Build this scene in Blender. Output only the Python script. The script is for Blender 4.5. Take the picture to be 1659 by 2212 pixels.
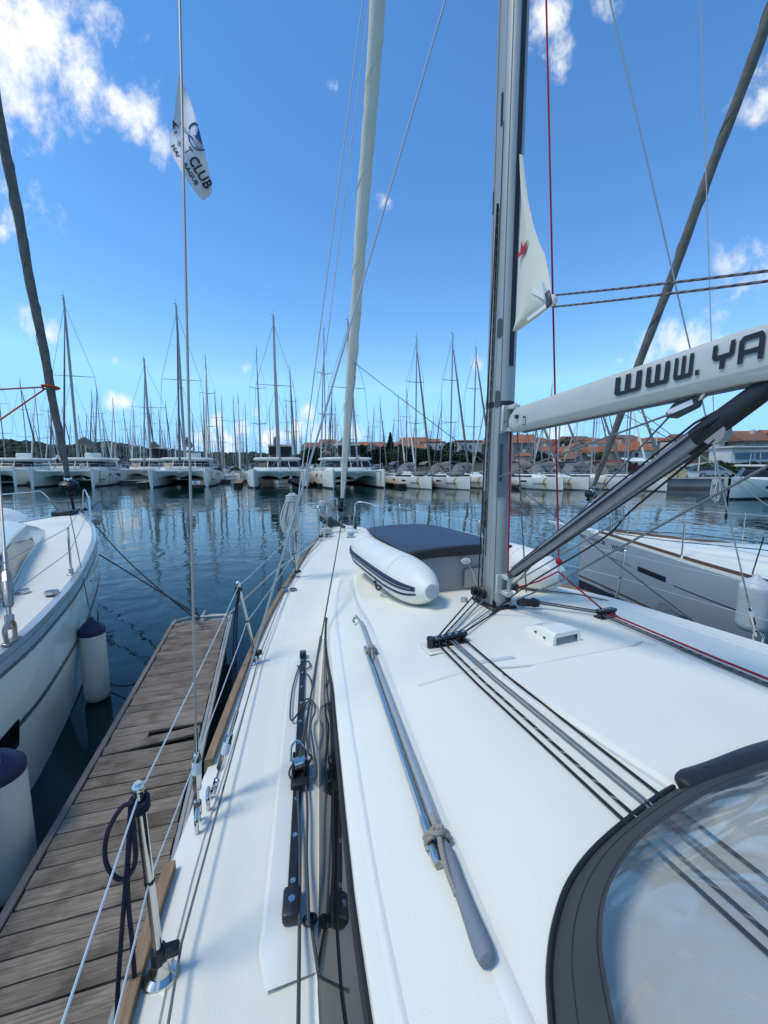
import bpy, bmesh, math, random
from mathutils import Vector, Matrix, Euler, noise as mnoise
random.seed(7)
for o in list(bpy.data.objects): bpy.data.objects.remove(o)
S = bpy.context.scene
R = math.radians
# ------------------------------------------------------------ camera
CAM_H = 2.9; FPX = 860.0; CX = 829.5; CY = 1106.0; PITCH = math.atan(104 / FPX)
cam = bpy.data.cameras.new('camera'); cam_o = bpy.data.objects.new('camera', cam); S.collection.objects.link(cam_o)
cam.sensor_fit = 'VERTICAL'; cam.sensor_height = 36; cam.lens = 36 * FPX / 2212
cam.clip_start = 0.02; cam.clip_end = 6000
cam_o.location = (0, 0, CAM_H); cam_o.rotation_euler = (R(90) - PITCH, 0, 0)
S.camera = cam_o
S.render.resolution_x = 768; S.render.resolution_y = 1024
S.view_settings.view_transform = 'Standard'; S.view_settings.look = 'None'
S.view_settings.gamma = 1; S.view_settings.use_curve_mapping = False
S.view_settings.exposure = 0.33
S.cycles.use_denoising = True
S.cycles.max_bounces = 7; S.cycles.transparent_max_bounces = 12; S.cycles.glossy_bounces = 4; S.cycles.diffuse_bounces = 3
S.cycles.caustics_reflective = False; S.cycles.caustics_refractive = False
S.cycles.sample_clamp_indirect = 4
# ------------------------------------------------------------ sun + sky
SUN_EL = R(60); SUN_DIR = Vector((-0.94 * math.cos(SUN_EL), -0.34 * math.cos(SUN_EL), math.sin(SUN_EL))).normalized()
sun = bpy.data.lights.new('sun', 'SUN'); sun.energy = 1.65; sun.angle = R(15); sun.color = (1.0, 0.93, 0.80)
sun_o = bpy.data.objects.new('sun', sun); S.collection.objects.link(sun_o)
sun_o.rotation_euler = (-SUN_DIR).to_track_quat('-Z', 'Y').to_euler(); sun_o.location = SUN_DIR * 60

def pxdir(px, py):
    u = (px - CX) / FPX; v = (CY - py) / FPX; c, s = math.cos(PITCH), math.sin(PITCH)
    return Vector((u, c + v * s, -s + v * c))
W = bpy.data.worlds.new('World'); S.world = W; W.use_nodes = True
wn = W.node_tree.nodes; wl = W.node_tree.links; wn.clear()
def wnew(t, **k):
    n = wn.new(t)
    for a, b in k.items(): setattr(n, a, b)
    return n
sky = wnew('ShaderNodeTexSky', sky_type='NISHITA', sun_disc=False, sun_elevation=SUN_EL, sun_rotation=math.atan2(SUN_DIR.x, SUN_DIR.y), altitude=0, air_density=1.0, dust_density=0.05, ozone_density=2.2)
hs = wnew('ShaderNodeHueSaturation'); hs.inputs['Saturation'].default_value = 1.25; hs.inputs['Value'].default_value = 1.18
cap = wnew('ShaderNodeVectorMath', operation='MINIMUM'); wl.new(sky.outputs[0], cap.inputs[0]); cap.inputs[1].default_value = (2.5, 4.0, 5.8); wl.new(cap.outputs[0], hs.inputs['Color'])
tc = wnew('ShaderNodeTexCoord'); nrm = wnew('ShaderNodeVectorMath', operation='NORMALIZE'); wl.new(tc.outputs['Generated'], nrm.inputs[0])
D = nrm.outputs[0]
# cloud field: flat-layer noise + cumulus cells standing at fixed bearings all round the sky
sep = wnew('ShaderNodeSeparateXYZ'); wl.new(D, sep.inputs[0])
def wmath(op, a, b=None, c=None, clamp=False):
    n = wnew('ShaderNodeMath', operation=op, use_clamp=clamp)
    for i, x in enumerate((a, b, c)):
        if x is None: continue
        if isinstance(x, (int, float)): n.inputs[i].default_value = x
        else: wl.new(x, n.inputs[i])
    return n.outputs[0]
n1 = wnew('ShaderNodeTexNoise'); n1.inputs['Scale'].default_value = 7.5; n1.inputs['Detail'].default_value = 10; n1.inputs['Roughness'].default_value = 0.66; n1.inputs['Distortion'].default_value = 0.6
wl.new(D, n1.inputs['Vector'])
n2 = wnew('ShaderNodeTexNoise'); n2.inputs['Scale'].default_value = 3.1; n2.inputs['Detail'].default_value = 3; wl.new(D, n2.inputs['Vector'])
CLOUDS = [(40, 40, 185, 1.15), (120, 90, 130, 1.15), (170, 150, 90, 1.0), (60, 215, 110, 1.1), (110, 260, 70, 1.0), (200, 60, 70, .9), (235, 215, 55, .9), (285, 250, 60, .95), (335, 300, 40, .7), (175, 205, 70, .9),
 (-120, 120, 200, 1.1), (-300, 300, 240, 1.0),
 (66, 690, 38, 1.0), (105, 718, 36, 1.0), (1195, 25, 50, .72), (1218, 105, 38, .7), (1295, 10, 50, .65), (1650, 230, 45, .7), (1605, 245, 40, .55), (1655, 150, 40, .5),
 (1600, 585, 70, .7), (1650, 560, 60, .75), (1570, 610, 50, .6), (1435, 735, 55, 1.0), (1480, 748, 62, 1.0), (1385, 772, 45, .8), (1530, 735, 40, .8), (1555, 690, 25, .5),
 (720, 185, 16, .8), (530, 795, 17, .85), (250, 776, 14, .75), (244, 870, 28, .95), (262, 866, 24, .9), (830, 440, 16, .45), (2, 500, 20, .7),
 (522, 930, 30, 1.), (440, 950, 40, .9), (470, 905, 28, .85), (590, 945, 40, 1.), (640, 925, 34, 1.), (560, 890, 22, .8), (662, 893, 26, .9), (700, 950, 50, .9), (775, 930, 32, .95), (500, 970, 60, .8), (380, 960, 40, .7), (1190, 915, 60, .5), (870, 965, 60, .6),
 (1035, 790, 20, .4), (120, 960, 60, .5), (1400, 930, 80, .45), (1900, 420, 130, .9), (2100, 760, 160, .9), (-500, 800, 160, .9)]
dens = None
cells = [(pxdir(x, y).normalized(), r / FPX * (pxdir(x, y).length) ** -1 * 1.0, a) for x, y, r, a in CLOUDS]
rw = random.Random(3)
for i in range(16):  # the rest of the sky carries the same fair-weather cumulus
    az = R(75 + i * 13.5 + rw.uniform(-5, 5)); el = R(rw.choice([8, 14, 22, 35, 48, 60]) + rw.uniform(-3, 3))
    cells.append((Vector((math.sin(az) * math.cos(el), math.cos(az) * math.cos(el), math.sin(el))), rw.uniform(.08, .2), 1.0))
for c, r, a in cells:
    dp = wnew('ShaderNodeVectorMath', operation='DISTANCE'); wl.new(D, dp.inputs[0]); dp.inputs[1].default_value = c
    mr = wnew('ShaderNodeMapRange', interpolation_type='SMOOTHSTEP'); wl.new(dp.outputs['Value'], mr.inputs['Value'])
    mr.inputs['From Min'].default_value = r * 1.5; mr.inputs['From Max'].default_value = 0.0; mr.inputs['To Min'].default_value = 0; mr.inputs['To Max'].default_value = a
    dens = mr.outputs[0] if dens is None else wmath('MAXIMUM', dens, mr.outputs[0])
n3 = wnew('ShaderNodeTexNoise'); n3.inputs['Scale'].default_value = 24; n3.inputs['Detail'].default_value = 8; n3.inputs['Roughness'].default_value = .62; n3.inputs['Distortion'].default_value = .15
mpw = wnew('ShaderNodeMapping'); mpw.inputs['Rotation'].default_value = (.3, .5, .6); mpw.inputs['Scale'].default_value = (1, 1.5, .75); wl.new(D, mpw.inputs[0]); wl.new(mpw.outputs[0], n3.inputs['Vector'])
nn = wmath('ADD', wmath('MULTIPLY_ADD', n1.outputs['Fac'], 2.3, -1.15), wmath('MULTIPLY_ADD', n3.outputs['Fac'], 2.2, -1.1))
den = wmath('ADD', dens, nn)
den = wmath('MULTIPLY', den, wmath('GREATER_THAN', dens, 0.001))
cm = wnew('ShaderNodeMapRange', interpolation_type='SMOOTHSTEP'); wl.new(den, cm.inputs['Value'])
cm.inputs['From Min'].default_value = 0.30; cm.inputs['From Max'].default_value = 1.45
ccol = wnew('ShaderNodeMixRGB'); ccol.inputs['Color1'].default_value = (0.78, 0.84, 0.92, 1); ccol.inputs['Color2'].default_value = (1.0, 1.0, 1.0, 1)
cs = wnew('ShaderNodeMapRange'); wl.new(n2.outputs['Fac'], cs.inputs['Value']); cs.inputs['From Min'].default_value = .35; cs.inputs['From Max'].default_value = .6
wl.new(cs.outputs[0], ccol.inputs['Fac'])
bgs = wnew('ShaderNodeBackground'); bgs.inputs['Strength'].default_value = 0.15; wl.new(hs.outputs[0], bgs.inputs['Color'])
bgc = wnew('ShaderNodeBackground'); bgc.inputs['Strength'].default_value = 0.9; wl.new(ccol.outputs[0], bgc.inputs['Color'])
mx = wnew('ShaderNodeMixShader'); wl.new(cm.outputs[0], mx.inputs['Fac']); wl.new(bgs.outputs[0], mx.inputs[1]); wl.new(bgc.outputs[0], mx.inputs[2])
wo = wnew('ShaderNodeOutputWorld'); wl.new(mx.outputs[0], wo.inputs['Surface'])

# ------------------------------------------------------------ helpers
COL = S.collection
HD = R(18)
def Wz(px, py, z):
    d = pxdir(px, py); t = (z - CAM_H) / d.z; return Vector((d.x * t, d.y * t, z))
def Wy(px, py, y):
    d = pxdir(px, py); t = y / d.y; return Vector((d.x * t, y, CAM_H + d.z * t))
MAST = Wz(1065, 1300, 1.80)
MB2W = Matrix.Translation((MAST.x, MAST.y, 0)) @ Matrix.Rotation(HD, 4, 'Z'); MW2B = MB2W.inverted()
CAMB = MW2B @ Vector((0, 0, CAM_H))
def Bz(px, py, z): return MW2B @ Wz(px, py, z)
def _bd(px, py): return MW2B.to_3x3() @ pxdir(px, py)
def Bx(px, py, x=0.0):
    d = _bd(px, py); return CAMB + d * ((x - CAMB.x) / d.x)
def By(px, py, y=0.0):
    d = _bd(px, py); return CAMB + d * ((y - CAMB.y) / d.y)
def lerp(a, b, t): return a + (b - a) * t
def tab(T, y):
    if y <= T[0][0]: return T[0][1]
    for (a, va), (b, vb) in zip(T, T[1:]):
        if y <= b: return va + (vb - va) * (y - a) / (b - a)
    return T[-1][1]
def stab(T, y):  # smooth (Catmull-Rom / Hermite) table
    n = len(T)
    if y <= T[0][0]: return T[0][1]
    if y >= T[-1][0]: return T[-1][1]
    for i in range(n - 1):
        if y <= T[i + 1][0]: break
    x0, y0 = T[i]; x1, y1 = T[i + 1]; h = x1 - x0
    s = (y1 - y0) / h
    m0 = (y1 - T[i - 1][1]) / (x1 - T[i - 1][0]) if i > 0 else s
    m1 = (T[i + 2][1] - y0) / (T[i + 2][0] - x0) if i + 2 < n else s
    t = (y - x0) / h
    return (2*t**3-3*t*t+1)*y0 + (t**3-2*t*t+t)*h*m0 + (-2*t**3+3*t*t)*y1 + (t**3-t*t)*h*m1
def catmull(P, seg=8, closed=False):
    P = [Vector(p) for p in P]
    if len(P) < 3 and not closed: return P
    out = []; n = len(P); rng = range(n if closed else n - 1)
    for i in rng:
        p1, p2 = P[i], P[(i + 1) % n]
        p0 = P[i - 1] if (i > 0 or closed) else p1 * 2 - p2
        p3 = P[(i + 2) % n] if (i + 2 < n or closed) else p2 * 2 - p1
        for k in range(seg):
            t = k / seg
            out.append(0.5 * ((2*p1) + (p2-p0)*t + (2*p0-5*p1+4*p2-p3)*t*t + (3*p1-p0-3*p2+p3)*t**3))
    if not closed: out.append(P[-1])
    return out
def sag(a, b, s, n=10):
    a = Vector(a); b = Vector(b)
    return [a.lerp(b, i / n) - Vector((0, 0, s * 4 * (i / n) * (1 - i / n))) for i in range(n + 1)]

_boxcache = {}
def _bevbox(sx, sy, sz, bv, seg):
    k = (round(sx, 4), round(sy, 4), round(sz, 4), round(bv, 4), seg)
    if k not in _boxcache:
        bm = bmesh.new(); bmesh.ops.create_cube(bm, size=1)
        for v in bm.verts: v.co = Vector((v.co.x * sx, v.co.y * sy, v.co.z * sz))
        if bv > 0: bmesh.ops.bevel(bm, geom=list(bm.edges), offset=bv, segments=seg, profile=.5, affect='EDGES')
        bm.verts.index_update()
        _boxcache[k] = ([v.co.copy() for v in bm.verts], [[v.index for v in f.verts] for f in bm.faces]); bm.free()
    return _boxcache[k]

class MB:
    def __init__(s): s.v = []; s.f = []; s.uv = {}; s.mi = {}; s.cur = 0
    def add(s, vs, fs, uvs=None):
        o = len(s.v); s.v += [Vector(x) for x in vs]
        for i, f in enumerate(fs):
            if s.cur: s.mi[len(s.f)] = s.cur
            if uvs: s.uv[len(s.f)] = uvs[i]
            s.f.append([j + o for j in f])
        return s
    def box(s, c, size, rot=None, bv=0.0, seg=1):
        vs, fs = _bevbox(*size, bv, seg); c = Vector(c)
        M = rot if isinstance(rot, Matrix) else (Euler((0, 0, rot)).to_matrix() if isinstance(rot, (int, float)) else (Euler(rot).to_matrix() if rot else Matrix.Identity(3)))
        return s.add([M @ v + c for v in vs], fs)
    def bar(s, a, b, w, h, bv=0.0, up=(0, 0, 1)):
        a = Vector(a); b = Vector(b); d = (b - a); L = d.length; y = d / L
        x = y.cross(Vector(up)).normalized(); z = x.cross(y)
        return s.box((a + b) / 2, (w, L, h), Matrix((x, y, z)).transposed(), bv)
    def tube(s, P, r, n=8, closed=False, caps=True, sx=1.0, sy=1.0, uvs=False, up=None):
        P = [Vector(p) for p in P]; m = len(P); o = []
        T = []
        for i in range(m):
            a = P[i - 1] if (i > 0 or closed) else P[i]; b = P[(i + 1) % m] if (i < m - 1 or closed) else P[i]
            t = (b - a); T.append(t.normalized() if t.length > 1e-9 else Vector((0, 0, 1)))
        ref = Vector(up) if up else (Vector((0, 0, 1)) if abs(T[0].z) < .9 else Vector((1, 0, 0)))
        N = (ref - T[0] * ref.dot(T[0])).normalized()
        Ls = 0.0; rows = []
        for i in range(m):
            if i:
                N = N - T[i] * N.dot(T[i]); N = N.normalized() if N.length > 1e-6 else T[i].orthogonal().normalized()
                Ls += (P[i] - P[i - 1]).length
            Bn = T[i].cross(N); rr = r[i] if isinstance(r, (list, tuple)) else r
            rows.append(Ls)
            for k in range(n):
                a = 2 * math.pi * k / n; o.append(P[i] + (N * math.cos(a) * sx + Bn * math.sin(a) * sy) * rr)
        fs = []; uv = []
        for i in range(m if closed else m - 1):
            j = (i + 1) % m; li, lj = rows[i], (rows[j] if j else Ls + (P[0] - P[-1]).length)
            for k in range(n):
                k2 = (k + 1) % n; fs.append([i*n+k, i*n+k2, j*n+k2, j*n+k])
                uv.append([(li, k / n), (li, (k + 1) / n), (lj, (k + 1) / n), (lj, k / n)])
        if caps and not closed:
            fs.append(list(range(n))[::-1]); fs.append([(m-1)*n+k for k in range(n)])
            uv += [[(0, 0)] * n, [(Ls, 0)] * n]
        return s.add(o, fs, uv if uvs else None)
    def loft(s, secs, closed=False, capa=False, capb=False, uvs=False):
        n = len(secs[0]); o = [p for q in secs for p in q]; fs = []
        for i in range(len(secs) - 1):
            for k in range(n if closed else n - 1):
                k2 = (k + 1) % n; fs.append([i*n+k, i*n+k2, (i+1)*n+k2, (i+1)*n+k])
        if capa: fs.append(list(range(n))[::-1])
        if capb: fs.append([(len(secs)-1)*n+k for k in range(n)])
        return s.add(o, fs)
    def lathe(s, prof, c=(0, 0, 0), ax=(0, 0, 1), n=16, sx=1.0, sy=1.0):
        z = Vector(ax).normalized(); x = (Vector((0, 0, 1)) if abs(z.z) < .9 else Vector((1, 0, 0))).cross(z).normalized(); y = z.cross(x); c = Vector(c)
        secs = [[c + z * h + (x * math.cos(2*math.pi*k/n) * sx + y * math.sin(2*math.pi*k/n) * sy) * r for k in range(n)] for r, h in prof]
        return s.loft(secs, True, True, True)
    def cyl(s, a, b, r, n=12, r2=None): return s.tube([a, b], [r, r if r2 is None else r2], n)
    def prism(s, poly, o, ux, uy, th):
        o = Vector(o); ux = Vector(ux).normalized(); uy = Vector(uy).normalized(); nz = ux.cross(uy)
        a = [o + ux * p[0] + uy * p[1] for p in poly]; b = [p + nz * th for p in a]; n = len(poly)
        return s.add(a + b, [list(range(n))[::-1], list(range(n, 2*n))] + [[i, (i+1) % n, n + (i+1) % n, n + i] for i in range(n)])
    def ball(s, c, r, n=10, m=6, sc=(1, 1, 1)):
        c = Vector(c); secs = []
        for i in range(1, m):
            a = math.pi * i / m; secs.append([c + Vector((math.sin(a)*math.cos(2*math.pi*k/n)*r*sc[0], math.sin(a)*math.sin(2*math.pi*k/n)*r*sc[1], -math.cos(a)*r*sc[2])) for k in range(n)])
        return s.loft(secs, True, True, True)
    def build(s, name, m, parent=None, smooth=True, ang=38, loc=None):
        me = bpy.data.meshes.new(name); me.from_pydata([tuple(v) for v in s.v], [], s.f)
        if s.uv:
            ul = me.uv_layers.new(name='UVMap')
            for p in me.polygons:
                q = s.uv.get(p.index)
                if q:
                    for li, c in zip(p.loop_indices, q): ul.data[li].uv = c
        ms = m if isinstance(m, (list, tuple)) else [m]
        for x in ms: me.materials.append(M[x])
        for i, k in s.mi.items(): me.polygons[i].material_index = k
        if smooth:
            me.polygons.foreach_set('use_smooth', [True] * len(me.polygons)); me.set_sharp_from_angle(angle=R(ang))
        me.validate(); me.update()
        o = bpy.data.objects.new(name, me); COL.objects.link(o)
        if parent: o.parent = parent
        if loc is not None: o.location = loc
        return o
def tag(o, label, cat, group=None, kind=None):
    if label: o['label'] = label
    if cat: o['category'] = cat
    if group: o['group'] = group
    if kind: o['kind'] = kind
    return o
def empty(name, label, cat, loc=(0, 0, 0), rz=0.0, group=None):
    o = bpy.data.objects.new(name, None); COL.objects.link(o); o.location = loc; o.rotation_euler = (0, 0, rz); o.empty_display_size = .2
    return tag(o, label, cat, group)
def struct(o): o['kind'] = 'structure'; return o
def copy_tree(o, parent=None):
    c = o.copy(); COL.objects.link(c)
    if parent: c.parent = parent
    for ch in list(o.children): copy_tree(ch, c)
    return c
def text_geo(txt, size=1.0, shear=0.0, space=1.0, bold=0.0):
    cu = bpy.data.curves.new('t', 'FONT'); cu.body = txt; cu.size = size; cu.shear = shear; cu.space_character = space; cu.resolution_u = 2; cu.offset = bold
    to = bpy.data.objects.new('t', cu); COL.objects.link(to)
    dg = bpy.context.evaluated_depsgraph_get(); me = to.evaluated_get(dg).to_mesh()
    vs = [v.co.copy() for v in me.vertices]; fs = [list(p.vertices) for p in me.polygons]
    to.evaluated_get(dg).to_mesh_clear(); bpy.data.objects.remove(to); bpy.data.curves.remove(cu)
    x0 = min(v.x for v in vs); x1 = max(v.x for v in vs)
    return [Vector((v.x - x0, v.y, 0)) for v in vs], fs, x1 - x0
def text_mb(txt, fn, size=1.0, **k):
    vs, fs, w = text_geo(txt, size, **k); m = MB(); m.add([fn(v.x, v.y) for v in vs], fs); return m

# ------------------------------------------------------------ materials
M = {}
def pmat(name, col, rough=.5, metal=0.0, spec=.5, var=0.0, vscale=8.0, bump=0.0, bscale=200.0, coat=0.0, trans=0.0, stretch=None, col2=None, detail=4.0, mask=(.35, .65), bdist=.01, ior=None, coords='Object', sheen=0.0, subs=0.0):
    m = bpy.data.materials.new(name); m.use_nodes = True; nt = m.node_tree; n = nt.nodes; l = nt.links; b = n['Principled BSDF']
    b.inputs['Base Color'].default_value = (*col, 1); b.inputs['Roughness'].default_value = rough; b.inputs['Metallic'].default_value = metal
    b.inputs['Specular IOR Level'].default_value = spec; b.inputs['Coat Weight'].default_value = coat; b.inputs['Transmission Weight'].default_value = trans
    if ior: b.inputs['IOR'].default_value = ior
    if var or bump or col2:
        t = n.new('ShaderNodeTexCoord'); src = t.outputs[coords]
        if stretch:
            mp = n.new('ShaderNodeMapping'); mp.inputs['Scale'].default_value = stretch; l.new(src, mp.inputs[0]); src = mp.outputs[0]
    if var or col2:
        x = n.new('ShaderNodeTexNoise'); x.inputs['Scale'].default_value = vscale; x.inputs['Detail'].default_value = detail; l.new(src, x.inputs['Vector'])
        r = n.new('ShaderNodeMapRange'); r.inputs['From Min'].default_value = mask[0]; r.inputs['From Max'].default_value = mask[1]; l.new(x.outputs['Fac'], r.inputs['Value'])
        c2 = col2 if col2 else tuple(max(0, c * (1 - var)) for c in col)
        mx_ = n.new('ShaderNodeMixRGB'); mx_.inputs['Color1'].default_value = (*col, 1); mx_.inputs['Color2'].default_value = (*c2, 1)
        l.new(r.outputs[0], mx_.inputs['Fac']); l.new(mx_.outputs[0], b.inputs['Base Color'])
    if bump:
        y = n.new('ShaderNodeTexNoise'); y.inputs['Scale'].default_value = bscale; y.inputs['Detail'].default_value = 3; l.new(src, y.inputs['Vector'])
        bp = n.new('ShaderNodeBump'); bp.inputs['Strength'].default_value = bump; bp.inputs['Distance'].default_value = bdist; l.new(y.outputs['Fac'], bp.inputs['Height']); l.new(bp.outputs[0], b.inputs['Normal'])
    M[name] = m; return m
def ropemat(name, col, fleck=None, freq=60.0, duty=.8, rough=.8):
    """braided rope: u runs along the rope in metres, v round it"""
    m = pmat(name, col, rough); nt = m.node_tree; n = nt.nodes; l = nt.links; b = n['Principled BSDF']
    t = n.new('ShaderNodeTexCoord'); sp = n.new('ShaderNodeSeparateXYZ'); l.new(t.outputs['UV'], sp.inputs[0])
    def mt(op, a, b2=None):
        q = n.new('ShaderNodeMath'); q.operation = op
        for i, x in enumerate((a, b2)):
            if x is None: continue
            if isinstance(x, (int, float)): q.inputs[i].default_value = x
            else: l.new(x, q.inputs[i])
        return q.outputs[0]
    u = mt('MULTIPLY', sp.outputs[0], 330.0); v = mt('MULTIPLY', sp.outputs[1], 25.13)
    h = mt('MULTIPLY', mt('SINE', mt('ADD', u, v)), mt('SINE', mt('SUBTRACT', u, v)))
    bp = n.new('ShaderNodeBump'); bp.inputs['Strength'].default_value = .5; bp.inputs['Distance'].default_value = .002; l.new(h, bp.inputs['Height']); l.new(bp.outputs[0], b.inputs['Normal'])
    mx_ = n.new('ShaderNodeMixRGB'); mx_.inputs['Color1'].default_value = (*[c * .72 for c in col], 1); mx_.inputs['Color2'].default_value = (*col, 1)
    l.new(mt('ADD', mt('MULTIPLY', h, .5), .5), mx_.inputs['Fac']); out = mx_.outputs[0]
    if fleck:
        s1 = mt('GREATER_THAN', mt('SINE', mt('ADD', mt('MULTIPLY', sp.outputs[0], freq * 2), mt('MULTIPLY', sp.outputs[1], 6.283))), duty)
        m2 = n.new('ShaderNodeMixRGB'); l.new(s1, m2.inputs['Fac']); l.new(out, m2.inputs['Color1']); m2.inputs['Color2'].default_value = (*fleck, 1); out = m2.outputs[0]
    l.new(out, b.inputs['Base Color']); return m
pmat('nonskid', (.84, .825, .70), .66, bump=.32, bscale=260, var=.06, vscale=1.6, bdist=.005, detail=7)
pmat('gelcoat', (.83, .815, .70), .22, var=.035, vscale=3, coat=.3)
pmat('gelcoat_far', (.80, .785, .68), .3, var=.10, vscale=1.2)
pmat('gelcoat_grey', (.37, .405, .42), .2, var=.05, vscale=1.5, coat=.4)
pmat('mast_far', (.36, .36, .35), .5, .2)
pmat('hull_gloss', (.82, .81, .70), .10, coat=.4, var=.04, vscale=1.2)
pmat('far_grey', (.30, .305, .295), .5, var=.1, vscale=2)
pmat('teak', (.34, .225, .12), .62, col2=(.22, .145, .08), vscale=6, stretch=(18, 1.2, 18), bump=.3, bscale=40, detail=6)
pmat('teak_dark', (.16, .085, .045), .55, col2=(.10, .055, .03), vscale=6, stretch=(18, 1.2, 18), detail=6)
pmat('steel', (.58, .57, .55), .2, 1.0, bump=.02, bscale=60)
pmat('chrome', (.66, .65, .62), .14, 1.0)
pmat('tarnish', (.40, .37, .33), .36, .85)
pmat('wire', (.42, .42, .42), .42, .8)
pmat('wire_tan', (.40, .36, .31), .5, .5)
pmat('wire_lite', (.55, .60, .60), .5, .3)
pmat('alu', (.39, .405, .38), .48, .35, var=.10, vscale=3, stretch=(4, 4, .3), bump=.03, bscale=80)
pmat('alu_pole', (.42, .44, .45), .38, .4)
pmat('alu_dark', (.16, .17, .18), .45, .5)
pmat('boom_paint', (.57, .575, .515), .38, 0.1, var=.06, vscale=3)
pmat('vang_alu', (.30, .315, .33), .42, .6, stretch=(3, 3, 3), var=.1)
pmat('black', (.013, .014, .016), .42)
pmat('black_gloss', (.010, .012, .014), .10, coat=.3)
pmat('rubber', (.02, .02, .021), .7)
pmat('plate', (.065, .075, .075), .5)
pmat('window', (.010, .011, .012), .03, spec=.42)
pmat('glass_dark', (.018, .02, .024), .3, spec=.3, var=.5, vscale=.8)
pmat('glass_brown', (.035, .028, .026), .32, spec=.28, var=.6, vscale=.9)
pmat('anchor_steel', (.36, .365, .36), .42, .5)
pmat('navy', (.016, .021, .055), .55)
pmat('navy_cover', (.030, .042, .075), .5, bump=.1, bscale=90, var=.15, vscale=3)
pmat('hypalon', (.80, .795, .71), .42, bump=.06, bscale=300, var=.05, vscale=4)
pmat('hypalon_cap', (.42, .43, .44), .5)
pmat('transom', (.27, .275, .28), .6, bump=.1, bscale=150)
pmat('canvas', (.052, .054, .056), .85, bump=.35, bscale=700, var=.12, vscale=5, bdist=.003)
pmat('canvas_black', (.02, .02, .022), .42, bump=.2, bscale=30, bdist=.02)
pmat('canvas_tan', (.22, .19, .16), .85, var=.2, vscale=3)
pmat('canvas_grey', (.20, .205, .21), .85, var=.25, vscale=2)
pmat('sail', (.76, .73, .60), .75, bump=.12, bscale=30, var=.07, vscale=5, stretch=(1, 1, .35))
pmat('sail_grey', (.175, .168, .145), .85, bump=.3, bscale=25, var=.3, vscale=7)
pmat('sail_patch', (.80, .80, .76), .6)
pmat('flag', (.72, .72, .74), .7, bump=.15, bscale=25, var=.04)
pmat('flag_blue', (.02, .10, .30), .7)
pmat('flag_ink', (.02, .02, .03), .7)
pmat('ink', (.012, .012, .014), .45)
pmat('print_navy', (.03, .035, .07), .5)
pmat('yellow', (.62, .36, .02), .45)
pmat('red_emblem', (.42, .02, .035), .6)
pmat('fender', (.72, .70, .62), .42, var=.10, vscale=6, bump=.05, bscale=60)
pmat('fender_white', (.66, .68, .64), .45, var=.18, vscale=5)
pmat('fender_navy', (.012, .015, .065), .45)
pmat('hull_stripe', (.10, .12, .14), .3)
pmat('antifoul', (.02, .022, .03), .7)
pmat('foam_grey', (.20, .22, .245), .8, bump=.1, bscale=300)
pmat('blue_cap', (.05, .22, .50), .4)
pmat('sticker', (.70, .72, .73), .5)
pmat('moulding', (.60, .62, .61), .4)
ropemat('rope_black', (.018, .018, .022)); ropemat('rope_fleck', (.016, .016, .018), (.36, .34, .26), 42, .94)
ropemat('rope_grey', (.20, .225, .235)); ropemat('rope_dkgrey', (.085, .10, .105)); ropemat('rope_red', (.46, .008, .03))
ropemat('rope_tan', (.20, .175, .16), (.05, .04, .04), 60, .35); ropemat('rope_white', (.68, .68, .62)); ropemat('rope_navy', (.012, .012, .03))
ropemat('rope_beige', (.38, .35, .29)); ropemat('rope_orange', (.60, .10, .02)); ropemat('rope_pale', (.50, .58, .55)); ropemat('rope_green', (.20, .30, .26))
# ------------------------------------------------------------ water
def make_water():
    m = bpy.data.materials.new('water'); m.use_nodes = True; nt = m.node_tree; n = nt.nodes; l = nt.links; b = n['Principled BSDF']
    b.inputs['Base Color'].default_value = (.004, .026, .026, 1); b.inputs['Roughness'].default_value = .035; b.inputs['IOR'].default_value = 1.333
    b.inputs['Specular IOR Level'].default_value = .5
    t = n.new('ShaderNodeTexCoord')
    def nz(scale, sc, rot, det, dist=0.0):
        mp = n.new('ShaderNodeMapping'); mp.inputs['Scale'].default_value = sc; mp.inputs['Rotation'].default_value = (0, 0, R(rot)); l.new(t.outputs['Object'], mp.inputs[0])
        x = n.new('ShaderNodeTexNoise'); x.inputs['Scale'].default_value = scale; x.inputs['Detail'].default_value = det; x.inputs['Roughness'].default_value = .45; x.inputs['Distortion'].default_value = dist; l.new(mp.outputs[0], x.inputs['Vector']); return x.outputs['Fac']
    def mt(op, a, b2):
        q = n.new('ShaderNodeMath'); q.operation = op
        for i, x in enumerate((a, b2)):
            if isinstance(x, (int, float)): q.inputs[i].default_value = x
            else: l.new(x, q.inputs[i])
        return q.outputs[0]
    a = nz(1.5, (1, 1, 1), 12, 1.0, .4); c = nz(4.5, (1, 1, 1), 25, 2.0, .3); d = nz(.32, (1, 1.2, 1), 5, 1.0)
    patch = nz(.055, (1, 1.6, 1), 20, 1.0)   # light airs: some water is ruffled, some slick
    mr = n.new('ShaderNodeMapRange'); mr.inputs['From Min'].default_value = .40; mr.inputs['From Max'].default_value = .62; mr.inputs['To Min'].default_value = .45; mr.inputs['To Max'].default_value = 1.5; l.new(patch, mr.inputs['Value'])
    h = mt('ADD', mt('ADD', mt('MULTIPLY', a, .016), mt('MULTIPLY', c, .0034)), mt('MULTIPLY', d, .030))
    h = mt('MULTIPLY', h, mr.outputs[0])
    bp = n.new('ShaderNodeBump'); bp.inputs['Strength'].default_value = 1.0; bp.inputs['Distance'].default_value = 1.0; l.new(h, bp.inputs['Height']); l.new(bp.outputs[0], b.inputs['Normal'])
    M['water'] = m
make_water()
wm = MB(); wm.add([(-1500, -200, 0), (1500, -200, 0), (1500, 3000, 0), (-1500, 3000, 0)], [[0, 1, 2, 3]])
struct(wm.build('water', 'water', smooth=False))

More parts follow.
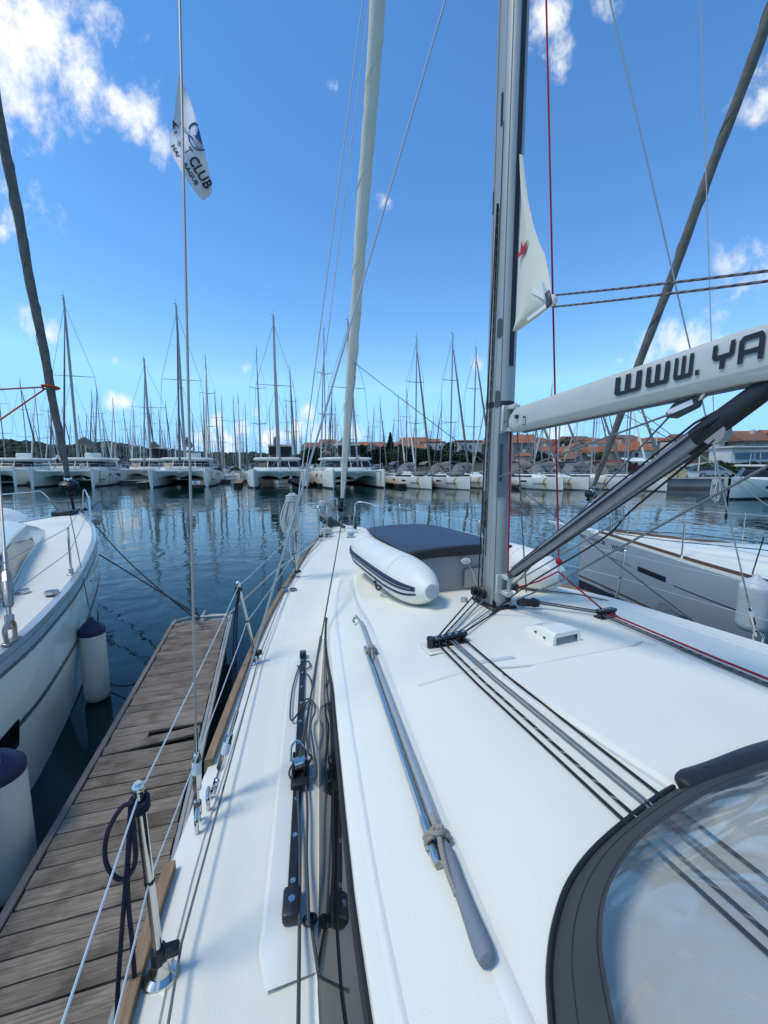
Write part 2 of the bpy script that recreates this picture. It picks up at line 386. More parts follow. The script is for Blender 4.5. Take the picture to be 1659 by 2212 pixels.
# ------------------------------------------------------------ generic yacht hull (bow +Y)
def hull_sections(HB, ZS, ys, wl, keel=-.35, n=6, cx=0.0, full=1.0):
    secs = []
    for y in ys:
        hb = max(.008, stab(HB, y)); zs = stab(ZS, y); w = tab(wl, y); half = []
        for k in range(n + 1):
            t = k / n; z = zs + (keel - zs) * t
            f = 1 + .02 * math.sin(math.pi * min(1, t * 1.6)) - (1 - w) * t ** 2.2
            half.append((hb * f, z))
        secs.append([Vector((cx - x, y, z)) for x, z in half] + [Vector((cx + x, y, z)) for x, z in half[::-1]])
    return secs
def frange(a, b, n): return [a + (b - a) * i / n for i in range(n + 1)]
def deck_sections(HB, ZS, ys, camber=.05, inset=0.0, lift=0.0, n=10, cx=0.0):
    out = []
    for y in ys:
        hb = max(.006, stab(HB, y) - inset); zs = stab(ZS, y)
        out.append([Vector((cx + hb * (2*k/n - 1), y, zs + lift + camber * (1 - (2*k/n - 1) ** 2) * min(1, hb))) for k in range(n + 1)])
    return out
def strip_along(mb, HB, ZS, ys, side, w_in, w_out, z0, z1, cx=0.0):
    """rail of rectangular section following the sheer: from hb-w_in to hb+w_out, zs+z0 .. zs+z1"""
    secs = []
    for y in ys:
        hb = stab(HB, y); zs = stab(ZS, y)
        secs.append([Vector((cx + side * (hb + w_out), y, zs + z0)), Vector((cx + side * (hb + w_out - .004), y, zs + z1)), Vector((cx + side * (hb - w_in), y, zs + z1)), Vector((cx + side * (hb - w_in), y, zs + z0))])
    mb.loft(secs, True, True, True)

# ============================================================ OUR YACHT
HB = [(-6, 2.05), (-4.5, 2.18), (-3.5, 2.24), (-2.5, 2.25), (-1.5, 2.22), (-1.1, 2.18), (-.67, 2.11), (.33, 1.94), (1.4, 1.71), (2.5, 1.41), (4.0, .98), (5.0, .60), (5.6, .33), (6.0, .05)]
ZS = [(-6, 1.29), (-2, 1.33), (0, 1.36), (2.5, 1.42), (4, 1.47), (6, 1.56)]
WLT = [(-6, .86), (0, .84), (3, .70), (6, .55)]
own = empty('sailing_yacht', 'white sailing yacht seen from its own side deck, grey mast and lettered boom', 'yacht', (MAST.x, MAST.y, 0), HD)
OX = .03
ysd = frange(-6, 6, 60)
m = MB(); m.loft(hull_sections(HB, ZS, ysd, WLT, cx=OX), False, True, False); m.build('hull', 'hull_gloss', own)
m = MB(); m.loft(deck_sections(HB, ZS, ysd, inset=.085, lift=.004, cx=OX, n=14)); m.build('deck', 'nonskid', own)
m = MB()
for s in (-1, 1):
    secs = [[Vector((OX + s * (stab(HB, y) + .0), y, stab(ZS, y))), Vector((OX + s * (stab(HB, y) - .05), y, stab(ZS, y) + .008)), Vector((OX + s * max(0.002, stab(HB, y) - .095), y, stab(ZS, y) + .014)), Vector((OX + s * max(0.001, stab(HB, y) - .10), y, stab(ZS, y) + .002))] for y in ysd]
    m.loft(secs)
m.build('deck_margin', 'gelcoat', own)
for s, a, b in ((-1, -6, -1.12), (-1, -.60, 2.02), (-1, 2.06, 5.1), (1, -6, -1.2), (1, -.6, 2.0), (1, 2.04, 5.1)):
    m = MB(); strip_along(m, HB, ZS, frange(a, b, 24), s, .022, .02, -.035, .042, cx=OX); m.build('toe_rail', 'teak', own)
# rub strake below the teak
m = MB(); strip_along(m, HB, ZS, frange(-6, 5.6, 50), -1, -.004, .026, -.10, -.045, cx=OX); m.build('rub_rail', 'moulding', own)

# coachroof -----------------------------------------------------------------
CB = [(-4, 1.76), (-3.2, 1.74), (-1.75, 1.67), (-1.36, 1.61), (-.18, 1.42), (.85, 1.21), (2.1, .90), (2.4, .80)]
CT = [(-4, 1.69), (-3.2, 1.66), (-1.96, 1.58), (-1.65, 1.55), (-.69, 1.42), (.22, 1.285), (1.0, 1.13), (2.1, .84), (2.4, .74)]
CZ = [(-4, 1.70), (-.7, 1.68), (0, 1.668), (.35, 1.64), (.8, 1.59), (1.3, 1.55), (1.9, 1.50), (2.25, 1.46), (2.4, 1.43)]
CE = [(-4, 1.36), (-2.1, 1.25), (-1.5, 1.19), (-.6, 1.07), (1.27, .81), (2.1, .62), (2.4, .54)]
def roof_prof(y):
    t = stab(CT, y); z = stab(CZ, y); e = stab(CE, y); h = .055 * tab([(.05, 1), (.6, .5), (1.5, .35), (2.4, 0)], y); f = tab([(.05, 1), (.6, .55), (2.4, .35)], y)
    return [(t, z), (t - .035, z + .018), (e + .03, z + h), (e + .005, z + h + .002), (e - .01, z + h + .010), (e * .66, z + h + .042 * f), (e * .33, z + h + .060 * f), (0, z + h + .066 * f)]
def roofz(x, y):
    P = roof_prof(y)[::-1]; x = abs(x)
    for (a, za), (b, zb) in zip(P, P[1:]):
        if x <= b: return za + (zb - za) * (x - a) / (b - a)
    return P[-1][1]
def roof_pt(x, y, dz=0.0): return Vector((x + 0, y, roofz(x, y) + dz))
ysc = [-4, -3.6, -3.2, -2.8, -2.4, -2, -1.7, -1.4, -1.1, -.8, -.5, -.2, .1, .4, .7, 1.0, 1.3, 1.6, 1.8, 1.95, 2.1, 2.2, 2.3, 2.36, 2.4]
m = MB(); secs = []
for y in ysc:
    b = stab(CB, y); zd = stab(ZS, y) + .03; P = roof_prof(y)
    half = [(b + .02, zd - .01), (b, zd + .012)] + P
    secs.append([Vector((-x, y, z)) for x, z in half] + [Vector((x, y, z)) for x, z in half[::-1][1:]])
m.loft(secs, False, False, True); m.build('coachroof', 'nonskid', own, ang=25)
# smooth gelcoat margins of the roof
m = MB()
for s in (-1, 1):
    for fn, w in ((lambda y: stab(CT, y) - .055, .03), (lambda y: stab(CE, y) + .045, .05)):
        secs = []
        for y in frange(-4, 1.85, 46):
            x = fn(y); secs.append([roof_pt(s * (x + w / 2), y, -.001), roof_pt(s * (x + w / 2 - .012), y, .004), roof_pt(s * (x - w / 2 + .012), y, .004), roof_pt(s * (x - w / 2), y, -.001)])
        m.loft(secs)
m.build('roof_margin', 'gelcoat', own)
# side windows: dark glazing laid on the coachroof sides
for s in (-1, 1):
    m = MB(); secs = []; fr = []
    for y in frange(-4, .9, 40):
        b = stab(CB, y); t = stab(CT, y); z0 = stab(ZS, y) + .045; z1 = stab(CZ, y) - .012; k = min(1, max(0, .9 - y) / 1.5) ** .75
        za = z0 + (z1 - z0) * .30 * (1 - k); zb = za + (z1 - za) * max(.02, k)
        def at(z): 
            q = (z - (stab(ZS, y) + .042)) / (stab(CZ, y) - stab(ZS, y) - .042); return Vector((s * (lerp(b, t, q) + .006), y, z))
        secs.append([at(za), at(lerp(za, zb, .5)), at(zb)]); fr.append(at(zb) + Vector((s * .003, 0, 0)))
    m.loft(secs); wdw = m.build('side_window', 'window', own)
    m = MB(); m.tube(fr, .010, 6); m.build('window_frame', 'rubber', wdw)
# sliding-hatch garage in the roof
g = [(-.575, -.985), (.52, -.985), (.60, -3.4), (-.47, -3.4)]
g = [(-.575, -.985), (-.36, -.955), (.30, -.955), (.52, -.985), (.50, -1.9), (.49, -3.4), (-.46, -3.4), (-.465, -1.9)]
m = MB(); ins = .02
top = [roof_pt(x * .97, y - .015 if y > -2 else y, .020) for x, y in g]; bot = [roof_pt(x, y, -.004) for x, y in g]
m.add(bot + top, [[i, (i+1) % 8, 8 + (i+1) % 8, 8 + i] for i in range(8)] + [[8, 9, 10, 11, 12, 15], [12, 13, 14, 15]])
m.build('hatch_garage', 'nonskid', own, ang=20)
m = MB(); m.tube(catmull([roof_pt(x * 1.012, y + .006, .003) for x, y in (g[7], g[0], g[1], g[2], g[3], g[4])], 3), .006, 6); m.build('hatch_seam', 'moulding', own)
for (a, b) in (((-.66, -.80), (-.40, -.83)), ((.56, -1.06), (.66, -1.09))):
    m = MB(); pa, pb = roof_pt(*a, .003), roof_pt(*b, .003); m.bar(pa, pb, .03, .006, .002); m.build('drain_slot', 'moulding', own)
# bead added ahead of the hatch to mimic the shading where the roof rises
m = MB(); m.tube([roof_pt(x, -.82 + .05 * x, .001) for x in frange(-1.02, -.66, 8)], .006, 6); m.build('roof_shade_bead', 'gelcoat', own)
# joints between the non-skid panels: smooth strips across roof and side deck
for y in ():
    m = MB(); xs = frange(-stab(CE, y) + .02, -.80 if y < 0 else stab(CE, y) - .02, 10); m.loft([[roof_pt(x, y + .012 + .02 * x, .002), roof_pt(x, y - .012 + .02 * x, .002)] for x in xs]); m.build('panel_joint', 'gelcoat', own)
for y in ():
    m = MB(); x0, x1 = -stab(HB, y) + OX + .10, -stab(CB, y) - (.12 if y < .5 else .03) if y < 2.2 else stab(HB, y) - .10
    m.loft([[Vector((x, y + .012 + .10 * (x - x0), stab(ZS, y) + .006 + .05 * (1 - (x / stab(HB, y)) ** 2))), Vector((x, y - .012 + .10 * (x - x0), stab(ZS, y) + .006 + .05 * (1 - (x / stab(HB, y)) ** 2)))] for x in frange(x0, x1, 8)]); m.build('panel_joint', 'gelcoat', own)
# moulded plinth under the genoa track
m = MB(); secs = []
for y in frange(-1.62, .42, 20):
    xt = lerp(-1.72, -1.475, (y + 1.45) / 1.79); zd = stab(ZS, y) + .045; ex = 0.0 if -1.6 < y < .40 else .03
    secs.append([Vector((xt - .10 + ex, y, zd - .012)), Vector((xt - .085 + ex, y, zd + .002 - ex*.5)), Vector((-stab(CB, y) - .03, y, zd + .002 - ex*.5)), Vector((-stab(CB, y) - .005, y, zd - .012))])
m.loft(secs, False, True, True); m.build('track_plinth', 'gelcoat', own)
# genoa track, car, end stops
def trk(y): return Vector((lerp(-1.72, -1.475, (y + 1.45) / 1.79), y, stab(ZS, y) + .058))
tr = MB(); tr.bar(trk(-1.42), trk(.28), .036, .022, .004); track = tr.build('genoa_track', 'black', own)
for i in range(19):
    y = -1.36 + i * .088
    if -.99 < y < -.72: continue
    q = trk(y); mm = MB()
    if i % 2 == 0: mm.lathe([(.011, 0), (.0105, .003), (.005, .0035), (.0035, .001)], q + Vector((0, 0, .011)), n=10); mm.build('track_screw', 'steel', track)
    else: mm.lathe([(.007, 0), (.006, .0012)], q + Vector((0, 0, .011)), n=8); mm.build('track_hole', 'black_gloss', track)
for y, L in ((-1.44, .10), (.31, .075)):
    mm = MB(); mm.box(trk(y) + Vector((0, 0, .012)), (.062 if L > .08 else .05, L, .046), Euler((0, 0, R(-7.8))), .012, 2); e = mm.build('track_end', 'black', track)
    mm = MB(); mm.lathe([(.013, 0), (.012, .004), (.006, .0045)], trk(y) + Vector((0, 0, .035)), n=10); mm.build('end_screw', 'steel', track)
cq = trk(-.86)
mm = MB(); mm.box(cq + Vector((.01, -.02, .016)), (.085, .16, .03), R(-7.8), .008, 2); car = mm.build('track_car', 'black', own)
mm = MB(); mm.box(cq + Vector((-.018, 0, .055)), (.014, .12, .06), R(-7.8), .006); mm.box(cq + Vector((.036, 0, .055)), (.014, .12, .06), R(-7.8), .006); mm.build('car_cheek', 'black', car)
mm = MB(); mm.cyl(cq + Vector((-.02, -.005, .06)), cq + Vector((.036, 0, .06)), .03, 14); mm.build('car_sheave', 'chrome', car)
mm = MB(); mm.tube(catmull([cq + Vector((-.03, .05, .04)), cq + Vector((-.02, .075, .10)), cq + Vector((.01, .08, .12)), cq + Vector((.04, .06, .09)), cq + Vector((.04, .04, .03))], 5), .006, 8); mm.build('car_shackle', 'chrome', car)
fq = Vector((-1.665, -1.49, stab(ZS, -1.49) + .05))
mm = MB(); mm.lathe([(.026, 0), (.025, .008), (.018, .012), (.013, .012), (.012, .004)], fq, n=18, sx=.75, sy=1.0); mm.build('rope_bullseye', 'black', own)
# organisers
def organiser(name, a, b):
    a = Vector(a); b = Vector(b); mm = MB(); mm.bar(a + Vector((0, 0, .055)), b + Vector((0, 0, .055)), .05, .016, .005); o = mm.build(name, 'black', own)
    mm = MB(); mm.bar(a + Vector((0, 0, .006)), b + Vector((0, 0, .006)), .07, .012, .003); mm.build('organiser_base', 'black', o)
    n = 5
    for i in range(n):
        q = a.lerp(b, (i + .5) / n); mm = MB(); mm.lathe([(.022, .012), (.027, .014), (.019, .022), (.019, .036), (.027, .044), (.022, .046)], q, n=14); mm.build('sheave', 'black_gloss', o)
        mm = MB(); mm.lathe([(.009, 0), (.008, .003)], q + Vector((0, 0, .063)), n=8); mm.build('bolt', 'steel', o)
    return o
oa, ob = roof_pt(-.78, -.535, .003), roof_pt(-.545, -.53, .003)
organiser('line_organiser', oa, ob)
mm = MB(); mm.lathe([(.022, 0), (.022, .06), (.026, .062), (.024, .075)], oa + Vector((-.018, -.01, 0)), n=12); mm.build('organiser_post', 'black', own)
mm = MB(); mm.box(roof_pt(-.66, -.545, .0), (.36, .15, .012), None, .005); mm.build('organiser_plinth', 'gelcoat', own)
organiser('line_organiser', roof_pt(.55, -.50, .0), roof_pt(.74, -.47, 0))
# cowl ventilator on the roof
vq = roof_pt(0.0, -.66, 0)
mm = MB(); secs = []
for t in frange(0, 1, 8):
    w = lerp(.075, .115, t); h = .015 + .062 * (math.sin(min(1, t * 1.25) * math.pi / 2) ** .8); y = lerp(.15, -.13, t); sl = .0
    secs.append([Vector((-w, y, -.004)), Vector((-w * .93, y, h * .75)), Vector((-w * .78, y, h)), Vector((w * .78, y, h)), Vector((w * .93, y, h * .75)), Vector((w, y, -.004))])
Rz = Matrix.Rotation(R(4), 3, 'Z')
secs = [[Rz @ p + vq for p in s_] for s_ in secs]
mm.loft(secs, False, True, False)
L = secs[-1]; bk = [p + Rz @ Vector((0, .0, 0)) for p in L]; 
inn = [vq + Rz @ Vector((x, -.128, z)) for x, z in ((-.085, -.004), (-.085, .048), (.085, .048), (.085, -.004))]
mm.add(L + inn, [[0, 1, 7, 6], [1, 2, 3, 4, 8, 7], [4, 5, 9, 8]])
cv = mm.build('roof_ventilator', 'gelcoat', own, ang=30)
mm = MB(); mm.add([vq + Rz @ Vector((x, y, z)) for x, y, z in ((-.085, -.127, 0), (-.085, -.10, 0.046), (.085, -.10, .046), (.085, -.127, 0), (-.085, -.127, .048), (.085, -.127, .048))], [[0, 1, 2, 3], [1, 4, 5, 2]]); mm.build('vent_mouth', 'far_grey', cv)
for t in (-.05, .04):
    mm = MB(); mm.box(vq + Rz @ Vector((-lerp(.118, .085, (t + .13) / .23), t, .022)), (.006, .018, .012), R(4), .002); mm.build('vent_slot', 'black', cv)
# small mushroom cap by the mast
mm = MB(); q = roof_pt(-.17, .16, 0); mm.lathe([(.03, 0), (.03, .02), (.026, .035), (.01, .04)], q, n=14); mm.build('deck_cap', 'gelcoat_grey', own)
# deck fillers
for x, y, c in ((-1.50, 1.99, 'blue_cap'), (-1.40, 2.0, 'steel')):
    mm = MB(); mm.lathe([(.045, 0), (.045, .006), (.036, .008), (.034, .004)], (x, y, stab(ZS, y) + .025), n=18); f_ = mm.build('deck_filler', c, own)
    if c == 'steel': mm = MB(); mm.lathe([(.030, 0), (.028, .003)], (x, y, stab(ZS, y) + .03), n=14); mm.build('filler_cap', 'black', f_)
# windlass capstan and bow fittings
mm = MB(); mm.lathe([(.09, 0), (.09, .012), (.055, .02), (.05, .05), (.075, .07), (.07, .085), (.02, .09)], (-.10, 4.55, 1.52), n=18); mm.build('windlass', 'steel', own)
mm = MB(); mm.box((.02, 5.1, 1.57), (.22, .35, .05), None, .02, 2); mm.build('anchor_locker_lid', 'gelcoat', own)
mm = MB(); mm.box((.16, 5.25, 1.62), (.05, .10, .12), None, .02, 2); mm.build('bow_light', 'black', own)
anc = MB(); anc.bar((-.05, 5.3, 1.60), (-.10, 6.35, 1.60), .035, .06, .008); ank = anc.build('anchor', 'black', own)
anc = MB(); anc.add([(-.10, 5.75, 1.66), (-.42, 6.25, 1.62), (-.46, 6.0, 1.86), (-.30, 5.62, 1.80), (-.10, 6.3, 1.40), (.10, 5.95, 1.40)], [[0, 3, 2, 1], [0, 1, 4], [0, 4, 5]])
anc.build('anchor_fluke', 'anchor_steel', ank, smooth=False)
for s in (-1, 1):
    mm = MB(); q = Vector((s * .52 + OX, 4.75, stab(ZS, 4.75) + .02))
    mm.tube(catmull([q + Vector((0, -.11, .045)), q + Vector((0, -.05, .05)), q + Vector((0, .05, .05)), q + Vector((0, .11, .045))], 4), .012, 8); mm.cyl(q + Vector((0, -.04, 0)), q + Vector((0, -.04, .05)), .012); mm.cyl(q + Vector((0, .04, 0)), q + Vector((0, .04, .05)), .012); mm.build('mooring_cleat', 'steel', own)
# stanchions, lifelines, pulpit
ST = {}
for s, y, top in ((-1, -3.9, None), (-1, -1.47, (-2.14, -1.45, 1.965)), (-1, .40, (-1.935, .50, 1.985)), (-1, 2.5, None), (-1, 4.55, None), (1, -1.9, None), (1, .50, (1.95, .50, 1.965)), (1, 2.5, None), (1, 4.4, None)):
    b = Vector((OX + s * (stab(HB, y) - .075), y, stab(ZS, y) + .015)); t = Vector(top) if top else b + Vector((s * .03, 0, .60)); ST[(s, y)] = (b, t)
    mm = MB(); mm.cyl(b, t, .0135, 12); mm.ball(t + Vector((0, 0, .006)), .019, 10, 6); o = mm.build('stanchion', 'chrome', own)
    mm = MB(); mm.lathe([(.042, -.01), (.040, .0), (.024, .010), (.019, .05), (.017, .055)], b, n=14, sx=1.0, sy=1.25); mm.build('stanchion_base', 'chrome', o)
    mm = MB(); mm.cyl(b.lerp(t, .08), b.lerp(t, .15), .022, 12); mm.box(b.lerp(t, .12) + Vector((-s * .035, 0.0, 0)), (.045, .03, .035), None, .006); mm.build('line_lead', 'black', o)
    mm = MB(); mm.ball(b.lerp(t, .52), .016, 8, 5); mm.build('wire_grommet', 'black', o)
for s in (-1, 1):
    ks = sorted([k for k in ST if k[0] == s], key=lambda k: k[1])
    up = [ST[k][1] - Vector((0, 0, .02)) for k in ks]; lo = [ST[k][0].lerp(ST[k][1], .52) for k in ks]
    end = Vector((OX + s * .50, 5.15, 2.10)); up.append(end); lo.append(end - Vector((0, 0, .28)))
    if s > 0: up.insert(0, Vector((OX + 2.2, -5, 1.93))); lo.insert(0, Vector((OX + 2.2, -5, 1.62)))
    for P in (up, lo):
        mm = MB(); Q = []
        for a, b in zip(P, P[1:]): Q += sag(a, b, .012, 6)[:-1]
        mm.tube(Q + [P[-1]], .0027, 6); mm.build('lifeline', 'wire_lite', own)
for s in (-1, 1):
    mm = MB(); x0 = OX + s * .50
    P = catmull([(x0, 5.0, 1.53), (x0 - s*.005, 5.02, 2.02), (x0 - s*.03, 5.08, 2.11), (x0 - s*.12, 5.30, 2.15), (OX + s * .16, 5.80, 2.15), (OX + s*.12, 5.88, 2.10), (OX + s * .115, 5.85, 1.58)], 6)
    if s > 0: P = catmull([By(762, 1148, 5.0), By(766, 1110, 5.0) , By(772, 1085, 5.0), By(815, 1092, 4.75), By(824, 1100, 4.7), By(834, 1150, 4.6)], 6)
    mm.tube(P, .0125, 8); pp = mm.build('pulpit', 'chrome', own)
    if s < 0: mm = MB(); mm.cyl((x0, 5.05, 1.86), (OX + s*.118, 5.86, 1.86), .010, 8); mm.build('pulpit_rail', 'chrome', pp)
# chainplates + turnbuckles + shrouds
def turnbuckle(parent, base, d, L=.34, k=1.0, mt='chrome'):
    d = Vector(d).normalized(); base = Vector(base); mm = MB(); mm.box(base, (.03*k, .09*k, .012*k), None, .004); mm.tube(catmull([base + Vector((0, -.03*k, .0)), base + Vector((0, -.032*k, .06*k)), base + Vector((0, 0, .085*k)), base + Vector((0, .032*k, .06*k)), base + Vector((0, .03*k, 0))], 4), .009*k, 8)
    o = mm.build('chainplate', mt, parent); a = base + d * .07*k
    mm = MB(); mm.box(a + d * .02*k, (.032*k, .02*k, .07*k), d.to_track_quat('Z', 'Y').to_matrix(), .006*k); mm.cyl(a + d * .04*k, a + d * .10*k, .008*k); mm.build('toggle', mt, o); mm = MB(); mm.cyl(a + d * (L - .08)*k, a + d * (L+.02)*k, .009*k); mm.build('stud', mt, o)
    mm = MB(); mm.lathe([(.012*k, .09*k), (.018*k, .10*k), (.018*k, .155*k), (.0185*k, .16*k), (.018*k, (L-.1)*k), (.012*k, (L-.085)*k)], a, d, 8); mm.build('turnbuckle', mt, o)
    mm = MB(); mm.lathe([(.0186*k, .165*k), (.0195*k, .166*k), (.0195*k, .215*k), (.0186*k, .216*k)], a, d, 10); mm.build('tape', 'sticker' if mt == 'chrome' else mt, o)
    return a + d * L * k
MASTZ0 = 1.80
cap_b = Bz(428, 1790, 1.345); low_b = Bz(452, 1742, 1.345)
ct = None
def raypt(px, py, dist):  # point on the sight line at a horizontal distance from the camera (boat frame)
    d = pxdir(px, py); t = dist / math.hypot(d.x, d.y); return MW2B @ Vector((d.x * t, d.y * t, CAM_H + d.z * t))
cap_t = raypt(388, 0, 2.2); cdir = cap_t - cap_b
for s in (-1, 1):
    b = Vector((s * abs(cap_b.x) + (OX*2 if s > 0 else 0), cap_b.y, cap_b.z)); d = Vector((-s * abs(cdir.x), cdir.y, cdir.z)) if s > 0 else cdir
    d = cdir.copy(); d.x *= -s; e = turnbuckle(own, b, d); sp = b + d * (8.4 / d.length)
    mm = MB(); mm.tube([e, sp], .0055, 8); mm.build('cap_shroud', 'wire_tan', own)
    mm = MB(); mm.tube([sp, Vector((0, .1, 17.5))], .0055, 6); mm.build('upper_shroud', 'wire_tan', own)
    mm = MB(); mm.tube([Vector((s * .06, -.02, sp.z - .15)), sp], [.05, .025], 8, sx=1.0, sy=.45); mm.build('spreader', 'alu', own)
    lt = By(1098, -480, 0.0); lt.x = s * .08
    lb = Vector((s * abs(low_b.x) + (OX*2 if s > 0 else 0), low_b.y, low_b.z)) if s < 0 else Bx(1637, 1388, 2.10)
    if s > 0: lt = By(1106, -735, 0.0) ; lt.x = .08
    d2 = (lt - lb); e2 = turnbuckle(own, lb, d2)
    mm = MB(); mm.tube([e2, lt], .0055, 8); mm.build('lower_shroud', 'wire', own)
# ---------------------------------------------------------------- mast
def foil(cx, cy, z, w, f, a, n=20):  # mast section: half width w, forward f, aft a; slot at the back
    out = []
    for k in range(n):
        t = 2 * math.pi * k / n; c, s_ = math.cos(t), math.sin(t)
        y = (f if s_ > 0 else a) * (abs(s_) ** .85) * (1 if s_ > 0 else -1)
        out.append(Vector((cx + w * (abs(c) ** .8) * (1 if c > 0 else -1), cy + y, z)))
    return out
MW_, MF, MA = .083, .115, .125
mm = MB(); mm.loft([foil(0, 0, z, MW_, MF, MA, 28) for z in (MASTZ0, 3, 6, 12, 18)], True, True, True); mast = mm.build('mast', 'alu', own)
mm = MB(); mm.box((0, -.005, MASTZ0 - .005), (.22, .32, .03), None, .008); mm.build('mast_step', 'black', mast)
mm = MB(); mm.loft([[Vector((-.0175, -MA - .004, z)), Vector((-.0175, -MA + .02, z)), Vector((.0175, -MA + .02, z)), Vector((.0175, -MA - .004, z))] for z in (3.6, 18)], True, True, True); mm.build('sail_slot', 'black', mast)
mm = MB(); mm.loft([foil(0, 0, z, MW_ + .002, MF + .002, MA + .002, 28) for z in (3.315, 3.355)], True, True, True); mm.build('mast_band', 'black', mast)
def mast_side(ang, z, dz=0):  # point on mast surface, angle 0 = port, 90 = aft
    t = math.pi + R(ang); c, s_ = math.cos(t), math.sin(t); y = (MF if s_ > 0 else MA) * (abs(s_) ** .85) * (1 if s_ > 0 else -1)
    return Vector((MW_ * (abs(c) ** .8) * (1 if c > 0 else -1), y, z)), Vector((c, s_, 0))
def mast_plate(name, mat_, ang, z0, z1, w, th=.003, rnd=True):
    p0, nrm_ = mast_side(ang, z0); tx = Vector((-nrm_.y, nrm_.x, 0)); h = z1 - z0
    if rnd: poly = [(w/2*math.cos(a), w/2 + w/2*math.sin(a)) for a in frange(math.pi, 2*math.pi, 6)] + [(w/2*math.cos(a), h - w/2 + w/2*math.sin(a)) for a in frange(0, math.pi, 6)]
    else: poly = [(-w/2, 0), (w/2, 0), (w/2, h), (-w/2, h)]
    mm = MB(); mm.prism(poly, p0 + nrm_ * .001, tx, (0, 0, 1), th); return mm.build(name, mat_, mast, ang=30)
for py0, py1 in ((732, 690), (880, 843)):
    mast_plate('mast_plate', 'plate', 34, Bx(1080, py0, -.06).z, Bx(1080, py1, -.06).z, .036)
mast_plate('halyard_exit', 'black_gloss', 12, Bx(1088, 268, -.08).z, Bx(1088, 197, -.08).z, .018)
mast_plate('halyard_exit', 'black_gloss', -22, Bx(1073, 455, -.08).z, Bx(1073, 405, -.08).z, .016)
mast_plate('furling_slot', 'alu_dark', 66, Bx(1090, 1075, -.05).z, Bx(1090, 935, -.05).z, .07, .006, False)
mast_plate('slot_opening', 'black_gloss', 60, Bx(1083, 1040, -.05).z, Bx(1083, 960, -.05).z, .022, .009, False)
mast_plate('conduit', 'alu_dark', -6, Bx(1047, 1140, -.08).z, Bx(1047, 1075, -.08).z, .014, .008, False)
mast_plate('conduit', 'alu_dark', -25, Bx(1040, 1150, -.08).z, Bx(1040, 1060, -.08).z, .014, .008, False)
for a_ in (-12, 22, 48):
    p0, n0 = mast_side(a_, MASTZ0 + .02); p1, _ = mast_side(a_, 17); mm = MB(); mm.tube([p0, p1], .003, 5); mm.build('mast_groove', 'alu_dark' if a_ != 22 else 'alu', mast)
# gooseneck and vang brackets
def bracket(name, z0, z1, col='boom_paint'):
    mm = MB(); zc, h = (z0 + z1) / 2, z1 - z0
    mm.box((-.045, -MA - .008, zc), (.045, .02, h), None, .004); mm.box((.045, -MA - .008, zc), (.045, .02, h), None, .004)
    mm.box((0, -MA - .045, z0 + .015), (.06, .09, .03), None, .004); mm.box((0, -MA - .045, z1 - .015), (.06, .09, .03), None, .004); o = mm.build(name, col, mast)
    mm = MB(); mm.cyl((0, -MA - .07, z0 - .01), (0, -MA - .07, z1 + .01), .012); mm.build('hinge_pin', 'steel', o)
    for k in range(4):
        mm = MB(); mm.lathe([(.007, 0), (.006, .003)], (-.052, -MA - .018, z0 + .02 + (h - .04) * k / 3), (0, -1, 0), 8); mm.build('rivet', 'steel', o)
bracket('gooseneck', Bx(1100, 930, 0).z - .01, Bx(1100, 880, 0).z + .01)
bracket('vang_bracket', Bx(1085, 1280, 0).z, Bx(1085, 1238, 0).z)
# ---------------------------------------------------------------- boom
bt0, bb0 = 3.285, 3.125
def boomsec(y, t, b, w):
    c = (t + b) / 2; h = (t - b) / 2; out = []
    for k in range(20):
        a = 2 * math.pi * k / 20; ca, sa = math.cos(a), math.sin(a)
        out.append(Vector((w * abs(ca) ** .45 * (1 if ca > 0 else -1), y, c + h * abs(sa) ** .62 * (1 if sa > 0 else -1))))
    return out
def boom_tb(y): 
    k = (-.22 - y) / 1.44; return lerp(3.286, 3.402, k), lerp(3.118, 3.198, k)
mm = MB(); secs = []
for y in (-.195, -.20, -.22, -.26, -.40, -.8, -1.2, -1.6, -2.2, -3.2, -4.3):
    t, b = boom_tb(y) if y > -1.75 else boom_tb(-1.75); t = t if y > -2 else t - .01
    if y > -.24: sh = (.035 if y < -.199 else .05) * (1 if y > -.21 else .45); t -= sh; b += sh * .6
    secs.append(boomsec(y, t, b, .058 if y < -.24 else .052))
mm.loft(secs, True, True, True); boom = mm.build('boom', 'boom_paint', own, ang=28)
mm = MB(); mm.lathe([(.014, 0), (.014, .016), (.010, .018)], Bx(1118, 900, -.058) , (-1, 0, 0), 10); mm.build('boom_bolt', 'black', boom)
mm = MB(); mm.prism([(-.016, -.026), (.016, -.026), (.016, .026), (-.016, .026)], Bx(1132, 908, -.0600), (0, -1, 0), (0, 0, 1), -.0); 
bx_st = MB(); q0 = Bx(1132, 908, -.0605)
for k in range(4): bx_st.add([q0 + Vector((0, sx_, -.022 + k * .010 + dz)) for sx_, dz in ((.011, 0), (-.011, .001), (-.011, .007), (.011, .006))], [[0, 1, 2, 3]])
bx_st.build('boom_label', 'sticker', boom, smooth=False)
mm = MB(); q1 = Bx(1132, 908, -.0597); mm.add([q1 + Vector((0, a, b)) for a, b in ((.014, -.027), (-.014, -.026), (-.014, .029), (.014, .028))], [[0, 1, 2, 3]]); mm.build('label_frame', 'print_navy', boom, smooth=False)
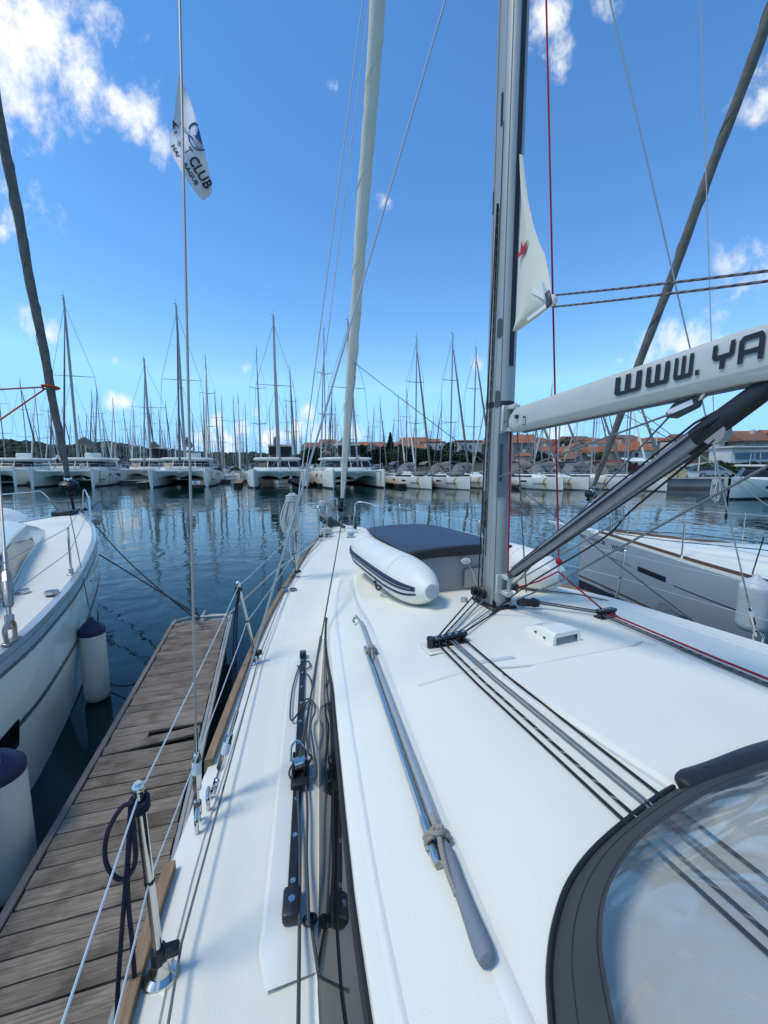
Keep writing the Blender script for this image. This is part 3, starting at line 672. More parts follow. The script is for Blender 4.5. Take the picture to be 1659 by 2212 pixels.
# lettering WWW. YA on the port side, in flat block capitals
GL = {'W': ([(0, 1), (0, .14), (.12, 0), (.5, 0), (.54, .05), (.58, 0), (.9, 0), (1, .12), (1, 1), (.80, 1), (.80, .20), (.60, .20), (.60, 1), (.40, 1), (.40, .20), (.20, .20), (.20, 1)], 1.0),
      '.': ([(0, 0), (.22, 0), (.22, .22), (0, .22)], .22),
      'Y': ([(0, 1), (0, .52), (.12, .36), (.38, .36), (.38, 0), (.60, 0), (.60, .36), (.86, .36), (.98, .52), (.98, 1), (.77, 1), (.77, .56), (.21, .56), (.21, 1)], .98),
      'A': ([(0, 0), (0, .84), (.14, 1), (.86, 1), (1, .84), (1, 0), (.79, 0), (.79, .28), (.21, .28), (.21, .46), (.79, .46), (.79, .80), (.21, .80), (.21, 0)], 1.0)}
def boom_letters(specs):
    for ch, pxa, pxb in specs:
        poly, w = GL[ch]
        ya = Bx(pxa, boom_px(pxa), -.060).y; yb = Bx(pxb, boom_px(pxb), -.060).y
        vs = []
        for u, v in poly:
            y = lerp(ya, yb, u / w); t, b = boom_tb(y); fz = .35 + v * .48; sa = abs(2 * fz - 1) ** (1 / .62); ca = max(0, 1 - sa * sa) ** .5; vs.append(Vector((-(.058 * ca ** .45) - .0068, y, lerp(b, t, fz))))
        mm = MB(); mm.add(vs, [list(range(len(vs)))]); mm.build('letter', 'ink', boom, smooth=False)
def boom_px(px): return lerp(905, 765, (px - 1118) / 541)
boom_letters([('W', 1328, 1385), ('W', 1395, 1445), ('W', 1455, 1496), ('.', 1503, 1511), ('Y', 1537, 1585), ('A', 1594, 1650)])
mm = MB(); mm.tube([Vector((0, -.3, boom_tb(-.3)[1] - .004)), Vector((0, -1.74, boom_tb(-1.74)[1] - .004)), Vector((0, -4.2, 3.18))], .008, 6); mm.build('boom_track', 'alu_dark', boom)
mm = MB(); mm.tube([Vector((-.0585, y, lerp(*boom_tb(y), .80))) for y in frange(-.3, -1.74, 8)], .0012, 4); mm.build('boom_seam', 'alu', boom)
# vang: rigid tube between mast foot and boom
va = Bx(1112, 1236, 0); vb = Bx(1655, 838, 0); vd = (vb - va).normalized(); vL = (vb - va).length
mm = MB(); mm.tube([va, va.lerp(vb, .24)], .036, 14); vang = mm.build('vang', 'vang_alu', own)
mm = MB(); mm.tube([va.lerp(vb, .21), va.lerp(vb, .84)], .043, 16); mm.build('vang_tube', 'vang_alu', vang)
mm = MB(); mm.tube([va - vd * .07, va + vd * .03], [.024, .034], 10); mm.build('vang_toggle', 'plate', vang)
upn = Vector((0, -vd.z, vd.y)); upn = -upn if upn.z < 0 else upn
mm = MB(); mm.tube([va.lerp(vb, .81), va.lerp(vb, .86), va.lerp(vb, .985), vb + vd * .03], [.045, .048, .042, .02], 12, sx=1.05, sy=.72, up=upn); mm.build('vang_head', 'black', vang)
mm = MB(); q = va.lerp(vb, .88) - upn * .03; mm.cyl(q + Vector((-.022, 0, 0)), q + Vector((.022, 0, 0)), .045, 16); mm.build('vang_sheave', 'far_grey', vang)
for off, side, mat_ in ((.056, -.012, 'rope_black'), (.004, -.052, 'rope_black'), (-.062, -.02, 'rope_black')):
    mm = MB(); a = va + upn * off * .6 + Vector((side, 0, 0)); b = va.lerp(vb, .86) + upn * off + Vector((side, 0, 0)); mm.tube([a, b, va.lerp(vb, .93) + upn * off * .6 + Vector((side * .4, 0, 0))], .0055, 6, uvs=True); mm.build('vang_line', mat_, vang)
mm = MB(); mm.tube(sag(Bx(1105, 1262, -.03), Bx(1350, 1118, -.03), 0.0, 4), .005, 6, uvs=True); mm.build('vang_line', 'rope_grey', vang)
mm = MB(); mm.tube(catmull([va.lerp(vb, .90) - upn * .05, va.lerp(vb, .6) - upn * .10, Bx(1300, 1165, -.02), Bx(1130, 1270, -.02), Bx(1010, 1370, -.30)], 6), .0055, 6, uvs=True); mm.build('vang_tail', 'rope_black', vang)
# ---------------------------------------------------------------- forestay, furled genoa
fs0 = Vector((0, 6.02, 1.50)); fs1 = Vector((0, .15, 16.5))
def stay(t): return fs0.lerp(fs1, t)
mm = MB(); P = []; Rr = []
for t in frange(.045, .97, 60):
    P.append(stay(t)); Rr.append(tab([(.045, .035), (.055, .055), (.11, .085), (.2, .10), (.24, .125), (.245, .105), (.35, .115), (.5, .12), (.8, .09), (.97, .03)], t) * .88 * (1 + .05 * math.sin(t * 170)))
mm.tube(P, Rr, 12)
for i, v in enumerate(mm.v):  # wraps of the rolled sail
    a = (i % 12) / 12 * 2 * math.pi; t = (i // 12); c = P[min(t, len(P)-1)]; v += (v - c) * .06 * math.sin(a + t * .55)
gen = mm.build('furled_genoa', 'sail', own)
mm = MB(); wr = []
for i in range(900):
    t = .06 + .9 * i / 900; c = stay(t); a = i * .09; r_ = tab([(.045, .04), (.11, .092), (.2, .108), (.24, .13), (.245, .112), (.35, .122), (.5, .127), (.8, .096), (.97, .034)], t) * .88; wr.append(c + Vector((math.cos(a), math.sin(a) * .93, math.sin(a) * .36)) * r_)
mm.tube(wr, .005, 4); mm.build('sail_edge', 'sail', gen)
mm = MB(); dq = stay(.030); ax = (fs1 - fs0).normalized()
mm.lathe([(.03, -.10), (.055, -.09), (.06, -.05), (.10, -.04), (.105, -.03), (.05, -.025), (.05, .02), (.105, .025), (.10, .035), (.04, .05), (.035, .16)], dq, ax, 18); mm.build('furler_drum', 'black', own)
mm = MB(); mm.tube([fs0, stay(.03)], .014, 8); mm.build('forestay', 'steel', own)
# ---------------------------------------------------------------- mainsail clew + outhaul
mm = MB(); rows = []
for k in range(13):
    t = k / 12; la = Bx(1130, 335, 0).lerp(Bx(1113, 715, 0), t); edge_px = [(1130, 335), (1143, 430), (1160, 515), (1174, 550), (1190, 622), (1194, 650), (1186, 668), (1113, 716)]
    rows.append(la)
outl = [Bx(x, y, 0) for x, y in edge_px]
outl_c = []
for i in range(13):
    s_ = i / 12 * (len(outl) - 1); j = min(int(s_), len(outl) - 2); outl_c.append(outl[j].lerp(outl[j + 1], s_ - j))
secs = []
for i in range(13):
    a = rows[i]; b = outl_c[i]; secs.append([a.lerp(b, u) + Vector((-.03 * math.sin(u * math.pi) - .012 * math.sin(i * .9) * u, 0, 0)) for u in frange(0, 1, 8)])
mm.loft(secs); clew = mm.build('mainsail_clew', 'sail', own)
for pl in (((1172, 610), (1183, 655), 10), ((1150, 628), (1182, 645), 9), ((1140, 690), (1180, 660), 9)):
    a, b, w = pl; mm = MB(); A = Bx(*a, -.04); B2 = Bx(*b, -.028); mm.bar(A, B2, .004, .026, .001, up=(1, 0, 0) if False else (0, .3, 1)); mm.build('webbing', 'sail_patch', clew)
mm = MB(); q = Bx(1184, 646, -.03); mm.box(q, (.02, .05, .10), (R(-20), 0, 0), .008); mm.build('clew_block', 'plate', clew)
mm = MB(); q = Bx(1192, 650, -.01); mm.cyl(q + Vector((-.015, 0, 0)), q + Vector((.015, 0, 0)), .035, 14); mm.build('clew_sheave', 'sail_patch', clew)
# red emblem on the sail: a small jagged crown
mm = MB(); E_ = [(1117, 560), (1119, 537), (1123, 548), (1126, 519), (1130, 533), (1140, 516), (1134, 545), (1124, 552)]
mm.add([Bx(x, y, -.036) for x, y in E_], [list(range(8))]); mm.build('sail_emblem', 'red_emblem', clew, smooth=False)
for (a, b) in (((1194, 638), (1664, 572)), ((1194, 663), (1664, 594))):
    A = Bx(*a, 0); B2 = Bx(*b, 0); d = (B2 - A); mm = MB(); mm.tube(sag(A, A + d * 2.2, .02, 14), .0055, 6, uvs=True); mm.build('outhaul', 'rope_tan', own)
# ============================================================ RUNNING RIGGING of our yacht
def rope(name, P, r, mat_, parent, smooth=0, n=7):
    Q = catmull(P, smooth) if smooth else [Vector(p) for p in P]
    mm = MB(); mm.tube(Q, r, n, uvs=True); return mm.build(name, mat_, parent)
red_b = Bx(1207, 1213, .30); rope('topping_lift', [Bx(1179, -40, .12), red_b], .0062, 'rope_red', own)
mm = MB(); mm.ball(red_b, .022, 10, 6, (1, 1, 1.15)); mm.tube(catmull([red_b + Vector((-.02, 0, .015)), red_b + Vector((0, -.025, .0)), red_b + Vector((.02, 0, -.012)), red_b + Vector((0, .02, .01))], 5, True), .007, 6); mm.build('stopper_knot', 'rope_red', own)
shk = red_b + Vector((0, 0, -.075))
mm = MB(); mm.tube(catmull([red_b + Vector((0, 0, -.02)), red_b + Vector((-.010, 0, -.045)), shk, red_b + Vector((.010, 0, -.045))], 4, True), .004, 6); mm.build('snap_shackle', 'chrome', own)
rope('lift_tail', [shk, Bx(1165, 1255, .22), Bx(1110, 1272, .10)], .0058, 'rope_red', own)
stbO = roof_pt(.645, -.49, .03)
rope('lift_tail', [shk, stbO, stbO + Vector((.01, -.04, 0)), roof_pt(.69, -1.2, .012), roof_pt(.72, -2.2, .012), roof_pt(.74, -3.2, .012)], .0062, 'rope_red', own)
rope('halyard', [Bx(1104, 925, .02), Bx(1097, 1245, .02)], .0062, 'rope_red', own)
rope('halyard', [Bx(1117, 925, .045), Bx(1127, 1120, .045), Bx(1137, 1280, .06)], .0048, 'rope_tan', own)
rope('halyard', [Bx(1074, 440, -.10), Bx(1053, 860, -.11), Bx(1046, 1000, -.115), Bx(1033, 1268, -.12)], .0050, 'rope_black', own)
rope('halyard', [Bx(1076, 440, -.085), Bx(1059, 870, -.092), Bx(1052, 1010, -.095), Bx(1040, 1268, -.11)], .0050, 'rope_fleck', own)
rope('halyard', [Bx(1088, 262, -.082), Bx(1082, 420, -.084), Bx(1058, 960, -.086), Bx(1048, 1200, -.088)], .0030, 'rope_dkgrey', own)
# mast-foot blocks
blocks = [(1024, 1276, -.16), (1034, 1280, -.13), (1044, 1284, -.12), (1066, 1302, -.05), (1080, 1302, .02), (1096, 1298, .06)]
for px, py, x in blocks:
    q = Bx(px, py, x); mm = MB(); ax = Vector((1, .15, 0))
    mm.cyl(q - ax * .010, q + ax * .010, .030, 14); bo = mm.build('foot_block', 'black_gloss', own)
    mm = MB(); mm.box(q + Vector((-.013, 0, 0)), (.005, .045, .07), (R(12), 0, 0), .002); mm.box(q + Vector((.013, 0, 0)), (.005, .045, .07), (R(12), 0, 0), .002); mm.build('block_cheek', 'black', bo)
    mm = MB(); mm.tube(catmull([q + Vector((0, -.012, -.03)), q + Vector((0, 0, -.055)), q + Vector((0, .012, -.03)), q + Vector((0, 0, -.02))], 4, True), .0035, 6); mm.build('shackle', 'steel', bo)
mm = MB(); q = Bx(1108, 1268, .09); mm.lathe([(.03, -.03), (.034, -.02), (.026, -.01), (.024, .02), (.034, .03), (.028, .035)], q, (.4, -.8, .1), 16); mm.build('turning_block', 'black', own)
q = roof_pt(.18, -.20, .05)
mm = MB(); mm.box(q, (.035, .17, .06), (0, 0, R(62)), .016, 2); db = mm.build('double_block', 'black', own)
mm = MB()
for k in (-.04, .045): mm.lathe([(.030, -.022), (.032, -.018), (.024, 0), (.032, .018), (.030, .022)], q + Vector((-k * .85, k * .5, .004)), (.45, .85, .1), 14)
mm.build('block_sheave', 'black_gloss', db)
mm = MB(); mm.tube(catmull([q + Vector((-.09, .03, 0)), q + Vector((-.12, .05, .01)), q + Vector((-.14, .05, -.02)), q + Vector((-.11, .03, -.01))], 4, True), .005, 6); mm.build('block_shackle', 'steel', db)
rope('sheet', [q + Vector((.05, .0, .01)), roof_pt(.60, -.44, .035), roof_pt(.63, -1.2, .012), roof_pt(.66, -2.2, .012), roof_pt(.68, -3.2, .012)], .0058, 'rope_tan', own)
rope('sheet', [q + Vector((.06, -.01, -.005)), roof_pt(.575, -.46, .03), roof_pt(.60, -1.2, .012), roof_pt(.62, -2.2, .012), roof_pt(.64, -3.2, .012)], .0058, 'rope_dkgrey', own)
rope('sheet', [Bx(1128, 1270, .12), Bx(1250, 1284, .75), Bx(1380, 1312, 1.55), Vector((1.62, -1.2, 1.46)), Vector((1.72, -3.0, 1.45))], .0058, 'rope_tan', own)
# lines from mast foot to the port organiser, then aft to the sprayhood
for i, (mpx, opx, ex, mt_) in enumerate((((1024, 1286), -.755, -.735, 'rope_black'), ((1036, 1290), -.715, -.69, 'rope_fleck'), ((1046, 1294), -.665, -.625, 'rope_grey'), ((1070, 1310), -.645, -.605, 'rope_grey'), ((1092, 1308), -.58, -.545, 'rope_black'))):
    a = Bx(*mpx, (-.16, -.13, -.12, -.05, .05)[i]); o1 = roof_pt(opx, -.51, .034); o2 = roof_pt(opx + .004, -.56, .03)
    rope('control_line', [a, o1, o2, roof_pt(lerp(opx, ex, .4), -1.0, .010), roof_pt(ex, -1.8, .012), roof_pt(ex + .02, -2.5, .012), roof_pt(ex + .03, -3.2, .012)], .0056 if i < 2 or i == 4 else .0048, mt_, own)
# ropes under the boom
blk = Bx(1470, 884, 0)
mm = MB(); mm.tube([blk + Vector((0, .06, -.02)), blk + Vector((0, .02, -.005)), blk + Vector((0, -.07, .025)), blk + Vector((0, -.085, .03))], [.012, .036, .030, .012], 10, sx=1, sy=.55, up=(0, .3, 1)); bb = mm.build('boom_block', 'plate', own)
mm = MB(); mm.bar(blk + Vector((-.022, .04, -.012)), blk + Vector((-.022, -.065, .022)), .003, .024, .001, up=(0, .3, 1)); mm.build('block_strap', 'sticker', bb)
mm = MB(); mm.tube(catmull([blk + Vector((0, -.07, .02)), blk + Vector((-.012, -.10, .05)), blk + Vector((0, -.11, .065)), blk + Vector((.012, -.10, .05))], 4, True), .006, 8); mm.build('block_shackle', 'steel', bb)
rope('reef_line', [Bx(1452, 893, -.02), Bx(1072, 1032, -.06)], .0052, 'rope_grey', own)
rope('reef_line', [Bx(1455, 890, .0), Bx(1290, 1066, .05), Bx(1085, 1292, .03)], .0046, 'rope_grey', own)
rope('mainsheet', [Vector((0.0, -2.6, 3.17)), Bx(1659, 1006, 0.02), Bx(1198, 1262, .05), Bx(1075, 1312, .0)], .0062, 'rope_grey', own)
# genoa sheets
clw = stay(.215) + Vector((.02, -.11, 0))
carp = trk(-.86) + Vector((.01, .0, .085))
rope('genoa_sheet', [clw + Vector((.03, 0, 0)), Vector((-.62, 2.75, 2.22)), carp], .0062, 'rope_dkgrey', own)
rope('genoa_sheet', [clw, Vector((1.66, -.75, 1.46))], .0055, 'rope_dkgrey', own)
def zz(P, z, dz=0): return [Bz((1050 + x / 1.843) / 1.823, (2500 + y / 1.843) / 1.823, z + dz * i) for i, (x, y) in enumerate(P)]
rope('loose_sheet', zz([(320, 460), (250, 540), (185, 620), (170, 560), (190, 380), (240, 225), (300, 190), (315, 230), (262, 250), (225, 225), (260, 275), (300, 290), (330, 370), (315, 470), (290, 640), (270, 820), (240, 950)], 1.425), .0052, 'rope_dkgrey', own, 5)
rope('loose_sheet', zz([(235, 540), (290, 465), (340, 490), (350, 560), (320, 650), (345, 850), (365, 1000), (340, 1045), (300, 1010), (270, 950), (200, 935), (165, 990), (175, 1040), (205, 1055)], 1.43), .0052, 'rope_dkgrey', own, 5)
rope('loose_sheet', zz([(390, 10), (350, 250), (318, 470), (290, 700), (302, 850), (325, 885), (300, 940), (255, 960), (235, 1010)], 1.425), .0052, 'rope_dkgrey', own, 5)
rope('loose_sheet', zz([(225, 1140), (240, 1500), (240, 1900), (236, 2300), (228, 3000), (220, 3900)], 1.42), .0058, 'rope_dkgrey', own, 5)
rope('loose_sheet', zz([(275, 960), (295, 1250), (290, 1600), (302, 1900), (305, 2110)], 1.42) + [fq + Vector((0, 0, .015)), fq + Vector((.01, -.3, -.01)), fq + Vector((.02, -.9, 0))], .0058, 'rope_dkgrey', own, 5)
rope('furling_line', [Vector((-.2, 5.6, 1.6)), Vector((-1.37, 2.5, 1.475)), Vector((-1.80, .42, 1.425)), Vector((-2.06, -1.44, 1.40)), Vector((-2.10, -3.8, 1.38))], .0045, 'rope_grey', own)

# ============================================================ SPRAYHOOD (part of our yacht)
mv = bpy.data.materials.new('vinyl'); mv.use_nodes = True; nt = mv.node_tree; nn_ = nt.nodes; ll = nt.links; nn_.clear()
ou = nn_.new('ShaderNodeOutputMaterial'); tr_ = nn_.new('ShaderNodeBsdfTransparent'); tr_.inputs[0].default_value = (.74, .76, .78, 1)
gl_ = nn_.new('ShaderNodeBsdfGlossy'); gl_.inputs['Roughness'].default_value = .10; gl_.inputs[0].default_value = (1, 1, 1, 1)
df = nn_.new('ShaderNodeBsdfDiffuse'); df.inputs[0].default_value = (.55, .57, .60, 1)
lw0 = nn_.new('ShaderNodeLayerWeight'); lw0.inputs['Blend'].default_value = .5; lw = nn_.new('ShaderNodeMapRange'); lw.inputs['From Min'].default_value = .25; lw.inputs['From Max'].default_value = 1.0; lw.inputs['To Min'].default_value = .05; lw.inputs['To Max'].default_value = .42; ll.new(lw0.outputs['Facing'], lw.inputs['Value'])
tcv = nn_.new('ShaderNodeTexCoord'); mpv = nn_.new('ShaderNodeMapping'); mpv.inputs['Rotation'].default_value = (0, 0, R(-28)); mpv.inputs['Scale'].default_value = (.6, 3.2, 3.2); ll.new(tcv.outputs['Object'], mpv.inputs[0])
nzv = nn_.new('ShaderNodeTexNoise'); nzv.inputs['Scale'].default_value = 2.2; nzv.inputs['Detail'].default_value = 2; nzv.inputs['Distortion'].default_value = .5; ll.new(mpv.outputs[0], nzv.inputs['Vector'])
bpv = nn_.new('ShaderNodeBump'); bpv.inputs['Strength'].default_value = .5; bpv.inputs['Distance'].default_value = .03; ll.new(nzv.outputs['Fac'], bpv.inputs['Height']); ll.new(bpv.outputs[0], gl_.inputs['Normal']); ll.new(bpv.outputs[0], lw0.inputs['Normal'])
m1 = nn_.new('ShaderNodeMixShader'); m1.inputs['Fac'].default_value = .05; ll.new(tr_.outputs[0], m1.inputs[1]); ll.new(df.outputs[0], m1.inputs[2])
m2 = nn_.new('ShaderNodeMixShader'); ll.new(lw.outputs[0], m2.inputs['Fac']); ll.new(m1.outputs[0], m2.inputs[1]); ll.new(gl_.outputs[0], m2.inputs[2]); ll.new(m2.outputs[0], ou.inputs['Surface'])
M['vinyl'] = mv
base = [(1.30, -2.4), (1.18, -2.05), (.9, -1.88), (.45, -1.81), (.01, -1.80), (-.23, -1.80), (-.44, -1.80), (-.61, -1.82), (-.86, -1.87), (-1.01, -1.92), (-1.11, -1.98), (-1.18, -2.04), (-1.23, -2.10), (-1.29, -2.2), (-1.36, -2.4), (-1.40, -2.8), (-1.41, -3.3)]
inn_ = [(1.22, -2.47), (1.08, -2.16), (.82, -2.0), (.4, -1.93), (-.02, -1.91), (-.24, -1.91), (-.44, -1.915), (-.60, -1.93), (-.80, -1.96), (-.93, -2.0), (-1.03, -2.045), (-1.105, -2.10), (-1.155, -2.155), (-1.215, -2.25), (-1.29, -2.44), (-1.34, -2.82), (-1.35, -3.3)]
b3 = [roof_pt(x, y, .004) for x, y in base]; i3 = [Vector((x, y, 1.895 + .0 * x)) for x, y in inn_]
tp = []
for k in range(len(base)):
    a = math.pi * (k / (len(base) - 1)); tp.append(Vector((1.26 * math.cos(a), -3.05 - .25 * abs(math.cos(a)) ** 3, 1.92 + .66 * math.sin(a) ** .7)))
b3c, i3c, tpc = catmull(b3, 4), catmull(i3, 4), catmull(tp, 4)
hood = MB(); hood.loft([[b, b.lerp(i, .5) + Vector((0, 0, .008)), i] for b, i in zip(b3c, i3c)]); hd = hood.build('sprayhood', 'canvas', own)
mm = MB(); mm.tube([b + Vector((0, .003, .004)) for b in b3c], .009, 8); mm.build('hood_piping', 'black', hd)
for f_ in (.42, .90):
    mm = MB(); mm.tube([b.lerp(i, f_) + Vector((0, 0, .0085)) for b, i in zip(b3c, i3c)], .0009, 4); mm.build('hood_seam', 'rubber', hd)
mm = MB(); secs = []
for j, (i, t) in enumerate(zip(i3c, tpc)):
    nrm_ = Vector((0, .75, .65)); row = []
    for u in frange(0, 1, 14):
        p = i.lerp(t, u); w = math.sin(u * math.pi)
        row.append(p + nrm_ * (.02 * w + .010 * w * math.sin(j * .35 + u * 5) + .004 * math.sin(j * 1.1 - u * 9) * min(1, u * 6)))
    secs.append(row)
mm.loft(secs); mm.build('hood_window', 'vinyl', hd)
mm = MB(); ca = [Vector((-.47, -1.825, 1.825)), Vector((-.42, -1.82, 1.84)), Vector((-.2, -1.825, 1.85)), Vector((.1, -1.83, 1.855)), Vector((.5, -1.84, 1.85)), Vector((.9, -1.90, 1.83))]
mm.tube(catmull(ca, 5), [.006, .016, .022, .025, .027] + [.03] * 21, 10, sx=.75, sy=1.3); 
for i, v in enumerate(mm.v): v += Vector((0, 0, .004 * math.sin(i * .7)))
mm.build('rolled_flap', 'canvas_black', hd)
mm = MB(); mm.tube(tpc, .0125, 8); mm.build('hood_bow', 'steel', hd)
# companionway: dark wood washboard and bulkhead edge seen through the window
mm = MB(); mm.box((-.05, -2.12, 1.845), (.62, .10, .05), None, .01); mm.build('companionway_coaming', 'teak_dark', own)
mm = MB(); mm.box((-.02, -2.5, 1.78), (.80, .60, .12), None, .02); mm.build('sliding_hatch', 'glass_brown', own)

# ============================================================ DINGHY lying upside down on the foredeck
dg = empty('inflatable_dinghy', 'white inflatable dinghy with navy stripe, upside down on the foredeck', 'dinghy', MB2W @ Vector((.12, .6, 1.648)), HD)
def dl(p): return Vector(p) - Vector((.05, .6, 1.66))
TX, TR = .63, .205
def tube_path(s):
    return [(s*TX + .05, .06, 1.93), (s*TX + .05, .34, 1.905), (s*TX + .05, .9, 1.875), (s*TX*.99 + .05, 1.5, 1.845), (s*TX*.97 + .05, 1.98, 1.835), (s*TX*.74 + .05, 2.30, 1.83), (.05, 2.40, 1.82)]
def tube_rad(t): return tab([(0, .056), (.05, .094), (.10, .132), (.15, .165), (.20, .188), (.27, TR), (.75, TR), (1, TR * .95)], t)
for s in (-1, 1):
    P = [dl(p) for p in catmull(tube_path(s), 8)]; n = len(P)
    mm = MB(); mm.tube(P, [tube_rad(i / (n - 1)) for i in range(n)], 22, up=(0, 0, 1)); tb = mm.build('port_tube' if s < 0 else 'starboard_tube', 'hypalon', dg)
    mm = MB(); mm.lathe([(.059, -.004), (.060, .004), (.055, .010), (.02, .012)], P[0], (P[0] - P[1]), 18); mm.build('tube_end_cap', 'hypalon_cap', tb)
    def band(name, mat_, a0, a1, off, i0, i1):
        mm = MB(); secs = []
        for i in range(i0, i1):
            T = (P[min(i+1, n-1)] - P[max(i-1, 0)]).normalized(); N = (Vector((0, 0, 1)) - T * T.z).normalized(); Bn = T.cross(N); r_ = tube_rad(i / (n - 1)) + off
            out = -1 if Bn.dot(Vector((s, 0, 0))) < 0 else 1
            secs.append([P[i] + (N * math.sin(R(a)) + Bn * out * math.cos(R(a))) * (r_ - (0 if 0 < k < 4 else off * 1.3)) for k, a in enumerate(frange(a0, a1, 4))])
        mm.loft(secs); mm.build(name, mat_, tb)
    band('rubbing_strake', 'navy', 14, -8, .014, 3, n); band('lower_stripe', 'navy', -16, -25, .004, 3, n); band('strake_line', 'hypalon_cap', 4, 2, .0165, 4, n)
    for i in (12, 30):  # seams
        mm = MB(); T = (P[i+1] - P[i-1]).normalized(); x = T.orthogonal().normalized(); y = T.cross(x); r_ = tube_rad(i/(n-1)) + .0006
        mm.tube([P[i] + (x * math.cos(a) + y * math.sin(a)) * r_ for a in frange(0, 2*math.pi, 28)][:-1], .0016, 4, True); mm.build('tube_seam', 'hypalon_cap', tb)
    q = P[16] + Vector((s * .175, 0, -.12)); 
    mm = MB(); mm.tube(catmull([q + Vector((0, -.09, .0)), q + Vector((s * .03, -.04, .015)), q + Vector((s * .03, .05, .015)), q + Vector((0, .10, .0)), q + Vector((s*.012, .03, -.04)), q + Vector((s*.012, -.04, -.04))], 5, True), .009, 8); mm.build('grab_handle', 'navy', tb)
mm = MB(); secs = []
for y in frange(.74, 2.44, 12):
    k = max(0, (y - 1.5) / .9); hw = (TX - .05) * (1 - .12 * k * k) ; zt = 2.115 - .04 * (y - .74) / 1.7
    secs.append([dl((.05 + hw * u, y, zt - .03 * abs(u) ** 3 + .008 * (1 - abs(u)))) for u in frange(-1, 1, 12)])
mm.loft(secs); mm.build('hull_bottom', 'navy_cover', dg)
mm = MB(); L0 = [dl((.05 + (TX - .05) * u, .738, 2.115 - .03 * abs(u) ** 3 + .008 * (1 - abs(u)))) for u in frange(-1, 1, 12)]; L1 = [p + Vector((0, -.03, -.10 + .02 * abs(2*i/12-1))) for i, p in enumerate(L0)]; mm.loft([L0, [p + Vector((0, -.03, -.012)) for p in L0], L1]); mm.build('stern_band', 'rubber', dg)
mm = MB(); mm.prism([(-.50, 0), (-.44, -.02), (.44, -.02), (.50, 0), (.50, .36), (.40, .43), (-.40, .43), (-.50, .36)], dl((.05, .74, 1.65)), (1, 0, 0), (0, 0, 1), -.03); trs = mm.build('transom', 'transom', dg)
mm = MB(); mm.prism([(-.13, 0), (.13, 0), (.13, .17), (.11, .19), (-.11, .19), (-.13, .17)], dl((.20, .708, 1.70)), (1, 0, 0), (0, 0, 1), .006); mm.build('motor_pad', 'far_grey', trs)
mm = MB(); mm.prism([(.05*math.cos(a), .03*math.sin(a)) for a in frange(0, 2*math.pi, 12)[:-1]], dl((.07, .698, 1.975)), (1, 0, 0), (0, 0, 1), .012); mm.build('drain_plate', 'hypalon', trs)
mm = MB(); mm.lathe([(.018, 0), (.016, .02), (.008, .022)], dl((.07, .685, 1.975)), (0, -1, 0), 10); mm.build('drain_plug', 'hypalon_cap', trs)
rope('drain_lanyard', [dl(p) for p in ((.08, .665, 1.96), (.13, .66, 1.87), (.15, .65, 1.78), (.20, .66, 1.72))], .0035, 'rope_white', trs, 6)
q = dl((-.52, 2.1, 1.80)); rope('painter', [q, dl((-.60, 1.98, 1.55))], .004, 'rope_grey', dg); mm = MB(); mm.tube([dl((-.60, 1.98, 1.53)) + Vector((.022*math.cos(a), 0, .022*math.sin(a))) for a in frange(0, 2*math.pi, 12)][:-1], .005, 6, True); mm.build('painter_ring', 'steel', dg)
for dx, dy in ((-.60, .95), (-.58, .62)):
    mm = MB(); P = [dl((dx + .03 * math.cos(a), dy + .035 * math.sin(a * 1.3), 1.72 + .04 * math.sin(a * .7))) for a in frange(0, 9, 30)]; mm.tube(P, .008, 6, uvs=True); mm.build('lashing', 'rope_beige', dg)

# ============================================================ POLES lashed on the roof
def onroof(px, py, dz):
    z = 1.74
    for _ in range(6): p = Bz(px, py, z + dz); z = roofz(p.x, p.y)
    return Bz(px, py, z + dz)
pa, pb, pc = onroof(781, 1346, .022), onroof(962, 1835, .022), onroof(1040, 2040, .024)
bh = empty('boat_hook', 'grey aluminium boat hook with thick grey foam grip lying on the cabin roof', 'boat hook', MB2W @ pc, HD)
def lc(p): return p - pc
mm = MB(); mm.tube([lc(pa), lc(pb)], .0155, 14); mm.build('pole', 'alu_pole', bh)
mm = MB(); gd = (pc - pb).normalized(); g0 = pb - gd * .01; mm.lathe([(.0165, 0), (.021, .012), (.022, .05), (.020, .10), (.0205, .17), (.024, .235), (.025, .265), (.021, .285), (.008, .292)], lc(g0), gd, 18); mm.build('grip', 'foam_grey', bh)
hk = [pa, pa + Vector((-.005, .04, .006)), pa + Vector((-.012, .085, .012)), pa + Vector((-.03, .10, .005)), pa + Vector((-.045, .075, -.004)), pa + Vector((-.042, .05, -.008))]
mm = MB(); mm.tube([lc(p) for p in catmull(hk, 5)], [.015] + [.009] * 24 + [.006], 8); mm.tube([lc(pa + Vector((-.012, .085, .012))), lc(pa + Vector((-.012, .125, .014)))], [.009, .006], 8); mm.build('hook', 'far_grey', bh)
ca_, cb_ = onroof(791, 1404, .018), onroof(948, 1868, .018)
cp_ = empty('chrome_tube', 'shiny chrome tube tied alongside the boat hook', 'tube', MB2W @ cb_, HD)
mm = MB(); mm.tube([ca_ - cb_, Vector((0, 0, 0))], .0125, 14); mm.build('tube', 'chrome', cp_)
mm = MB(); mm.lathe([(.013, -.005), (.0135, .03), (.010, .045)], ca_ - cb_, (ca_ - cb_), 12); mm.lathe([(.0135, -.16), (.016, -.15), (.018, -.02), (.014, .0)], Vector((0, 0, 0)), -(ca_ - cb_), 12); mm.build('tube_end', 'steel', cp_)
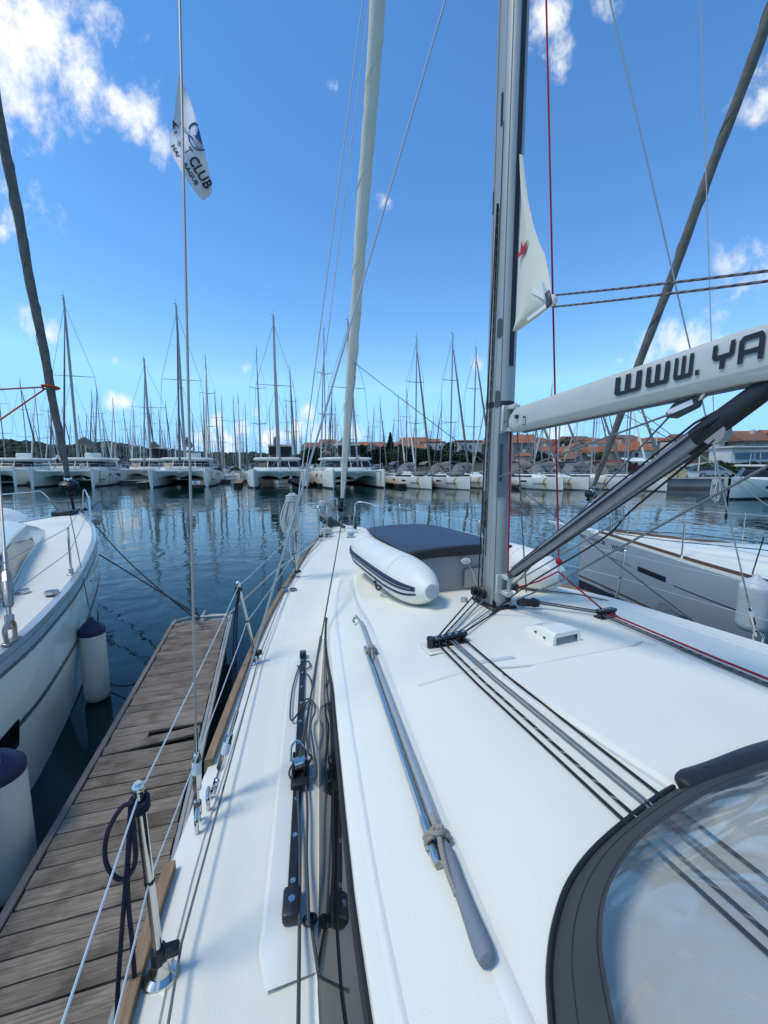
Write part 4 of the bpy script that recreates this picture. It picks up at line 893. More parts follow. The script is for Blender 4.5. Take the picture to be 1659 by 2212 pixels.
for k, (px, py, lab) in enumerate(((803, 1410, 'short beige lashing tied round both poles at their forward end'), (946, 1818, 'beige rope knot tying both poles together by the grip'))):
    q = onroof(px, py, .02); ax = (pb - pa).normalized(); x = ax.cross(Vector((0, 0, 1))).normalized(); z = Vector((0, 0, 1)); w = .038 if k else .034; rr = .0075 if k else .0065
    ls = empty('rope_lashing', lab, 'rope', MB2W @ q, HD); P = []
    for a in frange(0, 4 * math.pi, 44): P.append(x * math.cos(a) * w + z * (math.sin(a) * .026 + .002) + ax * (a / 12.6 - .5) * .03)
    mm = MB(); mm.tube(P, rr, 8, uvs=True)
    mm.tube(catmull([x * -.02 + z * .03, x * .0 + z * .042 + ax * .012, x * .02 + z * .034, ax * -.015 + z * .036 + x * .005, x * -.015 + z * .045], 6), rr, 8, uvs=True); mm.build('loops', 'rope_beige', ls)
    mm = MB(); mm.tube(catmull([z * .036, z * .036 + ax * -.03 + x * -.004, z * .022 + ax * (.09) + x * .01, z * .004 + ax * (.16 if k else .11) + x * .004], 6), rr, 8, uvs=True); mm.tube([z * .03, z * .05 + ax * -.05], rr, 8, uvs=True); mm.build('tail', 'rope_beige', ls)

# ============================================================ COILS, FENDER WHIPS and FLAG hung on our yacht
def coil(label, top, L, w, n, r, mat_='rope_white', lean=(0, 0), view=(1, 0, 0)):
    top = Vector(top); e = empty('rope_coil', label, 'rope', MB2W @ top, HD); rd = random.Random(int(L * 1000) + n); mm = MB(); vx = Vector(view).normalized(); vy = vx.cross(Vector((0, 0, 1)))
    for k in range(n):
        o = (k / (n - 1) - .5); l = L * rd.uniform(.82, 1.0); ww = w * rd.uniform(.75, 1.1); d = rd.uniform(-.03, .03)
        P = [vx * (o * w * .35) + vy * d, vx * (o * w * .6 - ww * .22) + vy * d - Vector((0, 0, l * .25)), vx * (o * w - ww * .35) + vy * d - Vector((0, 0, l * .72)), vx * (o * w) + vy * (d + .01) - Vector((0, 0, l)), vx * (o * w + ww * .3) + vy * (d + .02) - Vector((0, 0, l * .8)), vx * (o * w * .6 + ww * .2) + vy * (d + .02) - Vector((0, 0, l * .3))]
        P = [p + Vector((lean[0], lean[1], 0)) * (-p.z / L) for p in P]
        mm.tube(catmull(P, 5, True), r, 7, True, uvs=True)
    mm.build('loops', mat_, e); mm = MB()
    for k in range(4):
        zc = -L * .06 - k * r * 2.0; P = [vx * math.cos(a) * w * .48 + vy * math.sin(a) * w * .42 + Vector((0, 0, zc + .01 * math.sin(a))) for a in frange(0, 2*math.pi, 16)][:-1]; mm.tube(P, r, 7, True, uvs=True)
    mm.build('wraps', mat_, e); return e
c1 = raypt(631, 1066, 5.05)
cl1 = coil('large white rope coil hanging by the port rail near the bow', c1, .50, .15, 13, .0105, lean=(-.05, 0))
h1 = rope('spare_halyard', [raypt(786, -20, 5.6) , raypt(646, 1062, 5.06), ST[(-1, 2.5)][0] + Vector((0, 0, .02))], .0075, 'rope_white', own)
rope('spare_halyard', [raypt(800, -20, 5.6), raypt(706, 740, 5.2), raypt(652, 1068, 5.06)], .0055, 'rope_white', own)
rope('halyard_tail', [c1 + Vector((-.05, 0, -.42)), c1 + Vector((-.04, .0, -.75)), c1 + Vector((.01, 0, -.86)), c1 + Vector((.07, .02, -.78)), c1 + Vector((.08, 0, -.30))], .008, 'rope_white', own, 6)
c2 = raypt(697, 1082, 7.9); coil('small white rope coil draped over the bow rail', c2, .36, .16, 6, .012, lean=(.08, 0))
cq_ = Vector((OX - .55, 4.80, 1.56)); coil('white mooring line wrapped round the port bow cleat', cq_ + Vector((0, 0, .12)), .14, .16, 5, .014)
c3 = Bx(1546, 1036, 2.06); coil('white rope coil tied to the starboard shroud', c3, .21, .055, 8, .005)
rope('spare_halyard', [Bx(1511, -60, 1.6), Bx(1546, 1034, 2.06)], .0042, 'rope_white', own)
dk_end = Wz(433, 1332, .62)
def wrope(name, P, r, mat_, label, sm=0):
    o = rope(name, P, r, mat_, None, sm); return tag(o, label, 'rope')
bowc = MB2W @ cq_
wrope('mooring_line', [dk_end, MB2W @ Vector((-2.02, .50, 1.75)), MB2W @ Vector((-1.60, 2.5, 1.52)), bowc], .009, 'rope_white', 'white mooring line from the finger dock end to the yacht bow')
# navy fender lanyards on the two near stanchions
def whip(label, b, t, drop, px=()):
    e = empty('fender_lanyard', label, 'rope', MB2W @ t, HD); mm = MB()
    for k in range(3): mm.tube([Vector((.022 * math.cos(a), .022 * math.sin(a), -.035 - k * .012 + .004 * math.sin(a))) for a in frange(0, 2*math.pi, 12)][:-1], .007, 7, True, uvs=True)
    mm.build('hitch', 'rope_navy', e); mm = MB()
    for P in px: mm.tube(catmull([Vector(q) - t for q in P], 6), .0065, 7, uvs=True)
    mm.build('tails', 'rope_navy', e)
b1, t1 = ST[(-1, -1.47)]
def sx(px, py, y=-1.47): return By(px, py, y)
whip('navy fender rope looped on the nearest stanchion', b1, t1, .6, [[sx(288, 1735), sx(262, 1745), sx(232, 1800), sx(228, 1860), sx(250, 1895), sx(275, 1895), sx(292, 1860), sx(290, 1800), sx(284, 1745)],
     [sx(282, 1745), sx(276, 1850), sx(264, 2000), sx(255, 2130), sx(250, 2260)], [sx(285, 1745), sx(276, 1880), sx(278, 1960), sx(286, 2040), sx(296, 2200), sx(300, 2280)]])
b2, t2 = ST[(-1, .40)]
whip('navy fender rope hanging from the second stanchion', b2, t2, .6, [[By(517, 1268, .42), By(507, 1330, .36), By(504, 1400, .33), By(503, 1480, .3)], [By(519, 1268, .42), By(512, 1330, .36), By(510, 1420, .33), By(508, 1475, .3)]])
# flag
def flag_pt(px, py, off=0.0):
    w = .045 * math.sin((px - 366) * .055 + (py - 160) * .012) * min(1, (py - 160) / 120) + .02 * math.sin((px - 366) * .12 - py * .03) * min(1, (py - 160) / 120)
    return MB2W @ raypt(px, py, 2.30 + w - off)
rowsf = [(162, 386, 390), (185, 383, 398), (215, 380, 410), (245, 377, 420), (275, 371, 429), (300, 367, 436), (320, 366, 441), (340, 374, 445), (360, 386, 449), (380, 398, 454), (400, 411, 457), (415, 422, 459), (424, 430, 452), (432, 436, 441)]
fo = flag_pt(390, 165); fe = empty('club_flag', 'white club flag with dark lettering flying from the port shroud', 'flag', fo)
mm = MB()
def rf(y):
    for (a, l0, r0), (b, l1, r1) in zip(rowsf, rowsf[1:]):
        if y <= b: k = (y - a) / (b - a); return lerp(l0, l1, k), lerp(r0, r1, k)
    return rowsf[-1][1:]
secs = []
for y in frange(162, 432, 40):
    l, r_ = rf(y); secs.append([flag_pt(lerp(l, r_, u), y) - fo for u in frange(0, 1, 14)])
mm.loft(secs); mm.build('cloth', 'flag', fe)
def fD(x, y): return ((620 + x / 3.882) / 1.823, (250 + y / 3.882) / 1.823)
def ftext(txt, a, b, h, mat_='flag_ink', bold=.02):
    a = fD(*a); b = fD(*b); L = math.hypot(b[0]-a[0], b[1]-a[1]); ux, uy = (b[0]-a[0])/L, (b[1]-a[1])/L; vx, vy = uy, -ux
    vs, fs, w = text_geo(txt, 1.0, bold=bold); k = L / w; hh = h / 7.08 / .73
    mm = MB(); mm.add([flag_pt(a[0] + ux * v.x * k + vx * v.y * hh, a[1] + uy * v.x * k + vy * v.y * hh, .006) - fo for v in vs], fs); mm.build('lettering', mat_, fe, smooth=False)
ftext('CLUB', (470, 1470), (735, 1930), 150); ftext('RAGUE', (395, 1540), (590, 1870), 62); ftext('T', (400, 1330), (450, 1400) , 120); ftext('HA/', (200, 1260), (300, 1440), 65); ftext('A', (250, 1000), (330, 960), 130); ftext('P', (250, 1080), (290, 1095), 60); ftext('H', (300, 1250), (345, 1260), 90)
for poly in ([(468, 1028), (632, 992), (700, 1280), (655, 1205), (580, 1130)], [(432, 1040), (520, 1110), (610, 1200), (688, 1292), (615, 1285), (560, 1210)]):
    mm = MB(); mm.add([flag_pt(*fD(*p), .006) - fo for p in poly], [list(range(len(poly)))]); mm.build('emblem', 'flag_blue', fe, smooth=False)
for arc in ([(485, 1005), (500, 960), (535, 920), (580, 912), (620, 945)], [(475, 1110), (490, 1190), (530, 1260), (600, 1310), (660, 1325), (720, 1320)]):
    mm = MB(); mm.tube([p - fo for p in [flag_pt(*fD(*q), .006) for q in arc]], .0035, 5); mm.build('emblem_ring', 'flag_blue', fe)
for y in (163, 262): mm = MB(); mm.tube([flag_pt(390, y, .02) - fo, flag_pt(393, y + 4, .05) - fo, flag_pt(389, y + 6, .02) - fo], .004, 5); mm.build('tie', 'rope_beige', fe)
# ============================================================ FINGER DOCK
def plankmat(name, c1, c2, c3):
    m = bpy.data.materials.new(name); m.use_nodes = True; nt = m.node_tree; n = nt.nodes; l = nt.links; b = n['Principled BSDF']; b.inputs['Roughness'].default_value = .85; b.inputs['Specular IOR Level'].default_value = .25
    t = n.new('ShaderNodeTexCoord'); oi = n.new('ShaderNodeObjectInfo'); va = n.new('ShaderNodeVectorMath'); va.operation = 'MULTIPLY_ADD'
    cb = n.new('ShaderNodeCombineXYZ'); l.new(oi.outputs['Random'], cb.inputs[0]); l.new(oi.outputs['Random'], cb.inputs[1]); l.new(cb.outputs[0], va.inputs[0]); va.inputs[1].default_value = (17, 31, 0); l.new(t.outputs['Object'], va.inputs[2])
    mp = n.new('ShaderNodeMapping'); mp.inputs['Scale'].default_value = (1.2, 22, 8); l.new(va.outputs[0], mp.inputs[0])
    g = n.new('ShaderNodeTexNoise'); g.inputs['Scale'].default_value = 4; g.inputs['Detail'].default_value = 8; g.inputs['Roughness'].default_value = .65; g.inputs['Distortion'].default_value = .6; l.new(mp.outputs[0], g.inputs['Vector'])
    k = n.new('ShaderNodeTexNoise'); k.inputs['Scale'].default_value = 3.2; k.inputs['Detail'].default_value = 4; l.new(va.outputs[0], k.inputs['Vector'])
    kr = n.new('ShaderNodeMapRange'); kr.inputs['From Min'].default_value = .50; kr.inputs['From Max'].default_value = .68; l.new(k.outputs['Fac'], kr.inputs['Value'])
    gr = n.new('ShaderNodeMapRange'); gr.inputs['From Min'].default_value = .32; gr.inputs['From Max'].default_value = .68; l.new(g.outputs['Fac'], gr.inputs['Value'])
    m1 = n.new('ShaderNodeMixRGB'); m1.inputs['Color1'].default_value = (*c1, 1); m1.inputs['Color2'].default_value = (*c2, 1); l.new(gr.outputs[0], m1.inputs['Fac'])
    m2 = n.new('ShaderNodeMixRGB'); l.new(m1.outputs[0], m2.inputs['Color1']); m2.inputs['Color2'].default_value = (*c3, 1)
    kf = n.new('ShaderNodeMath'); kf.operation = 'MULTIPLY'; kf.inputs[1].default_value = .65; l.new(kr.outputs[0], kf.inputs[0]); l.new(kf.outputs[0], m2.inputs['Fac'])
    hv = n.new('ShaderNodeHueSaturation'); l.new(m2.outputs[0], hv.inputs['Color']); rv = n.new('ShaderNodeMapRange'); rv.inputs['To Min'].default_value = .84; rv.inputs['To Max'].default_value = 1.16; l.new(oi.outputs['Random'], rv.inputs['Value']); l.new(rv.outputs[0], hv.inputs['Value']); l.new(hv.outputs[0], b.inputs['Base Color'])
    bp = n.new('ShaderNodeBump'); bp.inputs['Strength'].default_value = .8; bp.inputs['Distance'].default_value = .006; l.new(g.outputs['Fac'], bp.inputs['Height']); l.new(bp.outputs[0], b.inputs['Normal']); M[name] = m
plankmat('plank', (.135, .116, .094), (.325, .285, .232), (.065, .054, .043))
pmat('plaster_edge', (.42, .39, .33), .8, var=.25, vscale=6)
DZ = .45; DH = R(16.5)
d0 = Wz(375, 1347, DZ)   # far left corner of the planking
dock = empty('finger_dock', 'weathered grey plank finger dock with rounded metal end between two yachts', 'dock', (d0.x, d0.y, 0), DH)
DW = .80; rd = random.Random(5); pw = .114
def plank_mesh(L, w, cut=0.0):
    mm = MB(); g_ = 5; prof = []
    for k in range(g_ * 2 + 1): prof.append((-w/2 + w * k / (g_*2), 0 if k % 2 else -.0055))   # ribbed walking face
    prof[0] = (-w/2, -.008); prof[-1] = (w/2, -.008)
    pr = [(-w/2, -.03)] + prof + [(w/2, -.03)]
    mm.loft([[Vector((x, y, z)) for y, z in pr] for x in (-L/2, L/2)], False, True, True); return mm
pms = []
for i in range(78):
    y = -.06 - i * (pw + .0085)
    L = DW - .05 + rd.uniform(-.008, .008)
    broken = i in (22,)
    if broken:
        for x0, x1, dy in ((-DW/2 + .03, -DW/2 + .33, 0.0),):
            mm = plank_mesh(x1 - x0, pw); o = mm.build('plank', 'plank', dock, ang=20); o.location = (DW/2 + (x0 + x1)/2, y, DZ); o.rotation_euler = (0, 0, R(-1))
        continue
    if len(pms) < 5: mm = plank_mesh(DW - .045, pw * rd.uniform(.97, 1.03)); o = mm.build('plank', 'plank', dock, ang=20); pms.append(o.data)
    else: o = bpy.data.objects.new('plank', pms[i % 5]); COL.objects.link(o); o.parent = dock
    o.location = (DW/2 + rd.uniform(-.006, .006), y + rd.uniform(-.003, .003), DZ + rd.uniform(-.004, .003)); o.rotation_euler = (R(rd.uniform(-1, 1)), 0, R(rd.uniform(-.35, .35)) + (math.pi if rd.random() < .5 else 0))
    if i == 23: o.rotation_euler = (0, 0, R(6.5)); o.location.y += .045; o.location.z += .006
    if i == 21: o.rotation_euler = (0, 0, R(1.0))
for x in (-.004, DW + .004):
    mm = MB(); mm.box((x, -5.0, DZ - .045), (.03, 10.4, .10), None, .006); mm.build('side_rail', 'alu' if x > 0 else 'canvas_tan', dock)
    mm = MB(); mm.box((x + (.03 if x > 0 else -.02), -5.0, DZ - .02), (.03, 10.3, .05), None, .012, 2); mm.build('edge_fender', 'plaster_edge' if x > 0 else 'canvas_tan', dock)
mm = MB(); mm.tube(catmull([(0, -.1, DZ), (.0, .02, DZ), (.07, .14, DZ), (.25, .20, DZ), (.55, .20, DZ), (.74, .13, DZ), (.81, .0, DZ), (.81, -.12, DZ)], 6), .022, 8); mm.build('end_rail', 'alu', dock)
mm = MB(); mm.box((DW/2, .06, DZ - .05), (DW - .06, .16, .03), None, .01); mm.build('end_plate', 'far_grey', dock)
for x, y in ((.06, -4.95), (.73, -4.95), (DW/2 + .02, .12)):
    mm = MB(); mm.tube(catmull([(x - .0, y - .15, DZ + .06), (x, y - .07, DZ + .075), (x, y + .07, DZ + .075), (x, y + .15, DZ + .06)], 5), [.010] + [.018] * 14 + [.010], 10); mm.box((x, y, DZ + .03), (.05, .14, .07), None, .012, 2); mm.box((x, y, DZ + .004), (.08, .22, .012), None, .004); mm.build('dock_cleat', 'alu', dock)
for y in (-.6, -4.4, -8.4):
    mm = MB(); mm.box((DW/2, y, .12), (DW - .1, 1.0, .5), None, .05, 2); mm.build('float', 'rubber', dock)
mm = MB(); mm.box((DW/2, -5, DZ - .07), (DW - .1, 10.2, .04)); mm.build('under_frame', 'rubber', dock)
wrope('stern_line', [MB2W @ Vector((-6.8, 9.9, 1.2)), dk_end + Vector((0, 0, .0))], .013, 'rope_navy', 'upper black mooring line from the left yacht bow to the finger dock')
wrope('stern_line', sag(Wz(196, 1122, 1.30), dk_end + Vector((-.02, -.04, -.04)), .16, 12), .014, 'rope_black', 'lower slack black mooring line from the left yacht bow to the finger dock')
wrope('floating_line', sag(Wz(235, 1477, .06), Wz(300, 1474, .2), .04, 8), .008, 'rope_black', 'short dark line between the left yacht and the finger dock at the water')

# ============================================================ NEIGHBOUR YACHTS
def local_of(origin, rz):
    Mx = (Matrix.Translation(origin) @ Matrix.Rotation(rz, 4, 'Z')).inverted(); return lambda p: Mx @ Vector(p)
def hull_pt(HB_, ZS_, WL_, y, z, side, off=0.0, keel=-.35):
    hb = max(.008, stab(HB_, y)); zs = stab(ZS_, y); w = tab(WL_, y); t = (zs - z) / (zs - keel)
    f = 1 + .02 * math.sin(math.pi * min(1, t * 1.6)) - (1 - w) * max(0, t) ** 2.2
    return Vector((side * (hb * f + off), y, z))
def hull_band(HB_, ZS_, WL_, ys, side, za, zb, off, rel=True):
    mm = MB(); secs = []
    for y in ys:
        zs = stab(ZS_, y) if rel else 0.0; secs.append([hull_pt(HB_, ZS_, WL_, y, zs + za, side, off), hull_pt(HB_, ZS_, WL_, y, zs + (za + zb) / 2, side, off), hull_pt(HB_, ZS_, WL_, y, zs + zb, side, off)])
    mm.loft(secs); return mm
def furled(parent, a, b, r, mat_, name='furled_genoa'):
    a = Vector(a); b = Vector(b); n = 70; P = [a.lerp(b, i / n) for i in range(n + 1)]; ax = (b - a).normalized()
    mm = MB(); mm.tube(P, [r * tab([(0, .5), (.03, .8), (.15, 1.0), (.6, 1.05), (1, .4)], i / n) * (1 + .05 * math.sin(i * 1.9)) for i in range(n + 1)], 12)
    for i, v in enumerate(mm.v[:12 * (n + 1)]): k = i % 12; c = P[i // 12]; v += (v - c) * .12 * math.sin(k / 12 * 2 * math.pi + (i // 12) * .5)
    o = mm.build(name, mat_, parent); mm = MB(); wr = []
    x = ax.orthogonal().normalized(); y = ax.cross(x)
    for i in range(700): t = i / 700; q = i * .10; wr.append(a.lerp(b, t) + (x * math.cos(q) + y * math.sin(q)) * r * 1.02 * tab([(0, .5), (.03, .8), (.15, 1.0), (.6, 1.05), (1, .4)], t))
    mm.tube(wr, r * .09, 4); mm.build('sail_edge', mat_, o); return o
def drum(parent, c, ax, k=1.0):
    mm = MB(); mm.lathe([(.03*k, -.16*k), (.05*k, -.14*k), (.05*k, -.07*k), (.10*k, -.06*k), (.12*k, -.03*k), (.12*k, .03*k), (.09*k, .05*k), (.04*k, .07*k), (.04*k, .14*k)], c, ax, 18); d_ = mm.build('furler_drum', 'black', parent)
    mm = MB(); mm.lathe([(.046*k, .07*k), (.048*k, .075*k), (.048*k, .11*k), (.044*k, .115*k)], c, ax, 14); mm.build('drum_collar', 'chrome', d_)
def mk_stanchion(parent, b, t, foot=True):
    mm = MB(); mm.cyl(b, t, .0135, 10); mm.ball(Vector(t), .017, 8, 5); o = mm.build('stanchion', 'chrome', parent)
    if foot: mm = MB(); mm.lathe([(.05, -.01), (.045, .0), (.025, .015), (.022, .08), (.016, .085)], b, n=12, sx=1.0, sy=1.2); mm.build('stanchion_base', 'gelcoat_grey', o)
# ---- left yacht
LO = Vector((-7.81, 10.06, 0)); left = empty('sailing_yacht', 'white yacht on the left of the finger dock with grey stripes', 'yacht', LO, HD); L_ = local_of(LO, HD)
def Lz(px, py, z): return L_(Wz(px, py, z))
HBL = [(-15, 2.2), (-11, 2.38), (-8, 2.38), (-7.2, 2.30), (-6.2, 2.15), (-4.9, 1.87), (-3.6, 1.54), (-2.3, 1.11), (-1.2, .64), (-.5, .29), (0, .03)]
ZSL = [(-15, 1.40), (-7.6, 1.40), (-4, 1.49), (0, 1.66)]; WLL = [(-15, .97), (-5, .95), (-2, .85), (0, .7)]
ysl = frange(-14, 0, 60)
m = MB(); m.loft(hull_sections(HBL, ZSL, ysl, WLL, n=10), False, True, False); m.build('hull', 'hull_gloss', left)
m = MB(); m.loft(deck_sections(HBL, ZSL, ysl, camber=.07, inset=.07, lift=.012)); m.build('deck', 'nonskid', left)
m = MB(); strip_along(m, HBL, ZSL, frange(-14, -.05, 60), 1, .07, .012, -.02, .035); strip_along(m, HBL, ZSL, frange(-14, -.05, 60), -1, .07, .012, -.02, .035); m.build('toe_rail', 'gelcoat_grey', left)
hull_band(HBL, ZSL, WLL, frange(-14, -.1, 60), 1, -.105, -.135, .006).build('hull_stripe', 'hull_stripe', left)
hull_band(HBL, ZSL, WLL, frange(-14, -.1, 60), 1, -.025, -.095, .010).build('rub_rail', 'gelcoat_grey', left)
hull_band(HBL, ZSL, WLL, frange(-8.2, -.4, 50), 1, -.585, -.63, .005).build('hull_stripe', 'hull_stripe', left)
hull_band(HBL, ZSL, WLL, frange(-9.6, -8.2, 8), 1, -.55, -.78, .006).build('hull_window', 'window', left)
hull_band(HBL, ZSL, WLL, frange(-14, -.03, 50), 1, -1.40, -1.75, .004).build('antifouling', 'antifoul', left)
p = hull_pt(HBL, ZSL, WLL, -5.2, 1.20, 1, .0); mm = MB(); mm.lathe([(.03, 0), (.028, .012), (.014, .014), (.012, .002)], p, (1, .2, 0), 12); mm.build('skin_fitting', 'chrome', left)
# cabin, partly under a white cover
CBL = [(-12, 1.85), (-7.5, 1.80), (-6.5, 1.62), (-5.2, 1.20), (-4.0, .85), (-3.0, .55), (-2.6, .40)]
m = MB(); secs = []
for y in frange(-13, -2.6, 52):
    b = stab(CBL, y); zd = stab(ZSL, y) + .06; h = .46 * min(1, (-2.55 - y) / 1.6) ** .8
    secs.append([Vector((x, y, z)) for x, z in ((-b, zd), (-b + .10, zd + h * .8), (-b + .28, zd + h), (0, zd + h + .08), (b - .28, zd + h), (b - .10, zd + h * .8), (b, zd))])
m.loft(secs, False, False, True); m.build('coachroof', 'gelcoat', left, ang=30)
m = MB(); secs = []
for y in frange(-9.8, -4.2, 28):
    b = stab(CBL, y); zd = stab(ZSL, y) + .06; h = .46; k = min(1, max(0, -4.15 - y) / 1.3) ** .6
    secs.append([Vector((lerp(b, b - .10, f) + .012, y, zd + h * .8 * f)) for f in (.10 + .1 * (1 - k), .5, .10 + .1 * (1 - k) + .84 * k)])
m.loft(secs); m.build('side_window', 'window', left)
m = MB(); secs = []
for y in frange(-6.8, -3.35, 10):
    b = stab(CBL, y) * .72; zd = stab(ZSL, y) + .44 + .03 * math.sin(y * 3)
    secs.append([Vector((b * u, y, zd + .17 * (1 - abs(u) ** 4) + .025 * math.sin(y * 5 + u * 4))) for u in frange(-1, 1, 8)])
m.loft(secs, False, True, True); m.build('hatch_cover', 'hypalon', left, ang=20)
# pulpit
for P in ([(-1.28, -2.55, 1.60), (-1.22, -2.3, 2.20), (-1.12, -2.1, 2.24), (-.55, -.9, 2.26), (-.42, -.62, 2.22), (-.25, -.25, 1.68)], [(.98, -2.1, 1.62), (.94, -1.95, 2.16), (.86, -1.8, 2.22), (.40, -.55, 2.26), (.30, -.38, 2.2), (.22, -.28, 1.68)]):
    mm = MB(); mm.tube(catmull(P, 6), .0135, 8); pl = mm.build('pulpit', 'chrome', left)
    mm = MB(); s_ = 1 if P[0][0] > 0 else -1; mm.cyl(Vector(P[1]).lerp(Vector(P[0]), .45), Vector(P[4]).lerp(Vector(P[5]), .5), .010, 8); mm.cyl((s_ * .70, -1.25, 1.62), (s_ * .68, -1.25, 2.24), .011, 8); mm.build('pulpit_rail', 'chrome', pl)
lst = [(-5.85, None), (-8.4, None)]
tops, mids = [Vector((.97, -2.08, 2.16))], [Vector((.97, -2.08, 1.9))]
for y, _ in lst:
    hb = stab(HBL, y) - .10; b = Vector((hb, y, stab(ZSL, y) + .02)); t = b + Vector((.01, 0, .62)); mk_stanchion(left, b, t); tops.append(t); mids.append(b.lerp(t, .5))
for P in (tops, mids):
    mm = MB(); mm.tube(P, .0045, 6); mm.build('lifeline', 'wire', left)
tops = [Vector((-1.27, -2.5, 2.2))]; 
for y, _ in lst: hb = stab(HBL, y) - .1; b = Vector((-hb, y, stab(ZSL, y) + .02)); mk_stanchion(left, b, b + Vector((0, 0, .62))); tops.append(b + Vector((0, 0, .62)))
mm = MB(); mm.tube(tops, .0045, 6); mm.build('lifeline', 'wire', left)
la = L_(Wy(146, 1030, 10.2)); lb = L_((-7.15, 7.3, 17.0)); furled(left, la, lb, .088, 'sail_grey'); axl = (lb - la).normalized(); drum(left, la - axl * .22, axl, 1.75)
mm = MB(); mm.tube([la - axl * .9, la - axl * .3], .035, 8); mm.build('forestay', 'black', left)
mm = MB(); mm.bar((-.25, -.55, 1.72), (.10, .35, 1.72), .10, .08, .01); mm.box((-.1, -.4, 1.72), (.4, .5, .10), None, .02); mm.build('bow_roller', 'black', left)
mm = MB(); c = Vector((.30, .10, 1.78)); mm.lathe([(.005, 0), (.16, .03), (.22, .06), (.235, .062), (.16, .02), (.005, -.01)], c, (.75, -.4, .55), 16, sx=1.0, sy=.8); mm.bar(c, c + Vector((.20, -.12, .20)), .03, .03, .005); mm.build('anchor', 'anchor_steel', left)
for px, py in ((47, 1276), (111, 1278)):
    q = Lz(px, py, 1.475); mm = MB(); mm.lathe([(.07, -.02), (.07, .008), (.055, .012), (.05, .006)], q, n=18); f_ = mm.build('deck_filler', 'steel', left); mm = MB(); mm.lathe([(.045, .006), (.04, .012)], q, n=12); mm.build('filler_cap', 'hull_stripe', f_)
ls0 = Lz(24, 1385, 1.45); le = turnbuckle(left, ls0, (L_(Wy(-4, 1000, 4.2)) - ls0), .36, 2.0, 'tarnish')
mm = MB(); mm.tube([le, le + (L_(Wy(-4, 1000, 4.2)) - ls0).normalized() * 9], .011, 8); mm.build('shroud', 'wire_tan', left)
mm = MB(); q = Lz(20, 1075, 2.0); tq = Vector((-2.2, -5.6, 1.95))
# inflatable carried on the left yacht's far side deck
ldn = empty('inflatable_dinghy', 'white inflatable tube with dark stripe on the left yacht foredeck', 'dinghy', L_.__call__ and (Matrix.Translation(LO) @ Matrix.Rotation(HD, 4, 'Z')) @ Vector((-1.25, -4.2, 1.75)), HD)
mm = MB(); P = catmull([(-.2, .9, .12), (.05, .6, .12), (.18, .1, .12), (.18, -1.2, .12)], 8); mm.tube(P, [.10 + .12 * min(1, i / 6) for i in range(len(P))], 16); tb = mm.build('tube', 'hypalon', ldn)
mm = MB(); mm.tube([Vector((p.x + .205, p.y + .02, p.z - .06)) for p in P[6:]], .022, 8); mm.tube([Vector((p.x + .17, p.y + .02, p.z - .14)) for p in P[6:]], .014, 8); mm.build('rubbing_strake', 'navy', ldn)
# orange sheets on the left yacht's furled sail
oq = la.lerp(lb, .148) + Vector((-.14, 0, 0)); MLW = Matrix.Translation(LO) @ Matrix.Rotation(HD, 4, 'Z')
rope('sheet_knot', [oq + Vector((.14 + .16 * math.cos(a), .16 * math.sin(a), .03 * math.sin(a * .5))) for a in frange(0, 9.4, 24)], .022, 'rope_orange', left)
rope('genoa_sheet', [oq, L_(Wy(-70, 845, 8.6))], .018, 'rope_orange', left); rope('genoa_sheet', [oq + Vector((0, 0, -.06)), L_(Wy(-70, 955, 7.6))], .018, 'rope_orange', left)
rope('loose_rope', [Vector((-1.0 + .35 * math.sin(a * .9) + a * .03, -2.1 + .16 * math.cos(a * 1.3), 1.70)) for a in frange(0, 14, 60)], .016, 'rope_beige', left)
# fenders of the left yacht
def fender(label, bottom, L, r, mat_, lanyard, top='fender_navy', name='hull_fender', lr='rope_grey'):
    e = empty(name, label, 'fender', bottom); k = L
    mm = MB(); mm.lathe([(.01, 0), (r * .75, .012), (r * .96, .045), (r, .10), (r * 1.0, k * .5), (r, k - .03), (r * .985, k - .005)], (0, 0, 0), n=24); mm.build('body', mat_, e)
    mm = MB(); mm.lathe([(r * 1.0, k - .05), (r * 1.02, k), (r * .97, k + .025), (r * .60, k + .085), (r * .30, k + .115), (r * .18, k + .15), (.008, k + .16)], (0, 0, 0), n=24)
    for i, v in enumerate(mm.v): v += Vector((v.x, v.y, 0)) * .05 * math.sin((i % 24) * 2.1) * (1 if v.z > k + .05 else 0)
    mm.build('cap', top, e)
    P = [Vector((0, 0, k + .14))] + [Vector(p) - Vector(bottom) for p in lanyard]; mm = MB(); mm.tube(P, .008, 6, uvs=True); mm.build('lanyard', lr, e); return e
fb = Wz(212, 1510, .0); fender('tall cream fender with navy cap hanging at the bow of the left yacht', fb, .90, .136, 'fender', [Wy(199, 1345, fb.y), MLW @ tops[0] if False else Wz(152, 1114, 2.08)])
fb2 = Wz(22, 1925, .02); fender('cream fender with navy cap at the lower left corner beside the dock', fb2, .90, .155, 'fender', [Wy(-2, 1650, fb2.y - .1), Wy(-20, 1450, fb2.y)])

